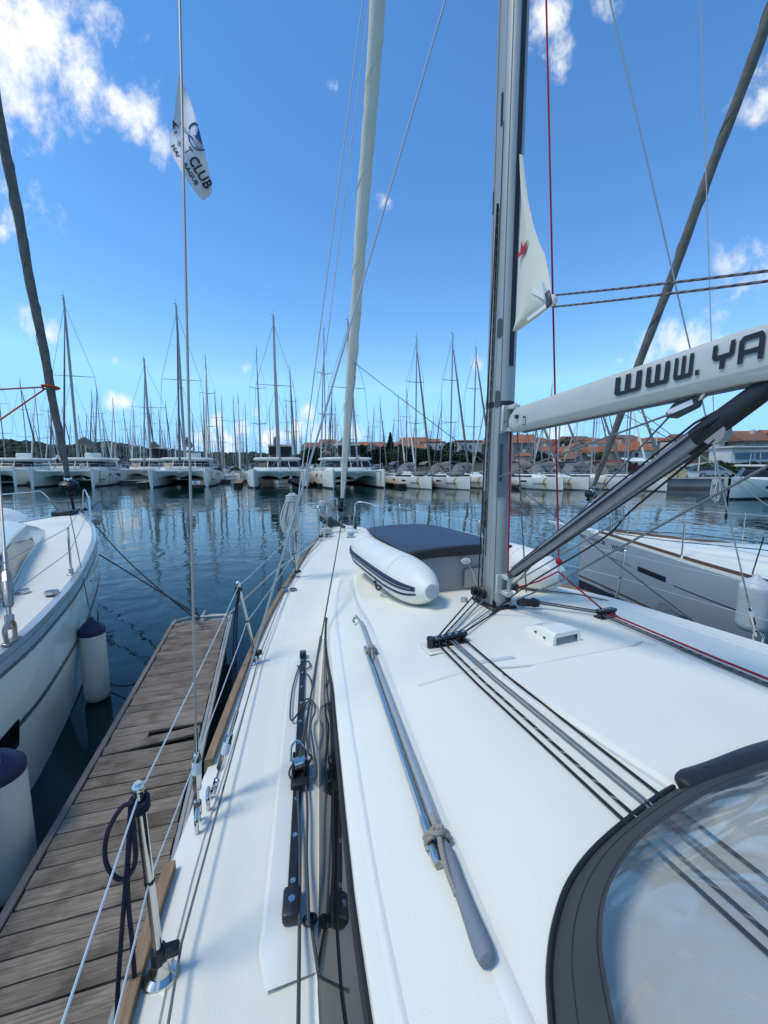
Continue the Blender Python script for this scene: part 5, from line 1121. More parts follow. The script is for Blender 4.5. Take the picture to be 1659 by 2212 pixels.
# ---- right yacht
RO = Vector((4.5, 8.95, 0)); RH = R(26); right = empty('sailing_yacht', 'pale grey hulled yacht on the right with brown toe rail', 'yacht', RO, RH); R_ = local_of(RO, RH)
HBR = [(-14, 2.1), (-9, 2.2), (-7, 2.12), (-5.5, 1.9), (-4.0, 1.55), (-3, 1.22), (-2.0, .80), (-1.0, .38), (-.4, .15), (0, .02)]
ZSR = [(-14, 1.36), (-5, 1.37), (0, 1.43)]; WLR = [(-14, .85), (-5, .80), (-2, .68), (0, .6)]
ysr = frange(-14, 0, 56)
m = MB(); m.loft(hull_sections(HBR, ZSR, ysr, WLR, n=10), False, True, False); m.build('hull', 'gelcoat_grey', right)
m = MB(); m.loft(deck_sections(HBR, ZSR, ysr, camber=.10, inset=.06, lift=.008)); m.build('deck', 'nonskid', right)
m = MB(); strip_along(m, HBR, ZSR, frange(-14, -.02, 50), -1, .065, .004, -.03, .02); strip_along(m, HBR, ZSR, frange(-14, -.02, 50), 1, .065, .004, -.03, .02); m.build('deck_edge', 'gelcoat', right)
for s, a, b in ((-1, -14, -2.62), (-1, -2.56, -.55), (1, -14, -.55)):
    m = MB(); strip_along(m, HBR, ZSR, frange(a, b, 30), s, .055, -.012, .015, .065); m.build('toe_rail', 'teak_dark', right)
hull_band(HBR, ZSR, WLR, frange(-14, -2.5, 40), -1, -.44, -.455, .004).build('hull_stripe', 'print_navy', right)
hull_band(HBR, ZSR, WLR, frange(-1.55, -.75, 8), -1, -.40, -.412, .004).build('hull_stripe', 'print_navy', right)
hull_band(HBR, ZSR, WLR, frange(-2.35, -1.72, 6), -1, -.36, -.45, .005).build('hull_window', 'window', right)
hull_band(HBR, ZSR, WLR, frange(-14, -.02, 50), -1, .33, .37, .004, False).build('boot_stripe', 'teak_dark', right)
hull_band(HBR, ZSR, WLR, frange(-14, -.02, 50), -1, -.1, .26, .004, False).build('antifouling', 'antifoul', right)  # antifouling carried up the hull, painting in the black reflection under the boot stripe
m = MB(); m.tube([(0, .006, 1.42), (0, .006, 0)], .012, 6); m.build('stem_band', 'print_navy', right)
m = MB(); m.add([(-.14, -.3, 1.45), (.14, -.3, 1.45), (.04, .95, 1.50), (-.04, .95, 1.50), (-.10, -.3, 1.30), (.10, -.3, 1.30), (.03, .8, 1.42), (-.03, .8, 1.42)], [[0, 1, 2, 3], [0, 3, 7, 4], [1, 5, 6, 2], [3, 2, 6, 7], [4, 7, 6, 5]]); m.build('bowsprit', 'gelcoat', right)
m = MB(); secs = []
for y in frange(-13, -2.0, 30):
    k = min(1, (-1.95 - y) / 2.2) ** .8; b = tab([(-13, 1.6), (-6, 1.45), (-4, 1.05), (-2, .35)], y); zd = stab(ZSR, y) + .06; h = .26 * k
    secs.append([Vector((b * u, y, zd + h * (1 - abs(u) ** 5) ** .6 if abs(u) < 1 else zd)) for u in frange(-1, 1, 12)])
m.loft(secs, False, True, True); m.build('coachroof', 'gelcoat', right, ang=30)
m = MB(); secs = []
for y in frange(-11, -4.6, 12):
    b = tab([(-13, 1.6), (-6, 1.45), (-4, 1.05), (-2, .35)], y); zd = stab(ZSR, y) + .06; secs.append([Vector((-b - .006, y, zd + .02)), Vector((-b + .012, y, zd + .17))])
m.loft(secs); m.build('side_window', 'window', right)
def rtext(txt, y0, y1, zc, h):
    vs, fs, w = text_geo(txt, 1.0, bold=.01); mm = MB(); mm.add([hull_pt(HBR, ZSR, WLR, lerp(y0, y1, v.x / w), zc + v.y * h / .73, -1, .005) for v in vs], fs); mm.build('lettering', 'ink', right, smooth=False)
rtext('54223 ŠB', -.32, -.80, 1.235, .075); rtext('WINX', -.98, -1.36, 1.205, .095)
mm = MB(); p = hull_pt(HBR, ZSR, WLR, -4.2, 1.22, -1, 0); mm.lathe([(.02, 0), (.018, .01), (.008, .011)], p, (-1, 0, 0), 10); mm.build('skin_fitting', 'steel', right)
tl, ml = {-1: [], 1: []}, {-1: [], 1: []}
for s in (-1, 1):
    for y in (-.9, -2.55, -4.7, -7.2):
        hb = stab(HBR, y) - .09; b = Vector((s * hb, y, stab(ZSR, y) + .05)); t = b + Vector((0, 0, .56)); mk_stanchion(right, b, t, False); tl[s].append(t); ml[s].append(b.lerp(t, .5))
    for P in (tl[s], ml[s]): mm = MB(); mm.tube(P, .004, 6); mm.build('lifeline', 'wire_lite', right)
for s in (-1, 1):
    mm = MB(); mm.tube(catmull([(s * .30, -.9, 1.48), (s * .30, -.85, 1.98), (s * .22, -.6, 2.05), (s * .05, -.05, 2.06), (0, .1, 2.06)], 6), .013, 8); mm.build('pulpit', 'chrome', right)
ra = R_(Wy(1283, 1050, 8.9)); rb = R_((6.3, 3.6, 17.0)); furled(right, ra, rb, .072, 'sail_grey'); axr = (rb - ra).normalized(); drum(right, ra - axr * .2, axr, 1.1)
mm = MB(); mm.tube([Vector((0, -.1, 1.45)), ra], .012, 6); mm.build('forestay', 'steel', right)
for k in (0, 1):
    rope('genoa_sheet', [ra.lerp(rb, .105 + .015 * k), R_(Wy(1700, 1085 + k * 38, 5.2))], .0085, 'rope_green', right)
rope('deck_line', [Vector((-.25, -.8, 1.50)), Vector((-.5, -2.0, 1.56)), Vector((-.9, -3.5, 1.72)), Vector((-1.2, -6.5, 1.74))], .007, 'rope_black', right)
rope('deck_line', [Vector((-.1, -.6, 1.52)), Vector((-.15, -2.2, 1.68)), Vector((-.6, -4.6, 1.80)), Vector((-.9, -7, 1.80))], .007, 'rope_black', right)
# radar-style chrome plate seen on its bow rail
mm = MB(); mm.box(R_(Wy(1278, 1095, 8.9)), (.26, .03, .28), None, .05, 3); mm.build('bow_ladder', 'chrome', right)
fr_ = Wy(1622, 1362, 4.62); fe2 = fender('white sausage fender hanging at the side of the right yacht', fr_, .54, .155, 'fender_white', [Wy(1625, 1240, 4.75), Wy(1650, 1160, 4.9)], 'fender_white', lr='rope_black')
# mooring tangle between us and the right yacht
tq = MB2W @ Vector((1.95, .05, 1.42))
e = empty('rope_bundle', 'grey rope bunched on the starboard toe rail', 'rope', tq, HD); mm = MB()
for k in range(5): mm.tube(catmull([(-.10 + k * .03, .12, 0), (-.02 + k * .01, .02, .05 + .02 * k), (.04, -.06 - k * .02, .07), (.09 + k * .02, -.14, .02), (.02, -.05 + k * .03, .02)], 6, k % 2 == 0), .009, 7, k % 2 == 0, uvs=True)
mm.build('loops', 'rope_grey', e); wrope('mooring_line', [tq + Vector((.05, 0, .02)), tq + Vector((.35, .6, -.3)), R_.__call__ and Vector((4.3, 7.6, .5))], .010, 'rope_dkgrey', 'dark line leading from the starboard rail to the right yacht bow')
wrope('mooring_line', [tq + Vector((.0, -.1, .02)), tq + Vector((.35, -.5, -.15)), tq + Vector((.6, -1.6, -.5))], .010, 'rope_grey', 'pale grey line lying along our starboard rail')
# ============================================================ FAR MARINA
FH = HD + math.pi    # the boats opposite lie bows towards us
def rig(parent, y, z0, h, w=.13, sp=(.55,), spw=1.6, fore=None, aft=None, chain=1.9, mcol='far_grey', furl=None, r=.018, sweep=.5):
    mm = MB(); mm.tube([(0, y, z0), (0, y, z0 + (h - z0) * .6), (0, y + .05, h)], [w, w, w * .7], 8); mm.tube([(0, y, h), (0, y + .02, h + .7)], .02, 4); mm.box((.12, y, h + .12), (.30, .05, .05)); mo = mm.build('mast', mcol, parent)
    tips = {-1: [], 1: []}
    for f in sp:
        z = z0 + (h - z0) * f
        for s in (-1, 1): q = Vector((s * spw, y - sweep, z + .15)); tips[s].append(q); mm = MB(); mm.tube([(0, y, z), q], [.05, .03], 5); mm.build('spreader', mcol, mo)
    mm = MB()
    for s in (-1, 1):
        cp_ = Vector((s * chain, y - .7, 1.5)); P = [cp_] + tips[s] + [Vector((0, y, h * .96))]
        mm.tube(P, r, 4); mm.tube([cp_, Vector((0, y, z0 + (h - z0) * sp[0] - .3))], r * .8, 4)
    if fore: mm.tube([fore, (0, y, h * .94)], r, 4)
    if aft: mm.tube([aft, (0, y, h)], r, 4)
    mm.build('rigging', 'alu_dark', parent)
    if fore and furl: mm = MB(); a = Vector(fore); b = Vector((0, y, h * .94)); mm.tube([a.lerp(b, t) for t in (.04, .07, .3, .7, .95)], [.06, .14, .15, .11, .05], 6); mm.build('furled_genoa', furl, parent)
    return mo
def swoosh(parent, fn, h0, h1, y0, dy):
    mm = MB(); secs = []
    for t in frange(0, 1, 8): c = y0 + dy * (t - .5) ** 2 * 4; w = .17 * (.8 + .5 * math.sin(t * math.pi)); z = lerp(h0, h1, t); secs.append([fn(c - w/2, z), fn(c + w/2, z)])
    mm.loft(secs); mm.build('swoosh', 'yellow', parent)
def name_text(parent, fn, txt, y0, y1, z, h):
    vs, fs, w = text_geo(txt, 1.0, shear=.15, bold=.02); mm = MB(); side_ = 1 if fn(y0, z).x > 0 else -1; mm.add([fn(lerp(y0, y1, v.x / w), z + v.y * h / .73) + Vector((side_ * .03, 0, 0)) for v in vs], fs); mm.build('lettering', 'print_navy', parent, smooth=False)
def catamaran(label, loc, fly=False, h=23.5, rails=True, name=True, cover='canvas_tan', rot=FH, mast_on=True, L=12.8):
    e = empty('catamaran', label, 'catamaran', loc, rot, 'catamarans in the first line opposite'); e.scale = (1.04, 1.04, 1.17); h /= 1.17
    W_ = [(-L, .74), (-6, .78), (-3, .70), (-1.2, .46), (-.3, .20), (0, .05)] if fly else [(-L, .74), (-6, .80), (-3, .74), (-1.0, .46), (0, .16)]
    Z_ = [(-L, 1.55), (-5, 1.70), (0, 1.95)]
    for s in (-1, 1):
        m = MB(); secs = []
        for y in frange(-L, 0, 26):
            w = stab(W_, y); z = stab(Z_, y); c = s * 3.0
            half = [(w * .55, z + .02), (w * .9, z - .03), (w, z - .15), (w * 1.02, 1.0), (w * .92, .35), (w * .8, -.1)]
            secs.append([Vector((c - x, y, zz_)) for x, zz_ in half] + [Vector((c + x, y, zz_)) for x, zz_ in half[::-1]])
        m.loft(secs, True, True, True); hl = m.build('hull', 'gelcoat_far', e, ang=40)
        m = MB(); secs = []
        for y in frange(-L, -.02, 20): w = stab(W_, y) * .96 + .012; secs.append([Vector((s * 3.0 - w, y, -.1)), Vector((s * 3.0 - w * 1.02, y, .16)), Vector((s * 3.0 + w * 1.02, y, .16)), Vector((s * 3.0 + w, y, -.1))])
        m.loft(secs, False, False, True); m.build('waterline', 'antifoul', hl)
        for sd in (-1, 1):
            m = MB(); y0, y1 = (-7.8, -3.2); 
            m.add([Vector((s * 3.0 + sd * (stab(W_, y) * 1.01 + .02), y, z)) for y, z in ((y0, .98), (y1, 1.0), (y1 - .25, 1.36), (y0 + .2, 1.34))], [[0, 1, 2, 3]])
            m.build('hull_window', 'glass_dark', hl, smooth=False)
    # bridge deck with arched underside
    m = MB(); secs = []
    fy = -1.15 if not fly else -1.5
    for y, k in ((fy, 0.0), (fy - .12, .5), (fy - .35, 1.0), (-L + .6, 1.0)):
        row = []
        for u in frange(-1, 1, 16): arch = .80 + (.38 * abs(math.sin(u * math.pi)) ** .7 if fly else .42 * (1 - abs(u) ** 3) - .25 * max(0, 1 - abs(u) * 3)); row.append(Vector((2.7 * u, y, lerp(1.62, arch + .05, k))))
        row += [Vector((2.75, y, 1.80)), Vector((0, y, 1.86)), Vector((-2.75, y, 1.80))]; secs.append(row)
    m.loft(secs, True, True, True); m.build('bridge_deck', 'gelcoat_far', e, ang=30)
    m = MB(); m.box((0, -.55, 1.72), (5.6, .22, .20), None, .06, 2); m.build('cross_beam', 'gelcoat_far', e)
    m = MB(); m.box((0, -.55, 1.50), (.5, .4, .35), None, .1, 2); m.build('anchor_roller', 'far_grey', e)
    # saloon
    m = MB(); secs = []
    for z, f, w, a in ((1.78, -3.6, 2.95, -10.5), (2.15, -3.75, 2.92, -10.4), (2.80, -4.25, 2.75, -10.2), (2.95, -4.35, 2.7, -10.2)):
        secs.append([Vector((x, y, z)) for x, y in ((-w, a), (-w, f - 1.3), (-w * .82, f - .35), (-w * .45, f), (w * .45, f), (w * .82, f - .35), (w, f - 1.3), (w, a))])
    m.loft(secs, True, True, True); sal = m.build('saloon', 'gelcoat_far', e, ang=25)
    m = MB(); secs = []
    for z, f, w, a in ((2.14, -3.73, 2.945, -9.6), (2.78, -4.22, 2.775, -9.6)):
        secs.append([Vector((x, y, z)) for x, y in ((-w, a), (-w, f - 1.3), (-w * .825, f - .32), (-w * .45, f + .03), (w * .45, f + .03), (w * .825, f - .32), (w, f - 1.3), (w, a))])
    m.loft(secs, False); m.build('windscreen', 'glass_brown' if not fly else 'glass_dark', sal, smooth=False)
    for u in (-.45, 0.02, .45): m = MB(); m.bar((u * 2.95, -3.70, 2.12), (u * 2.78, -4.19, 2.80), .09, .03); m.build('window_post', 'gelcoat_far', sal)
    m = MB(); secs = []
    for z, g_ in ((2.90, -.05), (2.96, .12), (3.10, .10), (3.20, -.15)):
        w = 2.85 + g_; f = -4.15 + g_; secs.append([Vector((x, y, z)) for x, y in ((-w, -11.2), (-w, f - 1.2), (-w * .8, f - .25), (-w * .4, f), (w * .4, f), (w * .8, f - .25), (w, f - 1.2), (w, -11.2))])
    m.loft(secs, True, True, True); m.build('roof', 'gelcoat_far', e, ang=30)
    m = MB(); m.tube(catmull([(-2.0, -L + .9, .95), (1.2, -L + .9, .95), (1.8, -L + .7, 1.0), (2.05, -L + .5, 1.05)], 4), .34, 8); m.tube(catmull([(-2.0, -L + .2, .95), (1.2, -L + .2, .95), (1.8, -L + .4, 1.0), (2.05, -L + .5, 1.05)], 4), .34, 8); m.box((0, -L + .55, .75), (3.6, .9, .5), None, .1); m.build('tunnel_blocker', 'canvas_grey', e)  # tender shape added to block the bright view through the tunnel
    if rails:
        for s in (-1, 1):
            m = MB(); m.tube(catmull([(s * 2.7, -.5, 1.9), (s * 2.7, -.5, 2.45), (s * 2.9, -.7, 2.52), (s * 3.25, -1.6, 2.5), (s * 3.3, -1.7, 1.95)], 4), .02, 5); m.tube([(s * 3.3, -1.6, 2.45), (s * 3.55, -10, 2.35)], .012, 4); m.tube([(s * 3.3, -1.6, 2.15), (s * 3.55, -10, 2.05)], .012, 4)
            for y in (-3.2, -5.2, -7.2, -9.2): m.cyl((s * 3.5, y, 1.7), (s * 3.5, y, 2.42), .016, 5)
            m.build('guard_rail', 'steel', e)
    if not fly:
        m = MB(); m.box((0, -2.3, 2.02), (3.6, 1.4, .3), None, .12, 2); m.build('foredeck_lounge', 'gelcoat_far', e)
        m = MB(); m.tube(catmull([(-2.3, -1.3, 1.85), (-2.3, -1.3, 2.45), (-2.0, -1.25, 2.5), (2.0, -1.25, 2.5), (2.3, -1.3, 2.45), (2.3, -1.3, 1.85)], 4), .02, 5); m.tube([(-2.3, -1.3, 2.2), (2.3, -1.3, 2.2)], .012, 4); m.build('bow_rail', 'gelcoat_far', e)
        m = MB(); m.box((-.6, -8.2, 3.52), (1.9, .3, .62), None, .12, 2); m.build('helm_pod', 'gelcoat_far', e)
    else:
        m = MB(); m.box((-.5, -8.4, 4.72), (3.1, 2.6, .12), None, .05, 2); ht = m.build('bimini', 'gelcoat_far', e)
        for x in (-1.95, .95):
            for y in (-7.3, -9.5): m = MB(); m.cyl((x, y, 3.15), (x, y, 4.7), .03, 5); m.build('bimini_post', 'steel', ht)
        m = MB(); m.box((-.5, -7.2, 4.0), (2.9, .03, 1.1)); m.build('bimini_screen', 'glass_brown', ht)
        m = MB(); m.box((-.5, -8.6, 3.55), (2.6, 1.6, .5), None, .1, 2); m.build('helm_seat', 'canvas_grey', e)
    if mast_on:
        rig(e, -5.0, 3.2, h, .16, (.52,), 2.3, (0, -.6, 1.85), None, 3.3, 'mast_far', None, .02, .9)
        m = MB(); m.tube([Vector((0, -.6, 1.9)).lerp(Vector((0, -5, h * .94)), t) for t in (.02, .05, .2, .6, .95)], [.05, .10, .12, .10, .04], 6); m.build('furled_genoa', 'sail_grey' if not fly else 'far_grey', e)
        m = MB(); m.tube([(0, -.6, 1.85), (-1.3, -.6, 1.8)], .02, 4); m.tube([(0, -1.0, 3.2), (-1.2, -.7, 1.85)], .03, 4); m.tube([(0, -1.0, 3.2), (1.2, -.7, 1.85)], .03, 4); m.build('bridle', 'alu_dark', e)
        m = MB(); m.tube([(0, -5.3, 4.9), (0, -7.2, 5.15), (0, -10.5, 4.75), (0, -11.0, 4.7)], [.20, .42, .30, .12], 8, sx=1.4, sy=.8); 
        for i, v in enumerate(m.v): v += Vector((.05 * math.sin(i * 1.7), 0, .08 * math.sin(i * 2.3)))
        m.build('sail_cover', cover, e)
    if name:
        fn = lambda y, z: Vector((-3.0 - stab(W_, y) * 1.02 - .03, y, z)); swoosh(e, fn, .30, 1.72, -.95, -.28); name_text(e, fn, 'ANGELINA', -.75, -2.15, .66, .20); name_text(e, fn, 'BALI', -.2, -.75, .22, .14)
    return e
C1 = catamaran('large catamaran with solid foredeck and yellow swoosh, leftmost of the four', (-39.6, 49.2, 0), False, 24.2)
C2 = catamaran('second catamaran from the left, brown sail cover above its cabin', (-25.4, 49.6, 0), False, 23.4)
C3 = catamaran('catamaran with flybridge canopy and bare rounded bows, third of the four', (-12.5, 48.4, 0), True, 21.6, name=False, cover='rubber')
C4 = catamaran('flybridge catamaran behind the furled headsail, rightmost of the four', (-2.9, 47.2, 0), True, 20.6, name=False, cover='canvas_grey')
for e_, lab in ((catamaran('white catamaran cut by the left picture edge', (-51.5, 51.5, 0), False, 20, name=False, mast_on=False), 0), (catamaran('motor catamaran with open dark saloon between the two left catamarans', (-35.5, 59.0, 0), True, 19.0, name=False, cover='canvas_tan'), 1)): pass
del e_
# fenders hung along the catamarans
def small_fender(label, group, loc, h=.75, r=.13, cap='fender_navy'):
    m = MB(); m.lathe([(.03, 0), (r * .8, .03), (r, .12), (r, h - .12), (r * .8, h - .03), (.03, h)], n=10); o = m.build('hull_fender', 'fender', None); o.location = loc; tag(o, label, 'fender', group)
    m = MB(); m.tube([(0, 0, h), (0, 0, h + .8)], .012, 4); m.build('lanyard', 'alu_dark', o); return o
def on_boat(e, p): return Matrix.Translation(e.location) @ Matrix.Rotation(e.rotation_euler.z, 4, 'Z') @ Vector([a * b for a, b in zip(p, e.scale)])
fproto = {}
for e, lab, ys_ in ((C1, 'white fender hung along the right side of the leftmost catamaran', (-3.4, -4.6, -6.2, -7.4, -8.0)), (C2, 'white fender hung along the right side of the second catamaran', (-2.5, -4.0, -5.4, -6.6)), (C3, 'white fender hung along the third catamaran', (-2.6, -4.4)), (C4, 'white fender hung along the rightmost catamaran', (-2.8, -5.0))):
    for y in ys_:
        q = on_boat(e, (-3.96, y, .28))
        if 'a' not in fproto: fproto['a'] = small_fender(lab, 'fenders of the catamarans', q); continue
        o = fproto['a'].copy(); COL.objects.link(o); o.location = q; o['label'] = lab; o['group'] = lab
        for ch in fproto['a'].children: c = ch.copy(); COL.objects.link(c); c.parent = o
fproto['a']['group'] = fproto['a']['label']

HBM = [(-12.4, 1.75), (-9, 2.0), (-6, 1.95), (-4, 1.65), (-2, 1.02), (-1, .58), (-.3, .22), (0, .04)]; ZSM = [(-12.4, 1.2), (-5, 1.25), (0, 1.5)]; WLM = [(-12.4, .86), (-4, .78), (0, .6)]
def sloop(label, loc, rot, h=17.5, detail=True, cover='canvas_grey', text=True, dinghy=False, hood='canvas_grey', group=None, furl='sail_grey', side=1, nsp=(.38, .68)):
    e = empty('sailing_boat', label, 'sailboat', loc, rot, group)
    ys_ = frange(-12.4, 0, 22)
    m = MB(); m.loft(hull_sections(HBM, ZSM, ys_, WLM, keel=-.25, n=6), False, True, False); m.build('hull', 'gelcoat_far', e)
    m = MB(); m.loft(deck_sections(HBM, ZSM, ys_, .06, .0, .0, 6)); m.build('deck', 'gelcoat_far', e)
    m = MB(); secs = []
    for y in frange(-9.5, -2.6, 12):
        b = tab([(-9.5, 1.35), (-6, 1.3), (-2.6, .45)], y); zd = stab(ZSM, y) + .02; hh = .42 * min(1, (-2.55 - y) / 1.8 + .05); secs.append([Vector((b * u, y, zd + hh * (1 - abs(u) ** 6))) for u in frange(-1, 1, 8)])
    m.loft(secs, False, True, True); m.build('coachroof', 'gelcoat_far', e)
    for s in (-1, 1):
        m = MB(); secs = []
        for y in frange(-8.8, -4.2, 6): b = tab([(-9.5, 1.35), (-6, 1.3), (-2.6, .45)], y); zd = stab(ZSM, y) + .02; secs.append([Vector((s * (b + .012), y, zd + .10)), Vector((s * (b * .985 + .012), y, zd + .28))])
        m.loft(secs); m.build('cabin_window', 'glass_dark', e, smooth=False)
    rig(e, -4.9, 1.6, h, .09 if detail else .08, nsp, 1.15, (0, -.25, 1.55), (0, -12.3, 1.6), 1.75, 'mast_far', furl, .014 if detail else .010, .35)
    m = MB(); m.tube([(0, -5.1, 2.75), (0, -6.0, 2.85), (0, -9.3, 2.72), (0, -9.6, 2.7)], [.10, .21, .16, .06], 8, sx=1.3, sy=.8); m.build('boom_cover', cover, e)
    # sprayhood and bimini as cloth arches
    m = MB(); secs = [[Vector((1.25 * math.cos(a), y, 1.55 + hh * math.sin(a))) for a in frange(0, math.pi, 10)] for y, hh in ((-7.2, .55), (-7.8, 1.15), (-8.5, 1.30))]; m.loft(secs); m.build('sprayhood', hood, e)
    m = MB(); secs = [[Vector((1.45 * math.cos(a), y, 2.5 + .75 * math.sin(a) ** .6)) for a in frange(.25, math.pi - .25, 10)] for y in (-9.2, -10.2, -11.4)]; m.loft(secs); m.build('bimini', hood, e)
    for x in (-1.4, 1.4):
        m = MB(); m.cyl((x, -9.3, 1.3), (x * .98, -9.3, 2.75), .02, 5); m.cyl((x, -11.3, 1.3), (x * .98, -11.3, 2.75), .02, 5); m.build('bimini_frame', 'steel', e)
    if detail:
        for s in (-1, 1):
            m = MB(); m.tube(catmull([(s * .55, -1.1, 1.45), (s * .55, -1.05, 2.0), (s * .35, -.5, 2.1), (0, .05, 2.1)], 4), .018, 5); m.build('pulpit', 'steel', e)
            m = MB(); P = []
            for y in (-2.8, -4.8, -6.8, -8.8): x = s * (stab(HBM, y) - .06); z = stab(ZSM, y); m.cyl((x, y, z), (x, y, z + .6), .014, 5); P.append((x, y, z + .6))
            m.tube([(s * .5, -1.05, 2.0)] + P, .01, 4); m.build('guard_wires', 'steel', e)
            fn = lambda y, z, s=s: hull_pt(HBM, ZSM, WLM, y, z, s, .012, -.25)
            for y0, y1 in ((-4.9, -4.0), (-7.6, -6.8)): m = MB(); m.add([fn(y0, .78), fn(y1, .80), fn(y1, 1.0), fn(y0, .98)], [[0, 1, 2, 3]]); m.build('hull_window', 'glass_dark', e, smooth=False)
            m = MB(); m.loft([[fn(y, .02), fn(y, .10)] for y in frange(-12, -.02, 14)]); m.build('boot_stripe', 'antifoul', e)
        if text:
            fn = lambda y, z: hull_pt(HBM, ZSM, WLM, y, z, side, .016, -.25)
            swoosh(e, fn, .16, 1.36, -1.95, .30); name_text(e, fn, 'ANGELINA', -3.2 if side > 0 else -1.6, -1.6 if side > 0 else -3.2, .60, .20)
        if dinghy:
            m = MB(); P = catmull([(.6, -4.3, 1.75), (.62, -3.2, 1.75), (.35, -2.4, 1.78), (0, -2.2, 1.8), (-.35, -2.4, 1.78), (-.62, -3.2, 1.75), (-.6, -4.3, 1.75)], 4); m.tube(P, .2, 8); m.box((0, -3.4, 1.82), (1.0, 1.9, .1), None, .03); d_ = m.build('stowed_dinghy', 'canvas_grey', e)
    return e
SL = [(933, 45.0, 'sloop with yellow swoosh and dark sprayhood beside the flybridge catamaran', 20.8, 'canvas_grey', True), (1016, 44.0, 'sloop with yellow swoosh and covered dinghy, just left of the mast', 20.6, 'canvas_tan', True), (1068, 46.0, 'sloop mostly hidden behind the grey mast', 17.0, 'canvas_grey', False),
      (1217, 43.0, 'sloop with pale canvas right of the red halyard', 9.8, 'canvas_tan', False), (1272, 43.4, 'sloop with yellow swoosh ahead of the dark restaurant roof', 10.6, 'canvas_grey', False), (1352, 43.6, 'sloop lying behind the right yacht furled sail', 11.6, 'canvas_grey', False), (1441, 41.5, 'sloop with yellow swoosh moored at the end by the quay', 12.6, 'canvas_tan', False)]
for px, d, lab, h, hood, dn in SL:
    if h > 20: h = 17.9
    sloop(lab, ((px - CX) / FPX * d, d, 0), FH, h, True, 'canvas_grey' if hood == 'canvas_grey' else 'canvas_tan', True, dn, hood, 'ANGELINA sloops along the quay')
# second line and the crowd of boats behind it
V = [sloop('distant sailing boat in the crowded rows of masts', (0, 400, 0), 0, h, False, cv_, False, False, hd_, 'boats in the crowded rows behind', fu) for h, cv_, hd_, fu in ((16.5, 'navy', 'navy', 'sail'), (17.5, 'canvas_grey', 'canvas_grey', 'sail_grey'), (15.5, 'canvas_tan', 'canvas_tan', 'sail'), (18.5, 'far_grey', 'canvas_grey', 'sail_grey'))]
VH = [16.5, 17.5, 15.5, 18.5]; used = [False] * 4; rb_ = random.Random(21)
def place_far(x, d, h, rot, k):
    if not used[k]: e = V[k]; used[k] = True
    else: e = copy_tree(V[k]); e['label'] = 'distant sailing boat in the crowded rows of masts'; e['group'] = 'boats in the crowded rows behind'
    s = h / VH[k]; e.location = (x, d, 0); e.rotation_euler = (0, 0, rot); e.scale = (min(1.15, max(.8, s)),) * 2 + (s,)
    return e
NAMED = [(16, 810, 60), (67, 828, 62), (125, 835, 66), (229, 840, 64), (352, 890, 66), (329, 840, 63), (455, 780, 60), (474, 850, 66), (567, 770, 60), (635, 803, 60), (703, 730, 58), (722, 840, 64), (875, 850, 62), (957, 868, 66), (1050, 840, 58), (1140, 900, 66), (1186, 838, 58), (512, 862, 70), (522, 860, 72), (395, 870, 70), (1250, 905, 62), (1290, 870, 60)]
NLAB = ['first tall mast at the left picture edge', 'mast just right of the left picture edge', "mast behind the left yacht's furled headsail", "mast standing right of the leftmost catamaran's mast", 'short mast left of the club flag shroud', 'slim mast midway between the two left catamaran masts', "tall mast right of the second catamaran's mast", 'shorter mast right of the club flag shroud', "tall mast left of the third catamaran's mast", "mast just right of the third catamaran's mast", 'tall mast rising left of the furled headsail', 'short mast behind the white halyards', 'mast midway between the furled headsail and the two quay sloops', 'mast in the gap between the two quay sloops', 'mast close left of the grey mast', 'mast just right of the grey mast under the boom', 'mast tip showing above the boom near its inner end', 'left one of two close masts right of the flag shroud', 'right one of two close masts right of the flag shroud', 'mast left of the tall one beside the flag shroud', 'mast seen under the boom right of the red halyard', "mast under the boom left of the right yacht's furled headsail"]
for i, (px, ty, d) in enumerate(NAMED):
    d = (69 + rb_.uniform(0, 3)) if px < 1000 else d + 8; h = CAM_H + (1002 - ty) / FPX * d; sg = -1 if i % 3 else 1; e = place_far((px - CX) / FPX * d + sg * 4.9 * .309, d - sg * 4.9 * .951, h, FH + (math.pi if i % 3 else 0) + R(rb_.uniform(-2, 2)), i % 4); e['label'] = 'second line boat, ' + NLAB[i]; e['group'] = 'boats of the second line'
for row, (d, x0, x1, step) in enumerate(((81, -76, 8, 4.8), (109, -98, 16, 5.0), (122, -112, 20, 5.2), (152, -120, 20, 5.6), (166, -130, 22, 5.8), (205, -150, 0, 7))):
    x = x0
    while x < x1:
        if rb_.random() < .86:
            xx = x + rb_.uniform(-.8, .8); place_far(xx, d + rb_.uniform(-1.5, 1.5) - .325 * (xx + 20) * .3, rb_.uniform(13.5, 19.5), FH + (math.pi if row % 2 else 0) + R(rb_.uniform(-2, 2)), rb_.randrange(4))
        x += step * rb_.uniform(.85, 1.2)
# a few boats behind the sloops on the right
for px, d, h in ((1120, 56, 10.5), (1160, 57, 10.8), (1205, 60, 11), (1330, 56, 12.5), (1403, 54, 13.2)): place_far((px - CX) / FPX * d, d, h, FH + R(rb_.uniform(-2, 2)), rb_.randrange(4))

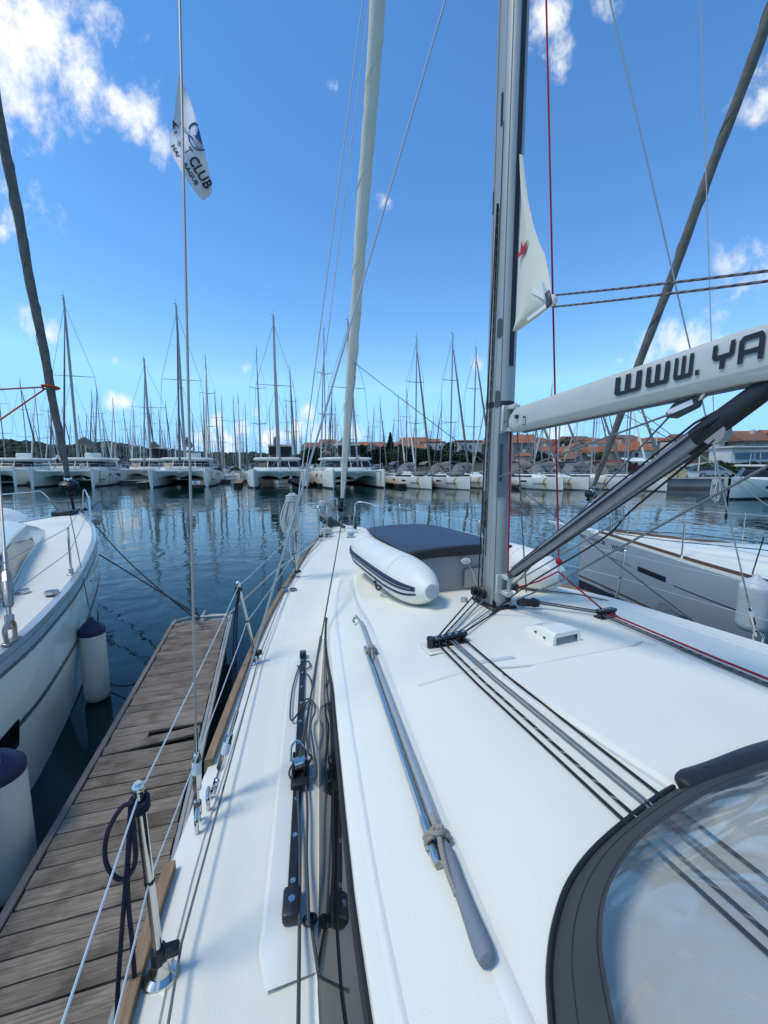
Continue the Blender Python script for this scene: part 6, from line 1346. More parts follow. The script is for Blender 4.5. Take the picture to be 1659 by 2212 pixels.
# pontoons between the boats
pmat('concrete', (.30, .285, .26), .85, var=.25, vscale=1.2, bump=.2, bscale=8)
pmat('concrete_dark', (.13, .125, .115), .9, var=.3, vscale=1.0)
for x, y, L, lab in ((-31.5, 51.5, 11, 'low dark finger pontoon between the two left catamarans'), (-18.6, 50.5, 11, 'low finger pontoon between the second and third catamarans'), (-7.6, 49.5, 11, 'low finger pontoon between the two flybridge catamarans'), (2.2, 48.0, 10, 'low finger pontoon beside the rightmost catamaran'), (15.5, 46, 9, 'low finger pontoon right of the mast')):
    e = empty('finger_pontoon', lab, 'pontoon', (x, y, 0), FH); m = MB(); m.box((0, -L/2, .48), (1.0, L, .10), None, .02); m.build('walkway', 'teak', e)
    for k in (-1.0, -L/2, -L + 1): m = MB(); m.box((0, k, .2), (.85, 1.6, .5), None, .06); m.build('float', 'rubber', e)
e = empty('main_pontoon', 'long main pontoon behind the first line of boats', 'pontoon', (-22, 64, 0), FH + math.pi); m = MB(); m.box((0, 0, .45), (72, 2.4, .14), None, .02); m.build('walkway', 'concrete', e)
for k in range(-34, 36, 6): m = MB(); m.box((k, 0, .15), (3, 2.1, .5), None, .05); m.build('float', 'concrete_dark', e)

# people on the leftmost catamaran
pmat('skin', (.42, .25, .17), .6); pmat('shirt', (.75, .75, .76), .8); pmat('shorts', (.02, .022, .03), .8); pmat('hair', (.02, .015, .012), .7)
def person(label, loc, rz, J, E_, rad, belt, collar):
    me = bpy.data.meshes.new('person'); me.from_pydata(J, E_, []); o = bpy.data.objects.new('person', me); COL.objects.link(o)
    sk = o.modifiers.new('s', 'SKIN'); su = o.modifiers.new('u', 'SUBSURF'); su.levels = 2; su.render_levels = 2
    for v, r in zip(me.skin_vertices[0].data, rad): v.radius = (r, r)
    me.skin_vertices[0].data[0].use_root = True
    dg_ = bpy.context.evaluated_depsgraph_get(); m2 = bpy.data.meshes.new_from_object(o.evaluated_get(dg_)); o.modifiers.clear(); o.data = m2
    for n_ in ('shirt', 'skin', 'shorts', 'hair'): m2.materials.append(M[n_])
    for p in m2.polygons:
        c = p.center; p.use_smooth = True; p.material_index = belt(c)
    o.location = loc; o.rotation_euler = (0, 0, rz); tag(o, label, 'person'); return o
Js = [(0, 0, .95), (0, .05, 1.15), (0, .14, 1.38), (0, .18, 1.50), (0, .22, 1.64), (.20, .12, 1.38), (.27, .28, 1.12), (.22, .50, 1.05), (-.20, .12, 1.38), (-.27, .28, 1.12), (-.22, .50, 1.05), (.11, 0, .90), (.12, .03, .48), (.12, -.03, .06), (.12, .14, .03), (-.11, 0, .90), (-.12, .03, .48), (-.12, -.03, .06), (-.12, .14, .03)]
Es = [(0, 1), (1, 2), (2, 3), (3, 4), (2, 5), (5, 6), (6, 7), (2, 8), (8, 9), (9, 10), (0, 11), (11, 12), (12, 13), (13, 14), (0, 15), (15, 16), (16, 17), (17, 18)]
Rs = [.15, .15, .16, .06, .11, .07, .05, .04, .07, .05, .04, .09, .065, .045, .035, .09, .065, .045, .035]
def b1_(c):
    if c.z > 1.62: return 3
    if c.z > 1.46 and abs(c.x) < .14: return 1
    if c.z > .98: return 1 if (abs(c.x) > .2 and c.z < 1.22 and c.y > .2) else 0
    return 2 if c.z > .5 else 1
person('person in white shirt and dark shorts leaning forward on the leftmost catamaran', on_boat(C1, (1.55, -3.1, 2.16)), FH + R(70), Js, Es, Rs, b1_, None)
Jc = [(0, 0, .30), (0, .12, .48), (0, .28, .62), (0, .36, .68), (0, .45, .74), (.2, .28, .60), (.26, .46, .40), (.18, .62, .25), (-.2, .28, .60), (-.26, .46, .40), (-.18, .62, .25), (.13, .02, .26), (.16, .32, .40), (.16, .10, .06), (.16, .26, .04), (-.13, .02, .26), (-.16, .32, .40), (-.16, .10, .06), (-.16, .26, .04)]
def b2_(c):
    if c.y > .38 and c.z > .70: return 0
    if c.z > .34 and c.y < .40 and abs(c.x) < .28: return 0
    return 2 if c.z < .34 and c.y < .2 else 1
person('person in white crouching on the foredeck of the leftmost catamaran', on_boat(C1, (-1.3, -1.9, 1.86)), FH + R(40), Jc, Es, [r * 1.05 for r in Rs], b2_, None)
# ============================================================ SHORE, TOWN AND HILLS
pmat('scrub', (.085, .075, .045), .95, col2=(.045, .055, .025), vscale=.25, bump=.3, bscale=1)
pmat('stone', (.30, .265, .22), .9, col2=(.20, .18, .15), vscale=1.6, detail=8, bump=.4, bscale=4)
pmat('plaster', (.62, .58, .52), .85, var=.15, vscale=.8); pmat('plaster_white', (.72, .71, .68), .85, var=.12, vscale=.8); pmat('plaster_pink', (.58, .40, .33), .85, var=.12, vscale=.8); pmat('plaster_grey', (.36, .34, .31), .9, var=.2, vscale=.7); pmat('plaster_yellow', (.62, .50, .27), .85, var=.1)
pmat('rooftile', (.42, .15, .065), .85, col2=(.27, .10, .05), vscale=1.4, bump=.6, bscale=7, detail=6); pmat('rooftile_old', (.26, .125, .075), .9, col2=(.16, .085, .055), vscale=1.2, bump=.6, bscale=7)
pmat('awning_red', (.22, .03, .025), .85); pmat('house_glass', (.03, .033, .038), .15, spec=.6); pmat('blue_glass', (.06, .10, .16), .12, spec=.7); pmat('brown_wall', (.17, .115, .085), .9, var=.2, vscale=.6)
def leafmat(name, c1, c2, sc=.6):
    m = pmat(name, c1, .75, col2=c2, vscale=sc, detail=3, spec=.25); return m
leafmat('leaf_dark', (.030, .046, .018), (.014, .024, .010)); leafmat('leaf_mid', (.050, .075, .024), (.022, .036, .013)); leafmat('leaf_dry', (.085, .090, .035), (.04, .05, .02)); pmat('bark', (.10, .075, .055), .9, var=.3, vscale=5)
leafmat('forest', (.034, .050, .020), (.012, .022, .009), .06)
def shore_z(x, y):
    """terrain of the town side: quay level by the water, climbing away from it"""
    k = max(0.0, min(1.0, (y - 66 + max(0, (x - 28)) * .35) / 60.0)); edge = max(0.0, min(1.0, (x + 22) / 26))
    return (1.0 + 2.9 * k ** 1.1 + .5 * math.sin(x * .07) * k) * edge - 1.0 * (1 - edge)
m = MB(); gx = frange(-40, 150, 44); gy = [57.5, 58.5] + frange(60, 200, 30)
rows = [[Vector((x, y + (0 if y > 59 else -.35 * max(0, x - 22)), shore_z(x, y) if y > 57.6 else -1.0)) for x in gx] for y in gy]
m.loft(rows); struct(m.build('hillside', 'scrub', ang=60))
# quay
q = empty('stone_quay', 'pale concrete quay wall below the town on the right', 'quay', (36, 50, 0), R(-8)); m = MB(); m.box((0, 0, .45), (44, 6, 1.3), None, .04); m.build('quay_wall', 'concrete', q); m = MB(); m.box((0, -.1, 1.16), (44.3, 6.1, .14), None, .03); m.build('coping', 'plaster_grey', q); m = MB(); m.box((0, -.3, .12), (44.2, 6.1, .3)); m.build('wet_band', 'concrete_dark', q)
def on_quay(px, d, z=1.23): return Vector(((px - CX) / FPX * d, d, z))
for px, w, h, col, lab in ((1448, 2.0, .95, 'yellow', 'left yellow storage box on the quay'), (1466, 2.0, .95, 'yellow', 'right yellow storage box on the quay'), (1491, 2.6, .7, 'far_grey', 'low grey white box on the quay beside the yellow boxes')):
    e = empty('storage_box', lab, 'box', on_quay(px, 49), R(-8)); m = MB(); m.box((0, 0, h / 2), (w * .46, .8, h), None, .03); m.build('body', 'plaster_yellow' if col == 'yellow' else 'plaster_white', e); m = MB(); m.box((0, -.02, h + .04), (w * .48, .85, .08), None, .02); m.build('lid', 'plaster_yellow' if col == 'yellow' else 'far_grey', e)
pmat('car_dark', (.03, .033, .04), .25, coat=.5); pmat('car_silver', (.30, .31, .33), .25, .3, coat=.5)
def parked_car(label, loc, rz, col):
    e = empty('parked_car', label, 'car', loc, rz, 'cars parked behind the quay'); m = MB()
    m.loft([[Vector((x, y * w, z)) for x, z in ((-2.1, .35), (-2.15, .75), (-1.9, .95), (1.0, .95), (1.9, .80), (2.1, .55), (2.05, .3))] for y, w in ((-.86, 1), (-.80, 1.08), (.80, 1.08), (.86, 1))], True, True, True); m.build('body', col, e, ang=30)
    m = MB(); m.loft([[Vector((x, y, z)) for x, z in ((-1.75, .93), (-1.3, 1.45), (.1, 1.48), (.95, .93))] for y in (-.72, .72)], True, True, True); m.build('cabin', 'house_glass', e, smooth=False)
    for x in (-1.35, 1.3):
        for y in (-.82, .82): m = MB(); m.cyl((x, y - .1, .32), (x, y + .1, .32), .32, 14); w_ = m.build('wheel', 'rubber', e); m = MB(); m.cyl((x, y - .11, .32), (x, y + .11, .32), .19, 10); m.build('rim', 'far_grey', w_)
parked_car('dark car parked under the bushes behind the quay', on_quay(1500, 53.5, 1.1), R(172), 'car_dark'); parked_car('silver grey car at the right end of the parked pair', on_quay(1530, 53.0, 1.1), R(172), 'car_silver')
for px, d, h, lab in ((1473, 50, 5.2, 'slim white post standing left of the parked cars'), (1410, 49, 5.5, 'slim white post behind the sloop at the quay end'), (1505, 51, 7.5, 'tall white lamp post between the parked cars')):
    e = empty('quay_post', lab, 'post', on_quay(px, d)); m = MB(); m.tube([(0, 0, 0), (0, 0, h)], [.07, .05], 8); m.build('pole', 'gelcoat_far', e); m = MB(); m.box((.12, 0, h), (.4, .14, .08), None, .02); m.build('lamp_head', 'far_grey', e)
# houses: px0, px1 (left/right), eave y, base y, ridge y, depth, wall, roof, gable?, label
HS = [(1107, 1150, 957, 1000, 940, 104, 'stone', 'rooftile', 0, 'tall stone house with orange roof just right of the mast'),
 (1130, 1148, 984, 1003, 978, 92, 'plaster_pink', 'rooftile', 0, 'small orange roofed house below the tall stone house'),
 (1146, 1172, 972, 998, 962, 122, 'plaster_white', 'rooftile', 0, 'white house with orange roof beside the tall stone house'),
 (1173, 1200, 974, 1000, 964, 118, 'plaster_white', 'rooftile', 0, 'white house with orange roof left of the red halyard'),
 (1203, 1230, 976, 1000, 965, 116, 'plaster_white', 'rooftile', 0, 'white house with orange roof right of the red halyard'),
 (1226, 1272, 968, 990, 956, 132, 'plaster_pink', 'rooftile', 1, 'pink gabled house above the others in the middle of the town'),
 (1220, 1248, 985, 1006, 976, 100, 'plaster_white', 'rooftile_old', 0, 'low white house in front of the pink gabled house'),
 (1236, 1268, 990, 1015, 978, 88, 'plaster_grey', 'rooftile_old', 1, 'grey barn with steep dark roof near the boats'),
 (1271, 1308, 977, 1000, 964, 122, 'plaster', 'rooftile', 0, 'cream house with bright orange roof left of the furled sail'),
 (1318, 1360, 975, 1006, 958, 98, 'stone', 'rooftile', 0, 'left half of the long stone terrace with orange roof'),
 (1360, 1402, 972, 1006, 953, 98, 'plaster_white', 'rooftile', 0, 'white right half of the long terrace with orange roof'),
 (1400, 1442, 958, 994, 950, 104, 'plaster_grey', 'rooftile_old', 2, 'flat grey house above the vang end'),
 (1442, 1492, 955, 992, 946, 100, 'plaster', 'rooftile', 2, 'flat cream house hidden behind the vang'),
 (1492, 1545, 962, 995, 945, 92, 'stone', 'rooftile', 0, 'stone house with orange roof right of the vang'),
 (1548, 1612, 948, 980, 932, 80, 'plaster', 'rooftile_old', 0, 'cream house with balcony above the white building'),
 (1600, 1665, 952, 985, 936, 76, 'stone', 'rooftile_old', 0, 'stone house with brown roof at the right picture edge'),
 (1640, 1720, 946, 980, 934, 84, 'plaster_yellow', 'rooftile', 2, 'yellowish house behind at the right picture edge'),
 (690, 727, 972, 994, 966, 135, 'plaster_grey', 'rooftile_old', 2, 'grey block house among trees left of the furled headsail'),
 (785, 818, 968, 988, 957, 128, 'stone', 'rooftile', 1, 'gabled stone house in the trees right of the furled headsail'),
 (860, 885, 974, 992, 966, 130, 'plaster', 'rooftile', 0, 'small cream house half hidden by trees'),
 (897, 920, 968, 990, 960, 126, 'plaster_grey', 'rooftile', 0, 'low house with red roof left of the flat cream block'),
 (919, 961, 958, 988, 953, 122, 'plaster', 'rooftile', 2, 'flat cream block with red parapet on the hill'),
 (985, 1037, 957, 988, 950, 118, 'plaster', 'rooftile', 2, 'wide cream apartment block with red parapet left of the mast'),
 (1040, 1075, 960, 990, 952, 120, 'stone', 'rooftile', 0, 'stone house mostly behind the mast')]
rh = random.Random(9)
for a, b, ye, yb, yr, d, wc, rc, kind, lab in HS:
    w = (b - a) / FPX * d; zb = CAM_H + (1002 - yb) / FPX * d - 2.5; ze = CAM_H + (1002 - ye) / FPX * d; zr = CAM_H + (1002 - yr) / FPX * d; dp = max(6.0, w * .8); x0 = ((a + b) / 2 - CX) / FPX * d
    e = empty('town_house', lab, 'house', (x0, d + dp / 2, zb), R(rh.uniform(-6, 6)), 'houses of the town'); h = ze - zb; rt = zr - zb
    m = MB(); m.box((0, 0, h / 2), (w, dp, h)); wl_ = m.build('wall', wc, e, smooth=False)
    if kind == 2:
        m = MB(); m.box((0, 0, h + (rt - h) / 2), (w * 1.03, dp * 1.03, (rt - h) * .5), None, .05); m.build('roof', rc if rc == 'rooftile' else 'plaster_grey', e, smooth=False)
    elif kind == 1:
        m = MB(); o_ = .35; m.add([(-w/2 - o_, -dp/2 - o_, h - .15), (-w/2 - o_, dp/2, h - .15), (0, dp/2, rt), (0, -dp/2 - o_, rt), (w/2 + o_, -dp/2 - o_, h - .15), (w/2 + o_, dp/2, h - .15)], [[0, 3, 2, 1], [3, 4, 5, 2]]); r_ = m.build('roof', rc, e, smooth=False)
        m = MB(); m.add([(-w/2, -dp/2, h), (w/2, -dp/2, h), (0, -dp/2, rt - .15)], [[0, 1, 2]]); m.build('gable', wc, wl_, smooth=False)
    else:
        m = MB(); o_ = .4; m.add([(-w/2 - o_, -dp/2 - o_, h - .1), (w/2 + o_, -dp/2 - o_, h - .1), (w/2 + o_ * .3, 0, rt), (-w/2 - o_ * .3, 0, rt), (-w/2 - o_, dp/2 + o_, h - .1), (w/2 + o_, dp/2 + o_, h - .1)], [[0, 1, 2, 3], [3, 2, 5, 4], [0, 3, 4], [1, 5, 2]]); r_ = m.build('roof', rc, e, smooth=False)
        m = MB(); m.box((w * rh.uniform(-.3, .3), .3, rt + .25), (.6, .6, 1.1), None, .04); m.build('chimney', 'plaster', r_, smooth=False)
    nx = max(1, int(w / 2.2)); nz_ = max(1, int((h - 1.6) / 2.3))
    for iz in range(nz_):
        for ix in range(nx):
            if rh.random() < .15: continue
            cx_, cz = (ix + .5) / nx * w - w / 2 + rh.uniform(-.15, .15), h - 1.25 - iz * 2.3
            m = MB(); m.box((cx_, -dp/2 - .01, cz), (.75, .12, 1.05)); f_ = m.build('window', 'plaster_white' if wc == 'stone' else 'stone', wl_, smooth=False)
            m = MB(); m.box((cx_, -dp/2 - .06, cz), (.58, .06, .9)); m.build('pane', 'house_glass', wl_, smooth=False)
rh2 = random.Random(77)
for i in range(34):
    px = (672 + i * 33) if i < 12 else (1115 + (i - 12) * 26); px += rh2.uniform(-8, 8); d = rh2.uniform(132, 168); w = rh2.uniform(6, 9.5); zb = 2.0; top = (rh2.uniform(954, 968) if i < 12 else rh2.uniform(946, 962) - max(0, px - 1380) * .05); h = CAM_H + (1002 - top) / FPX * d - zb; dp = rh2.uniform(6, 9); rt = h + rh2.uniform(1.3, 2.0)
    wc = rh2.choice(['plaster', 'plaster_white', 'stone', 'plaster_grey', 'plaster', 'plaster_pink']); rc = rh2.choice(['rooftile', 'rooftile', 'rooftile_old']); o_ = .4
    e = empty('town_house', 'pale house with tiled roof in the upper rows of the town', 'house', ((px - CX) / FPX * d, d + dp / 2, zb), R(rh2.uniform(-12, 12)), 'houses in the upper rows'); m = MB(); m.box((0, 0, h / 2), (w, dp, h)); wl_ = m.build('wall', wc, e, smooth=False)
    m = MB(); m.add([(-w/2 - o_, -dp/2 - o_, h - .1), (w/2 + o_, -dp/2 - o_, h - .1), (w/2 + o_ * .3, 0, rt), (-w/2 - o_ * .3, 0, rt), (-w/2 - o_, dp/2 + o_, h - .1), (w/2 + o_, dp/2 + o_, h - .1)], [[0, 1, 2, 3], [3, 2, 5, 4], [0, 3, 4], [1, 5, 2]]); m.build('roof', rc, e, smooth=False)
    for iz in range(2):
        for ix in range(3): cx_ = (ix - 1) * w * .3; cz = h - 1.4 - iz * 2.6; m = MB(); m.box((cx_, -dp/2 - .02, cz), (.8, .1, 1.2)); m.build('window', 'house_glass', wl_, smooth=False)
# white building with blue windows, terrace wall, restaurant canopies
d = 60; x0 = (1585 - CX) / FPX * d; e = empty('waterfront_building', 'long white building with band of blue windows at right', 'building', (x0, d + 1, 0), R(-6))
m = MB(); m.box((9, 4, 4.2), (18, 8, 2.3)); wl_ = m.build('wall', 'plaster_white', e, smooth=False); m = MB(); m.box((9, 3.7, 5.45), (18.6, 9, .22)); m.build('roof', 'plaster_white', e, smooth=False); m = MB(); m.box((9, 3.9, 2.45), (18.2, 8.2, 1.2)); m.build('terrace_band', 'brown_wall', e, smooth=False); m = MB(); m.box((9, 4.4, .9), (18, 8, 2.0)); m.build('base', 'plaster_grey', e, smooth=False)
for k in range(6): m = MB(); m.box((1.8 + k * 2.9, -.02, 4.1), (2.6, .12, 1.0)); f_ = m.build('window', 'far_grey', wl_, smooth=False); m = MB(); m.box((1.8 + k * 2.9, -.07, 4.1), (2.45, .08, .86)); m.build('pane', 'blue_glass', wl_, smooth=False)
d = 66; e = empty('retaining_wall', 'sloping pale retaining wall climbing to the white building', 'wall', ((1440 - CX) / FPX * d, d, 0)); m = MB(); m.prism([(0, 0), (11.5, 0), (11.5, 4.0), (8, 3.4), (0, 2.4)], (0, 0, 0), (1, -.1, 0), (0, 0, 1), -.6); m.build('wall', 'plaster_white', e, smooth=False); m = MB(); m.prism([(0, 2.4), (8, 3.4), (11.5, 4.0), (11.5, 5.6), (6, 4.9), (0, 3.4)], (0, .5, 0), (1, -.1, 0), (0, 0, 1), -.4); m.build('parapet', 'brown_wall', e, smooth=False)
for px in (1470, 1530): m = MB(); m.box(((px - 1440) / FPX * d, -.65, 1.6), (1.6, .2, 1.6)); m.build('opening', 'house_glass', e, smooth=False)
d = 72; e = empty('waterfront_restaurant', 'low waterfront restaurant with dark red awning', 'restaurant', ((1330 - CX) / FPX * d, d, 1.0)); m = MB(); m.box((0, 2, 1.0), (8, 3, 2.0)); m.build('wall', 'brown_wall', e, smooth=False)
m = MB(); m.add([(-4.2, 0, 1.55), (3.6, 0, 1.5), (3.6, 3.2, 2.6), (-4.2, 3.2, 2.6), (-4.2, 0, 1.25), (3.6, 0, 1.2)], [[0, 1, 2, 3], [4, 5, 1, 0]]); m.build('awning', 'awning_red', e, smooth=False)
m = MB(); m.add([(1.5, -.5, 2.4), (6.6, -.5, 2.3), (6.0, 2.4, 3.0), (1.8, 2.4, 3.0)], [[0, 1, 2, 3]]); m.build('canopy', 'sail_patch', e, smooth=False)
for x in (-3.8, 0, 3.4): m = MB(); m.cyl((x, .1, 0), (x, .1, 1.5), .05, 6); m.build('post', 'far_grey', e)
d = 70; e = empty('boat_shed', 'dark flat roofed shed behind the sloops', 'shed', ((1245 - CX) / FPX * d, d, .8)); m = MB(); m.box((0, 2, 1.1), (6, 4, 2.2)); m.build('wall', 'plaster_grey', e, smooth=False); m = MB(); m.box((0, 1.8, 2.3), (6.6, 4.8, .3)); m.build('roof', 'rubber', e, smooth=False)
# ---- trees with trunk and leaf-clump crowns
def crown_mesh(seed, n, rx, rz, mat_, cone=False):
    rd_ = random.Random(seed); vs = []; fs = []; lobes = [(Vector((rd_.uniform(-.55, .55) * rx, rd_.uniform(-.55, .55) * rx, rd_.uniform(-.35, .55) * rz)), rd_.uniform(.38, .62)) for _ in range(9)]
    for i in range(n):
        if cone: t = rd_.random() ** .8; a = rd_.uniform(0, 6.283); r_ = rx * (1 - t) * rd_.uniform(.55, 1.05); p = Vector((r_ * math.cos(a), r_ * math.sin(a), -rz + 2 * rz * t))
        else:
            c, q_ = rd_.choice(lobes); dv = Vector((rd_.gauss(0, 1), rd_.gauss(0, 1), rd_.gauss(0, 1))).normalized() * rd_.uniform(.65, 1.05); p = c + Vector((dv.x * rx * q_, dv.y * rx * q_, dv.z * rz * q_))
        s = rd_.uniform(.16, .36) * (rx / 2.2) ** .5; u = Vector((rd_.gauss(0, 1), rd_.gauss(0, 1), rd_.gauss(0, .6))).normalized(); w = u.orthogonal().normalized(); w = (w + u.cross(w) * rd_.uniform(-1, 1)).normalized()
        o_ = len(vs); vs += [p - u * s, p + w * s * .6, p + u * s, p - w * s * .6]; fs.append([o_, o_+1, o_+2, o_+3])
    m_ = MB(); m_.add(vs, fs); return m_
crowns = {}
def tree(label, px, ybase, ytop, d, mat_, cone=False, wide=1.0, name='broadleaf_tree', group='trees of the town'):
    zb = CAM_H + (1002 - ybase) / FPX * d - 1.0; zt = CAM_H + (1002 - ytop) / FPX * d; H_ = zt - zb; rz = H_ * (.46 if cone else .40); rx = rz * (.42 if cone else .95) * wide
    e = empty(name, label, 'tree', ((px - CX) / FPX * d, d, zb), rh.uniform(0, 6), group)
    m = MB(); m.tube([(0, 0, 0), (.05 * H_ * .2, 0, H_ * .35), (0, .05, H_ * .7)], [.045 * H_, .03 * H_, .012 * H_], 7)
    for k in range(4): a = k * 1.7; m.tube([(0, 0, H_ * .35), (math.cos(a) * rx * .4, math.sin(a) * rx * .4, H_ * .6)], [.02 * H_, .008 * H_], 5)
    m.build('trunk', 'bark', e); key = (mat_, cone, rh.randrange(3))
    if key not in crowns: crowns[key] = crown_mesh(hash(key[2]) + len(crowns) * 7, 1500, 2.2, 2.0 if not cone else 4.5, mat_, cone)
    if isinstance(crowns[key], MB): o = crowns[key].build('crown', mat_, e, smooth=False); crowns[key] = o.data
    else: o = bpy.data.objects.new('crown', crowns[key]); COL.objects.link(o); o.parent = e
    o.location = (0, 0, H_ - rz); o.scale = (rx / 2.2, rx / 2.2, rz / (2.0 if not cone else 4.5)); return e
tree('tall dark conical tree standing above the houses left of the mast', 843, 1000, 936, 118, 'leaf_dark', True, 1.35, 'conifer_tree')
TS = [(668, 972, 'leaf_dark', 132, 'dark tree at the left end of the wooded slope'), (735, 966, 'leaf_mid', 126, 'tree between the grey block and the furled headsail'), (752, 964, 'leaf_dark', 120, 'dark tree directly behind the furled headsail'), (772, 958, 'leaf_mid', 120, 'tree left of the gabled stone house'), (826, 958, 'leaf_dark', 122, 'dark tree touching the conical tree on its left'), (862, 962, 'leaf_mid', 120, 'rounded tree right of the conical tree'), (884, 958, 'leaf_dark', 116, 'broad dark tree between conical tree and cream block'), (905, 972, 'leaf_mid', 104, 'low tree below the cream block'), (965, 962, 'leaf_dark', 114, 'dark tree right of the flat cream block'), (978, 955, 'leaf_mid', 122, 'tree left of the wide apartment block'), (1010, 978, 'leaf_dark', 104, 'dark bush in front of the wide apartment block'), (1030, 974, 'leaf_mid', 106, 'bush beside the mast in front of the apartment block'), (800, 976, 'leaf_dark', 104, 'dark shrub below the gabled stone house'), (940, 980, 'leaf_dark', 100, 'dark shrub below the cream block'), (1152, 982, 'leaf_mid', 94, 'green tree right of the small orange roofed house'), (1192, 985, 'leaf_dark', 90, 'dark shrub below the white houses'), (1283, 977, 'leaf_mid', 84, 'round bright green tree in the middle of the town'), (1300, 980, 'leaf_dark', 86, 'dark side of the green clump left of the furled sail'), (1214, 950, 'leaf_dark', 150, 'trees showing behind the roofs in the middle'), (1312, 958, 'leaf_dark', 140, 'dark tree behind the furled sail')]
for px, yt, mt_, d, lab in TS: tree(lab, px, 1004, yt, d, mt_, False, 1.25)
for i, (px, yt, d, w, lab) in enumerate(((1472, 1012, 56, 1.5, 'leftmost shrub behind the quay boxes'), (1495, 1005, 57, 1.5, 'shrub over the dark parked car'), (1520, 1000, 56, 1.6, 'shrub over the silver car'), (1545, 1003, 57, 1.6, 'tall shrub below the white building'), (1570, 998, 55, 1.6, 'broad shrub behind the hanging rope coil'), (1600, 996, 56, 1.6, 'dense shrub below the blue windows'), (1630, 998, 55, 1.6, 'shrub above the motor yacht'), (1655, 1000, 56, 1.6, 'shrub at the right picture edge'), (1445, 972, 92, 1.4, 'dark tree behind the vang tube'), (1530, 975, 76, 1.4, 'dark tree above the retaining wall'))):
    tree(lab, px, 1038 if yt > 990 else 1000, yt, d, 'leaf_dark' if i % 2 else 'leaf_mid', False, w, 'shrub' if yt > 990 else 'broadleaf_tree', 'shrubs behind the quay' if yt > 990 else 'trees of the town')
for i in range(34):
    px = 655 + i * 12.4 + rh.uniform(-4, 4); yt = rh.uniform(968, 984)
    if i > 27: px = 1090 + (i - 28) * 70; yt = rh.uniform(972, 986)
    tree('evergreen in the dark band of trees below the hilltop houses', px, 1006, yt, rh.uniform(86, 112), rh.choice(['leaf_dark', 'leaf_dark', 'leaf_mid']), False, rh.uniform(1.3, 1.8), 'broadleaf_tree', 'band of trees below the houses')
# ---- far wooded ridge on the left
RT = [(-500, 948), (-100, 946), (0, 945), (66, 949), (142, 961), (185, 956), (248, 951), (300, 962), (364, 970), (430, 974), (496, 977), (550, 976), (620, 982), (690, 984), (760, 986), (900, 988)]
m = MB(); rows = []
for k, (d, f) in enumerate(((250, -.2), (270, .12), (300, .45), (340, .8), (380, .93), (430, .9))):
    rows.append([Vector(((px - CX) / FPX * d, d, max(-2, CAM_H + (1002 - tab(RT, px)) / FPX * 380 - 4) * f if f > 0 else -2)) for px in frange(-500, 900, 60)])
m.loft(rows); struct(m.build('far_hill', 'forest', ang=60))
bm = bmesh.new(); bmesh.ops.create_icosphere(bm, subdivisions=2, radius=1); iv = [v.co.copy() for v in bm.verts]; ifc = [[v.index for v in f.verts] for f in bm.faces]; bm.free()
m = MB(); rf_ = random.Random(4)
for i in range(1150):
    px = rf_.uniform(-140, 820); t = rf_.random() ** .7; d = lerp(262, 384, t); f = tab([(250, 0), (270, .12), (300, .45), (340, .8), (380, .93)], d); z = max(.5, (CAM_H + (1002 - tab(RT, px)) / FPX * 380 - 4) * f); r_ = rf_.uniform(2.0, 4.2); sd = rf_.uniform(0, 100)
    c = Vector(((px - CX) / FPX * d, d, z + r_ * .3)); m.add([c + Vector((v.x, v.y, v.z * .85)) * r_ * (1 + .45 * mnoise.noise(v * 1.6 + Vector((sd, 0, 0)))) for v in iv], ifc)
fo_ = m.build('far_wood', 'forest', smooth=False); tag(fo_, 'dark evergreen wood covering the ridge behind the marina', 'wood', None, 'stuff')
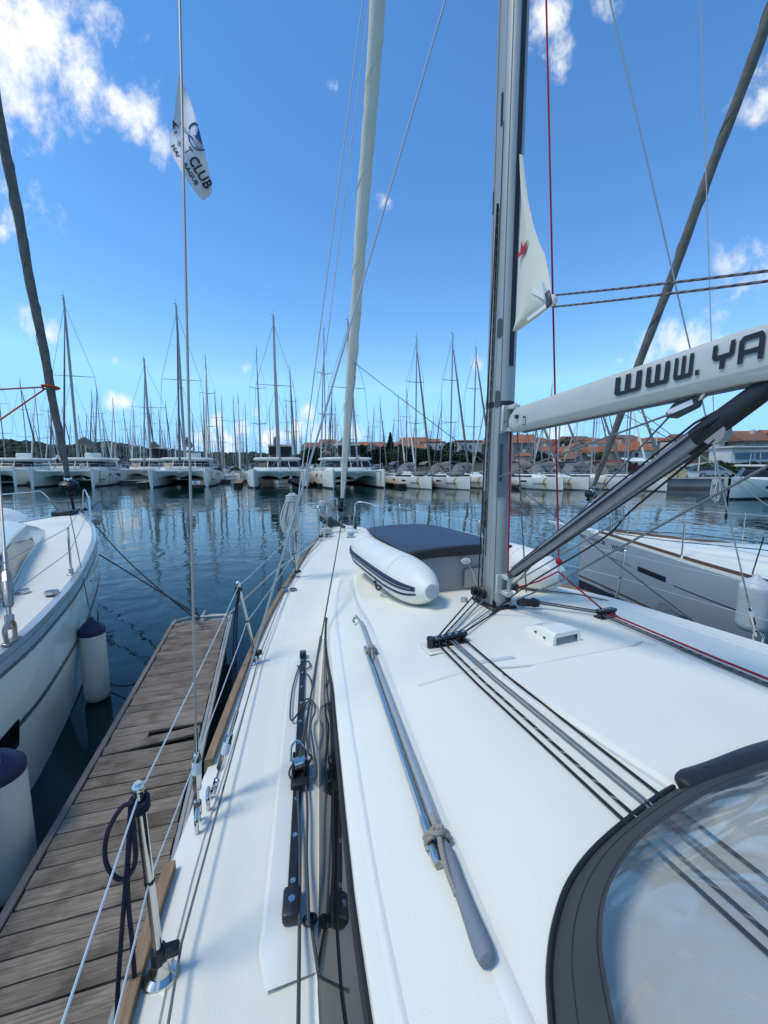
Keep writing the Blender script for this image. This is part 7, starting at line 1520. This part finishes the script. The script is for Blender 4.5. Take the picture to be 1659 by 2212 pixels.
# ---- motor yacht by the quay on the right
mo = Wz(1572, 1079, 0); e = empty('motor_yacht', 'white motor yacht with dark windows and yellow swoosh at far right', 'motor yacht', mo, R(118))
HBY = [(-11, 1.7), (-6, 1.8), (-3, 1.5), (-1.2, .8), (0, .1)]; ZSY = [(-11, 1.25), (-4, 1.5), (0, 1.85)]; WLY = [(-11, .85), (0, .5)]
m = MB(); m.loft(hull_sections(HBY, ZSY, frange(-11, 0, 20), WLY, -.2), False, True, False); m.build('hull', 'gelcoat_far', e); m = MB(); m.loft(deck_sections(HBY, ZSY, frange(-11, 0, 20), .06, 0, 0, 6)); m.build('deck', 'gelcoat_far', e)
m = MB(); m.loft([[Vector((x, y, z)) for y, x in ((f, -w * .4), (f, w * .4), (f - 1.2, w), (-9.5, w), (-9.5, -w), (f - 1.2, -w))] for z, f, w in ((1.4, -3.0, 1.45), (1.75, -3.3, 1.42), (2.65, -4.3, 1.2))], True, True, True); m.build('cabin', 'gelcoat_far', e, smooth=False)
m = MB(); m.loft([[Vector((x, y, z)) for y, x in ((-9.2, -w), (f - 1.2, -w), (f + .03, -w * .4), (f + .03, w * .4), (f - 1.2, w), (-9.2, w))] for z, f, w in ((1.82, -3.33, 1.43), (2.6, -4.2, 1.235))]); m.build('windscreen', 'glass_dark', e, smooth=False)
m = MB(); m.box((0, -6.8, 2.75), (2.7, 5.6, .16), None, .06, 2); m.build('roof', 'gelcoat_far', e); m = MB(); m.box((0, -7, 4.0), (2.3, 2.8, .1), None, .04); b_ = m.build('bimini', 'far_grey', e); 
for x in (-1.0, 1.0): m = MB(); m.cyl((x, -6, 2.8), (x, -6.2, 4), .03, 5); m.cyl((x, -8.2, 2.8), (x, -8, 4), .03, 5); m.build('bimini_post', 'steel', b_)
for s in (-1, 1):
    fn = lambda y, z, s=s: hull_pt(HBY, ZSY, WLY, y, z, s, .014, -.2)
    for y0, y1 in ((-3.4, -2.7), (-6.4, -4.8)): m = MB(); m.add([fn(y0, .85), fn(y1, .9), fn(y1, 1.12), fn(y0, 1.08)], [[0, 1, 2, 3]]); m.build('hull_window', 'glass_dark', e, smooth=False)
    m = MB(); m.loft([[fn(y, .0), fn(y, .14)] for y in frange(-10.8, -.02, 12)]); m.build('boot_stripe', 'antifoul', e)
    m = MB(); m.tube([(s * .25, -.1, 2.4), (s * (stab(HBY, -2) - .1), -2, 2.35), (s * (stab(HBY, -4.5) - .08), -4.5, 2.2)], .02, 5); m.build('guard_rail', 'steel', e)
fn = lambda y, z: hull_pt(HBY, ZSY, WLY, y, z, 1, .018, -.2); swoosh(e, fn, .3, 1.5, -4.1, .3)
fn = lambda y, z: hull_pt(HBY, ZSY, WLY, y, z, 1, .02, -.2); name_text(e, fn, 'ANGELINA', -3.6, -2.2, .45, .16)
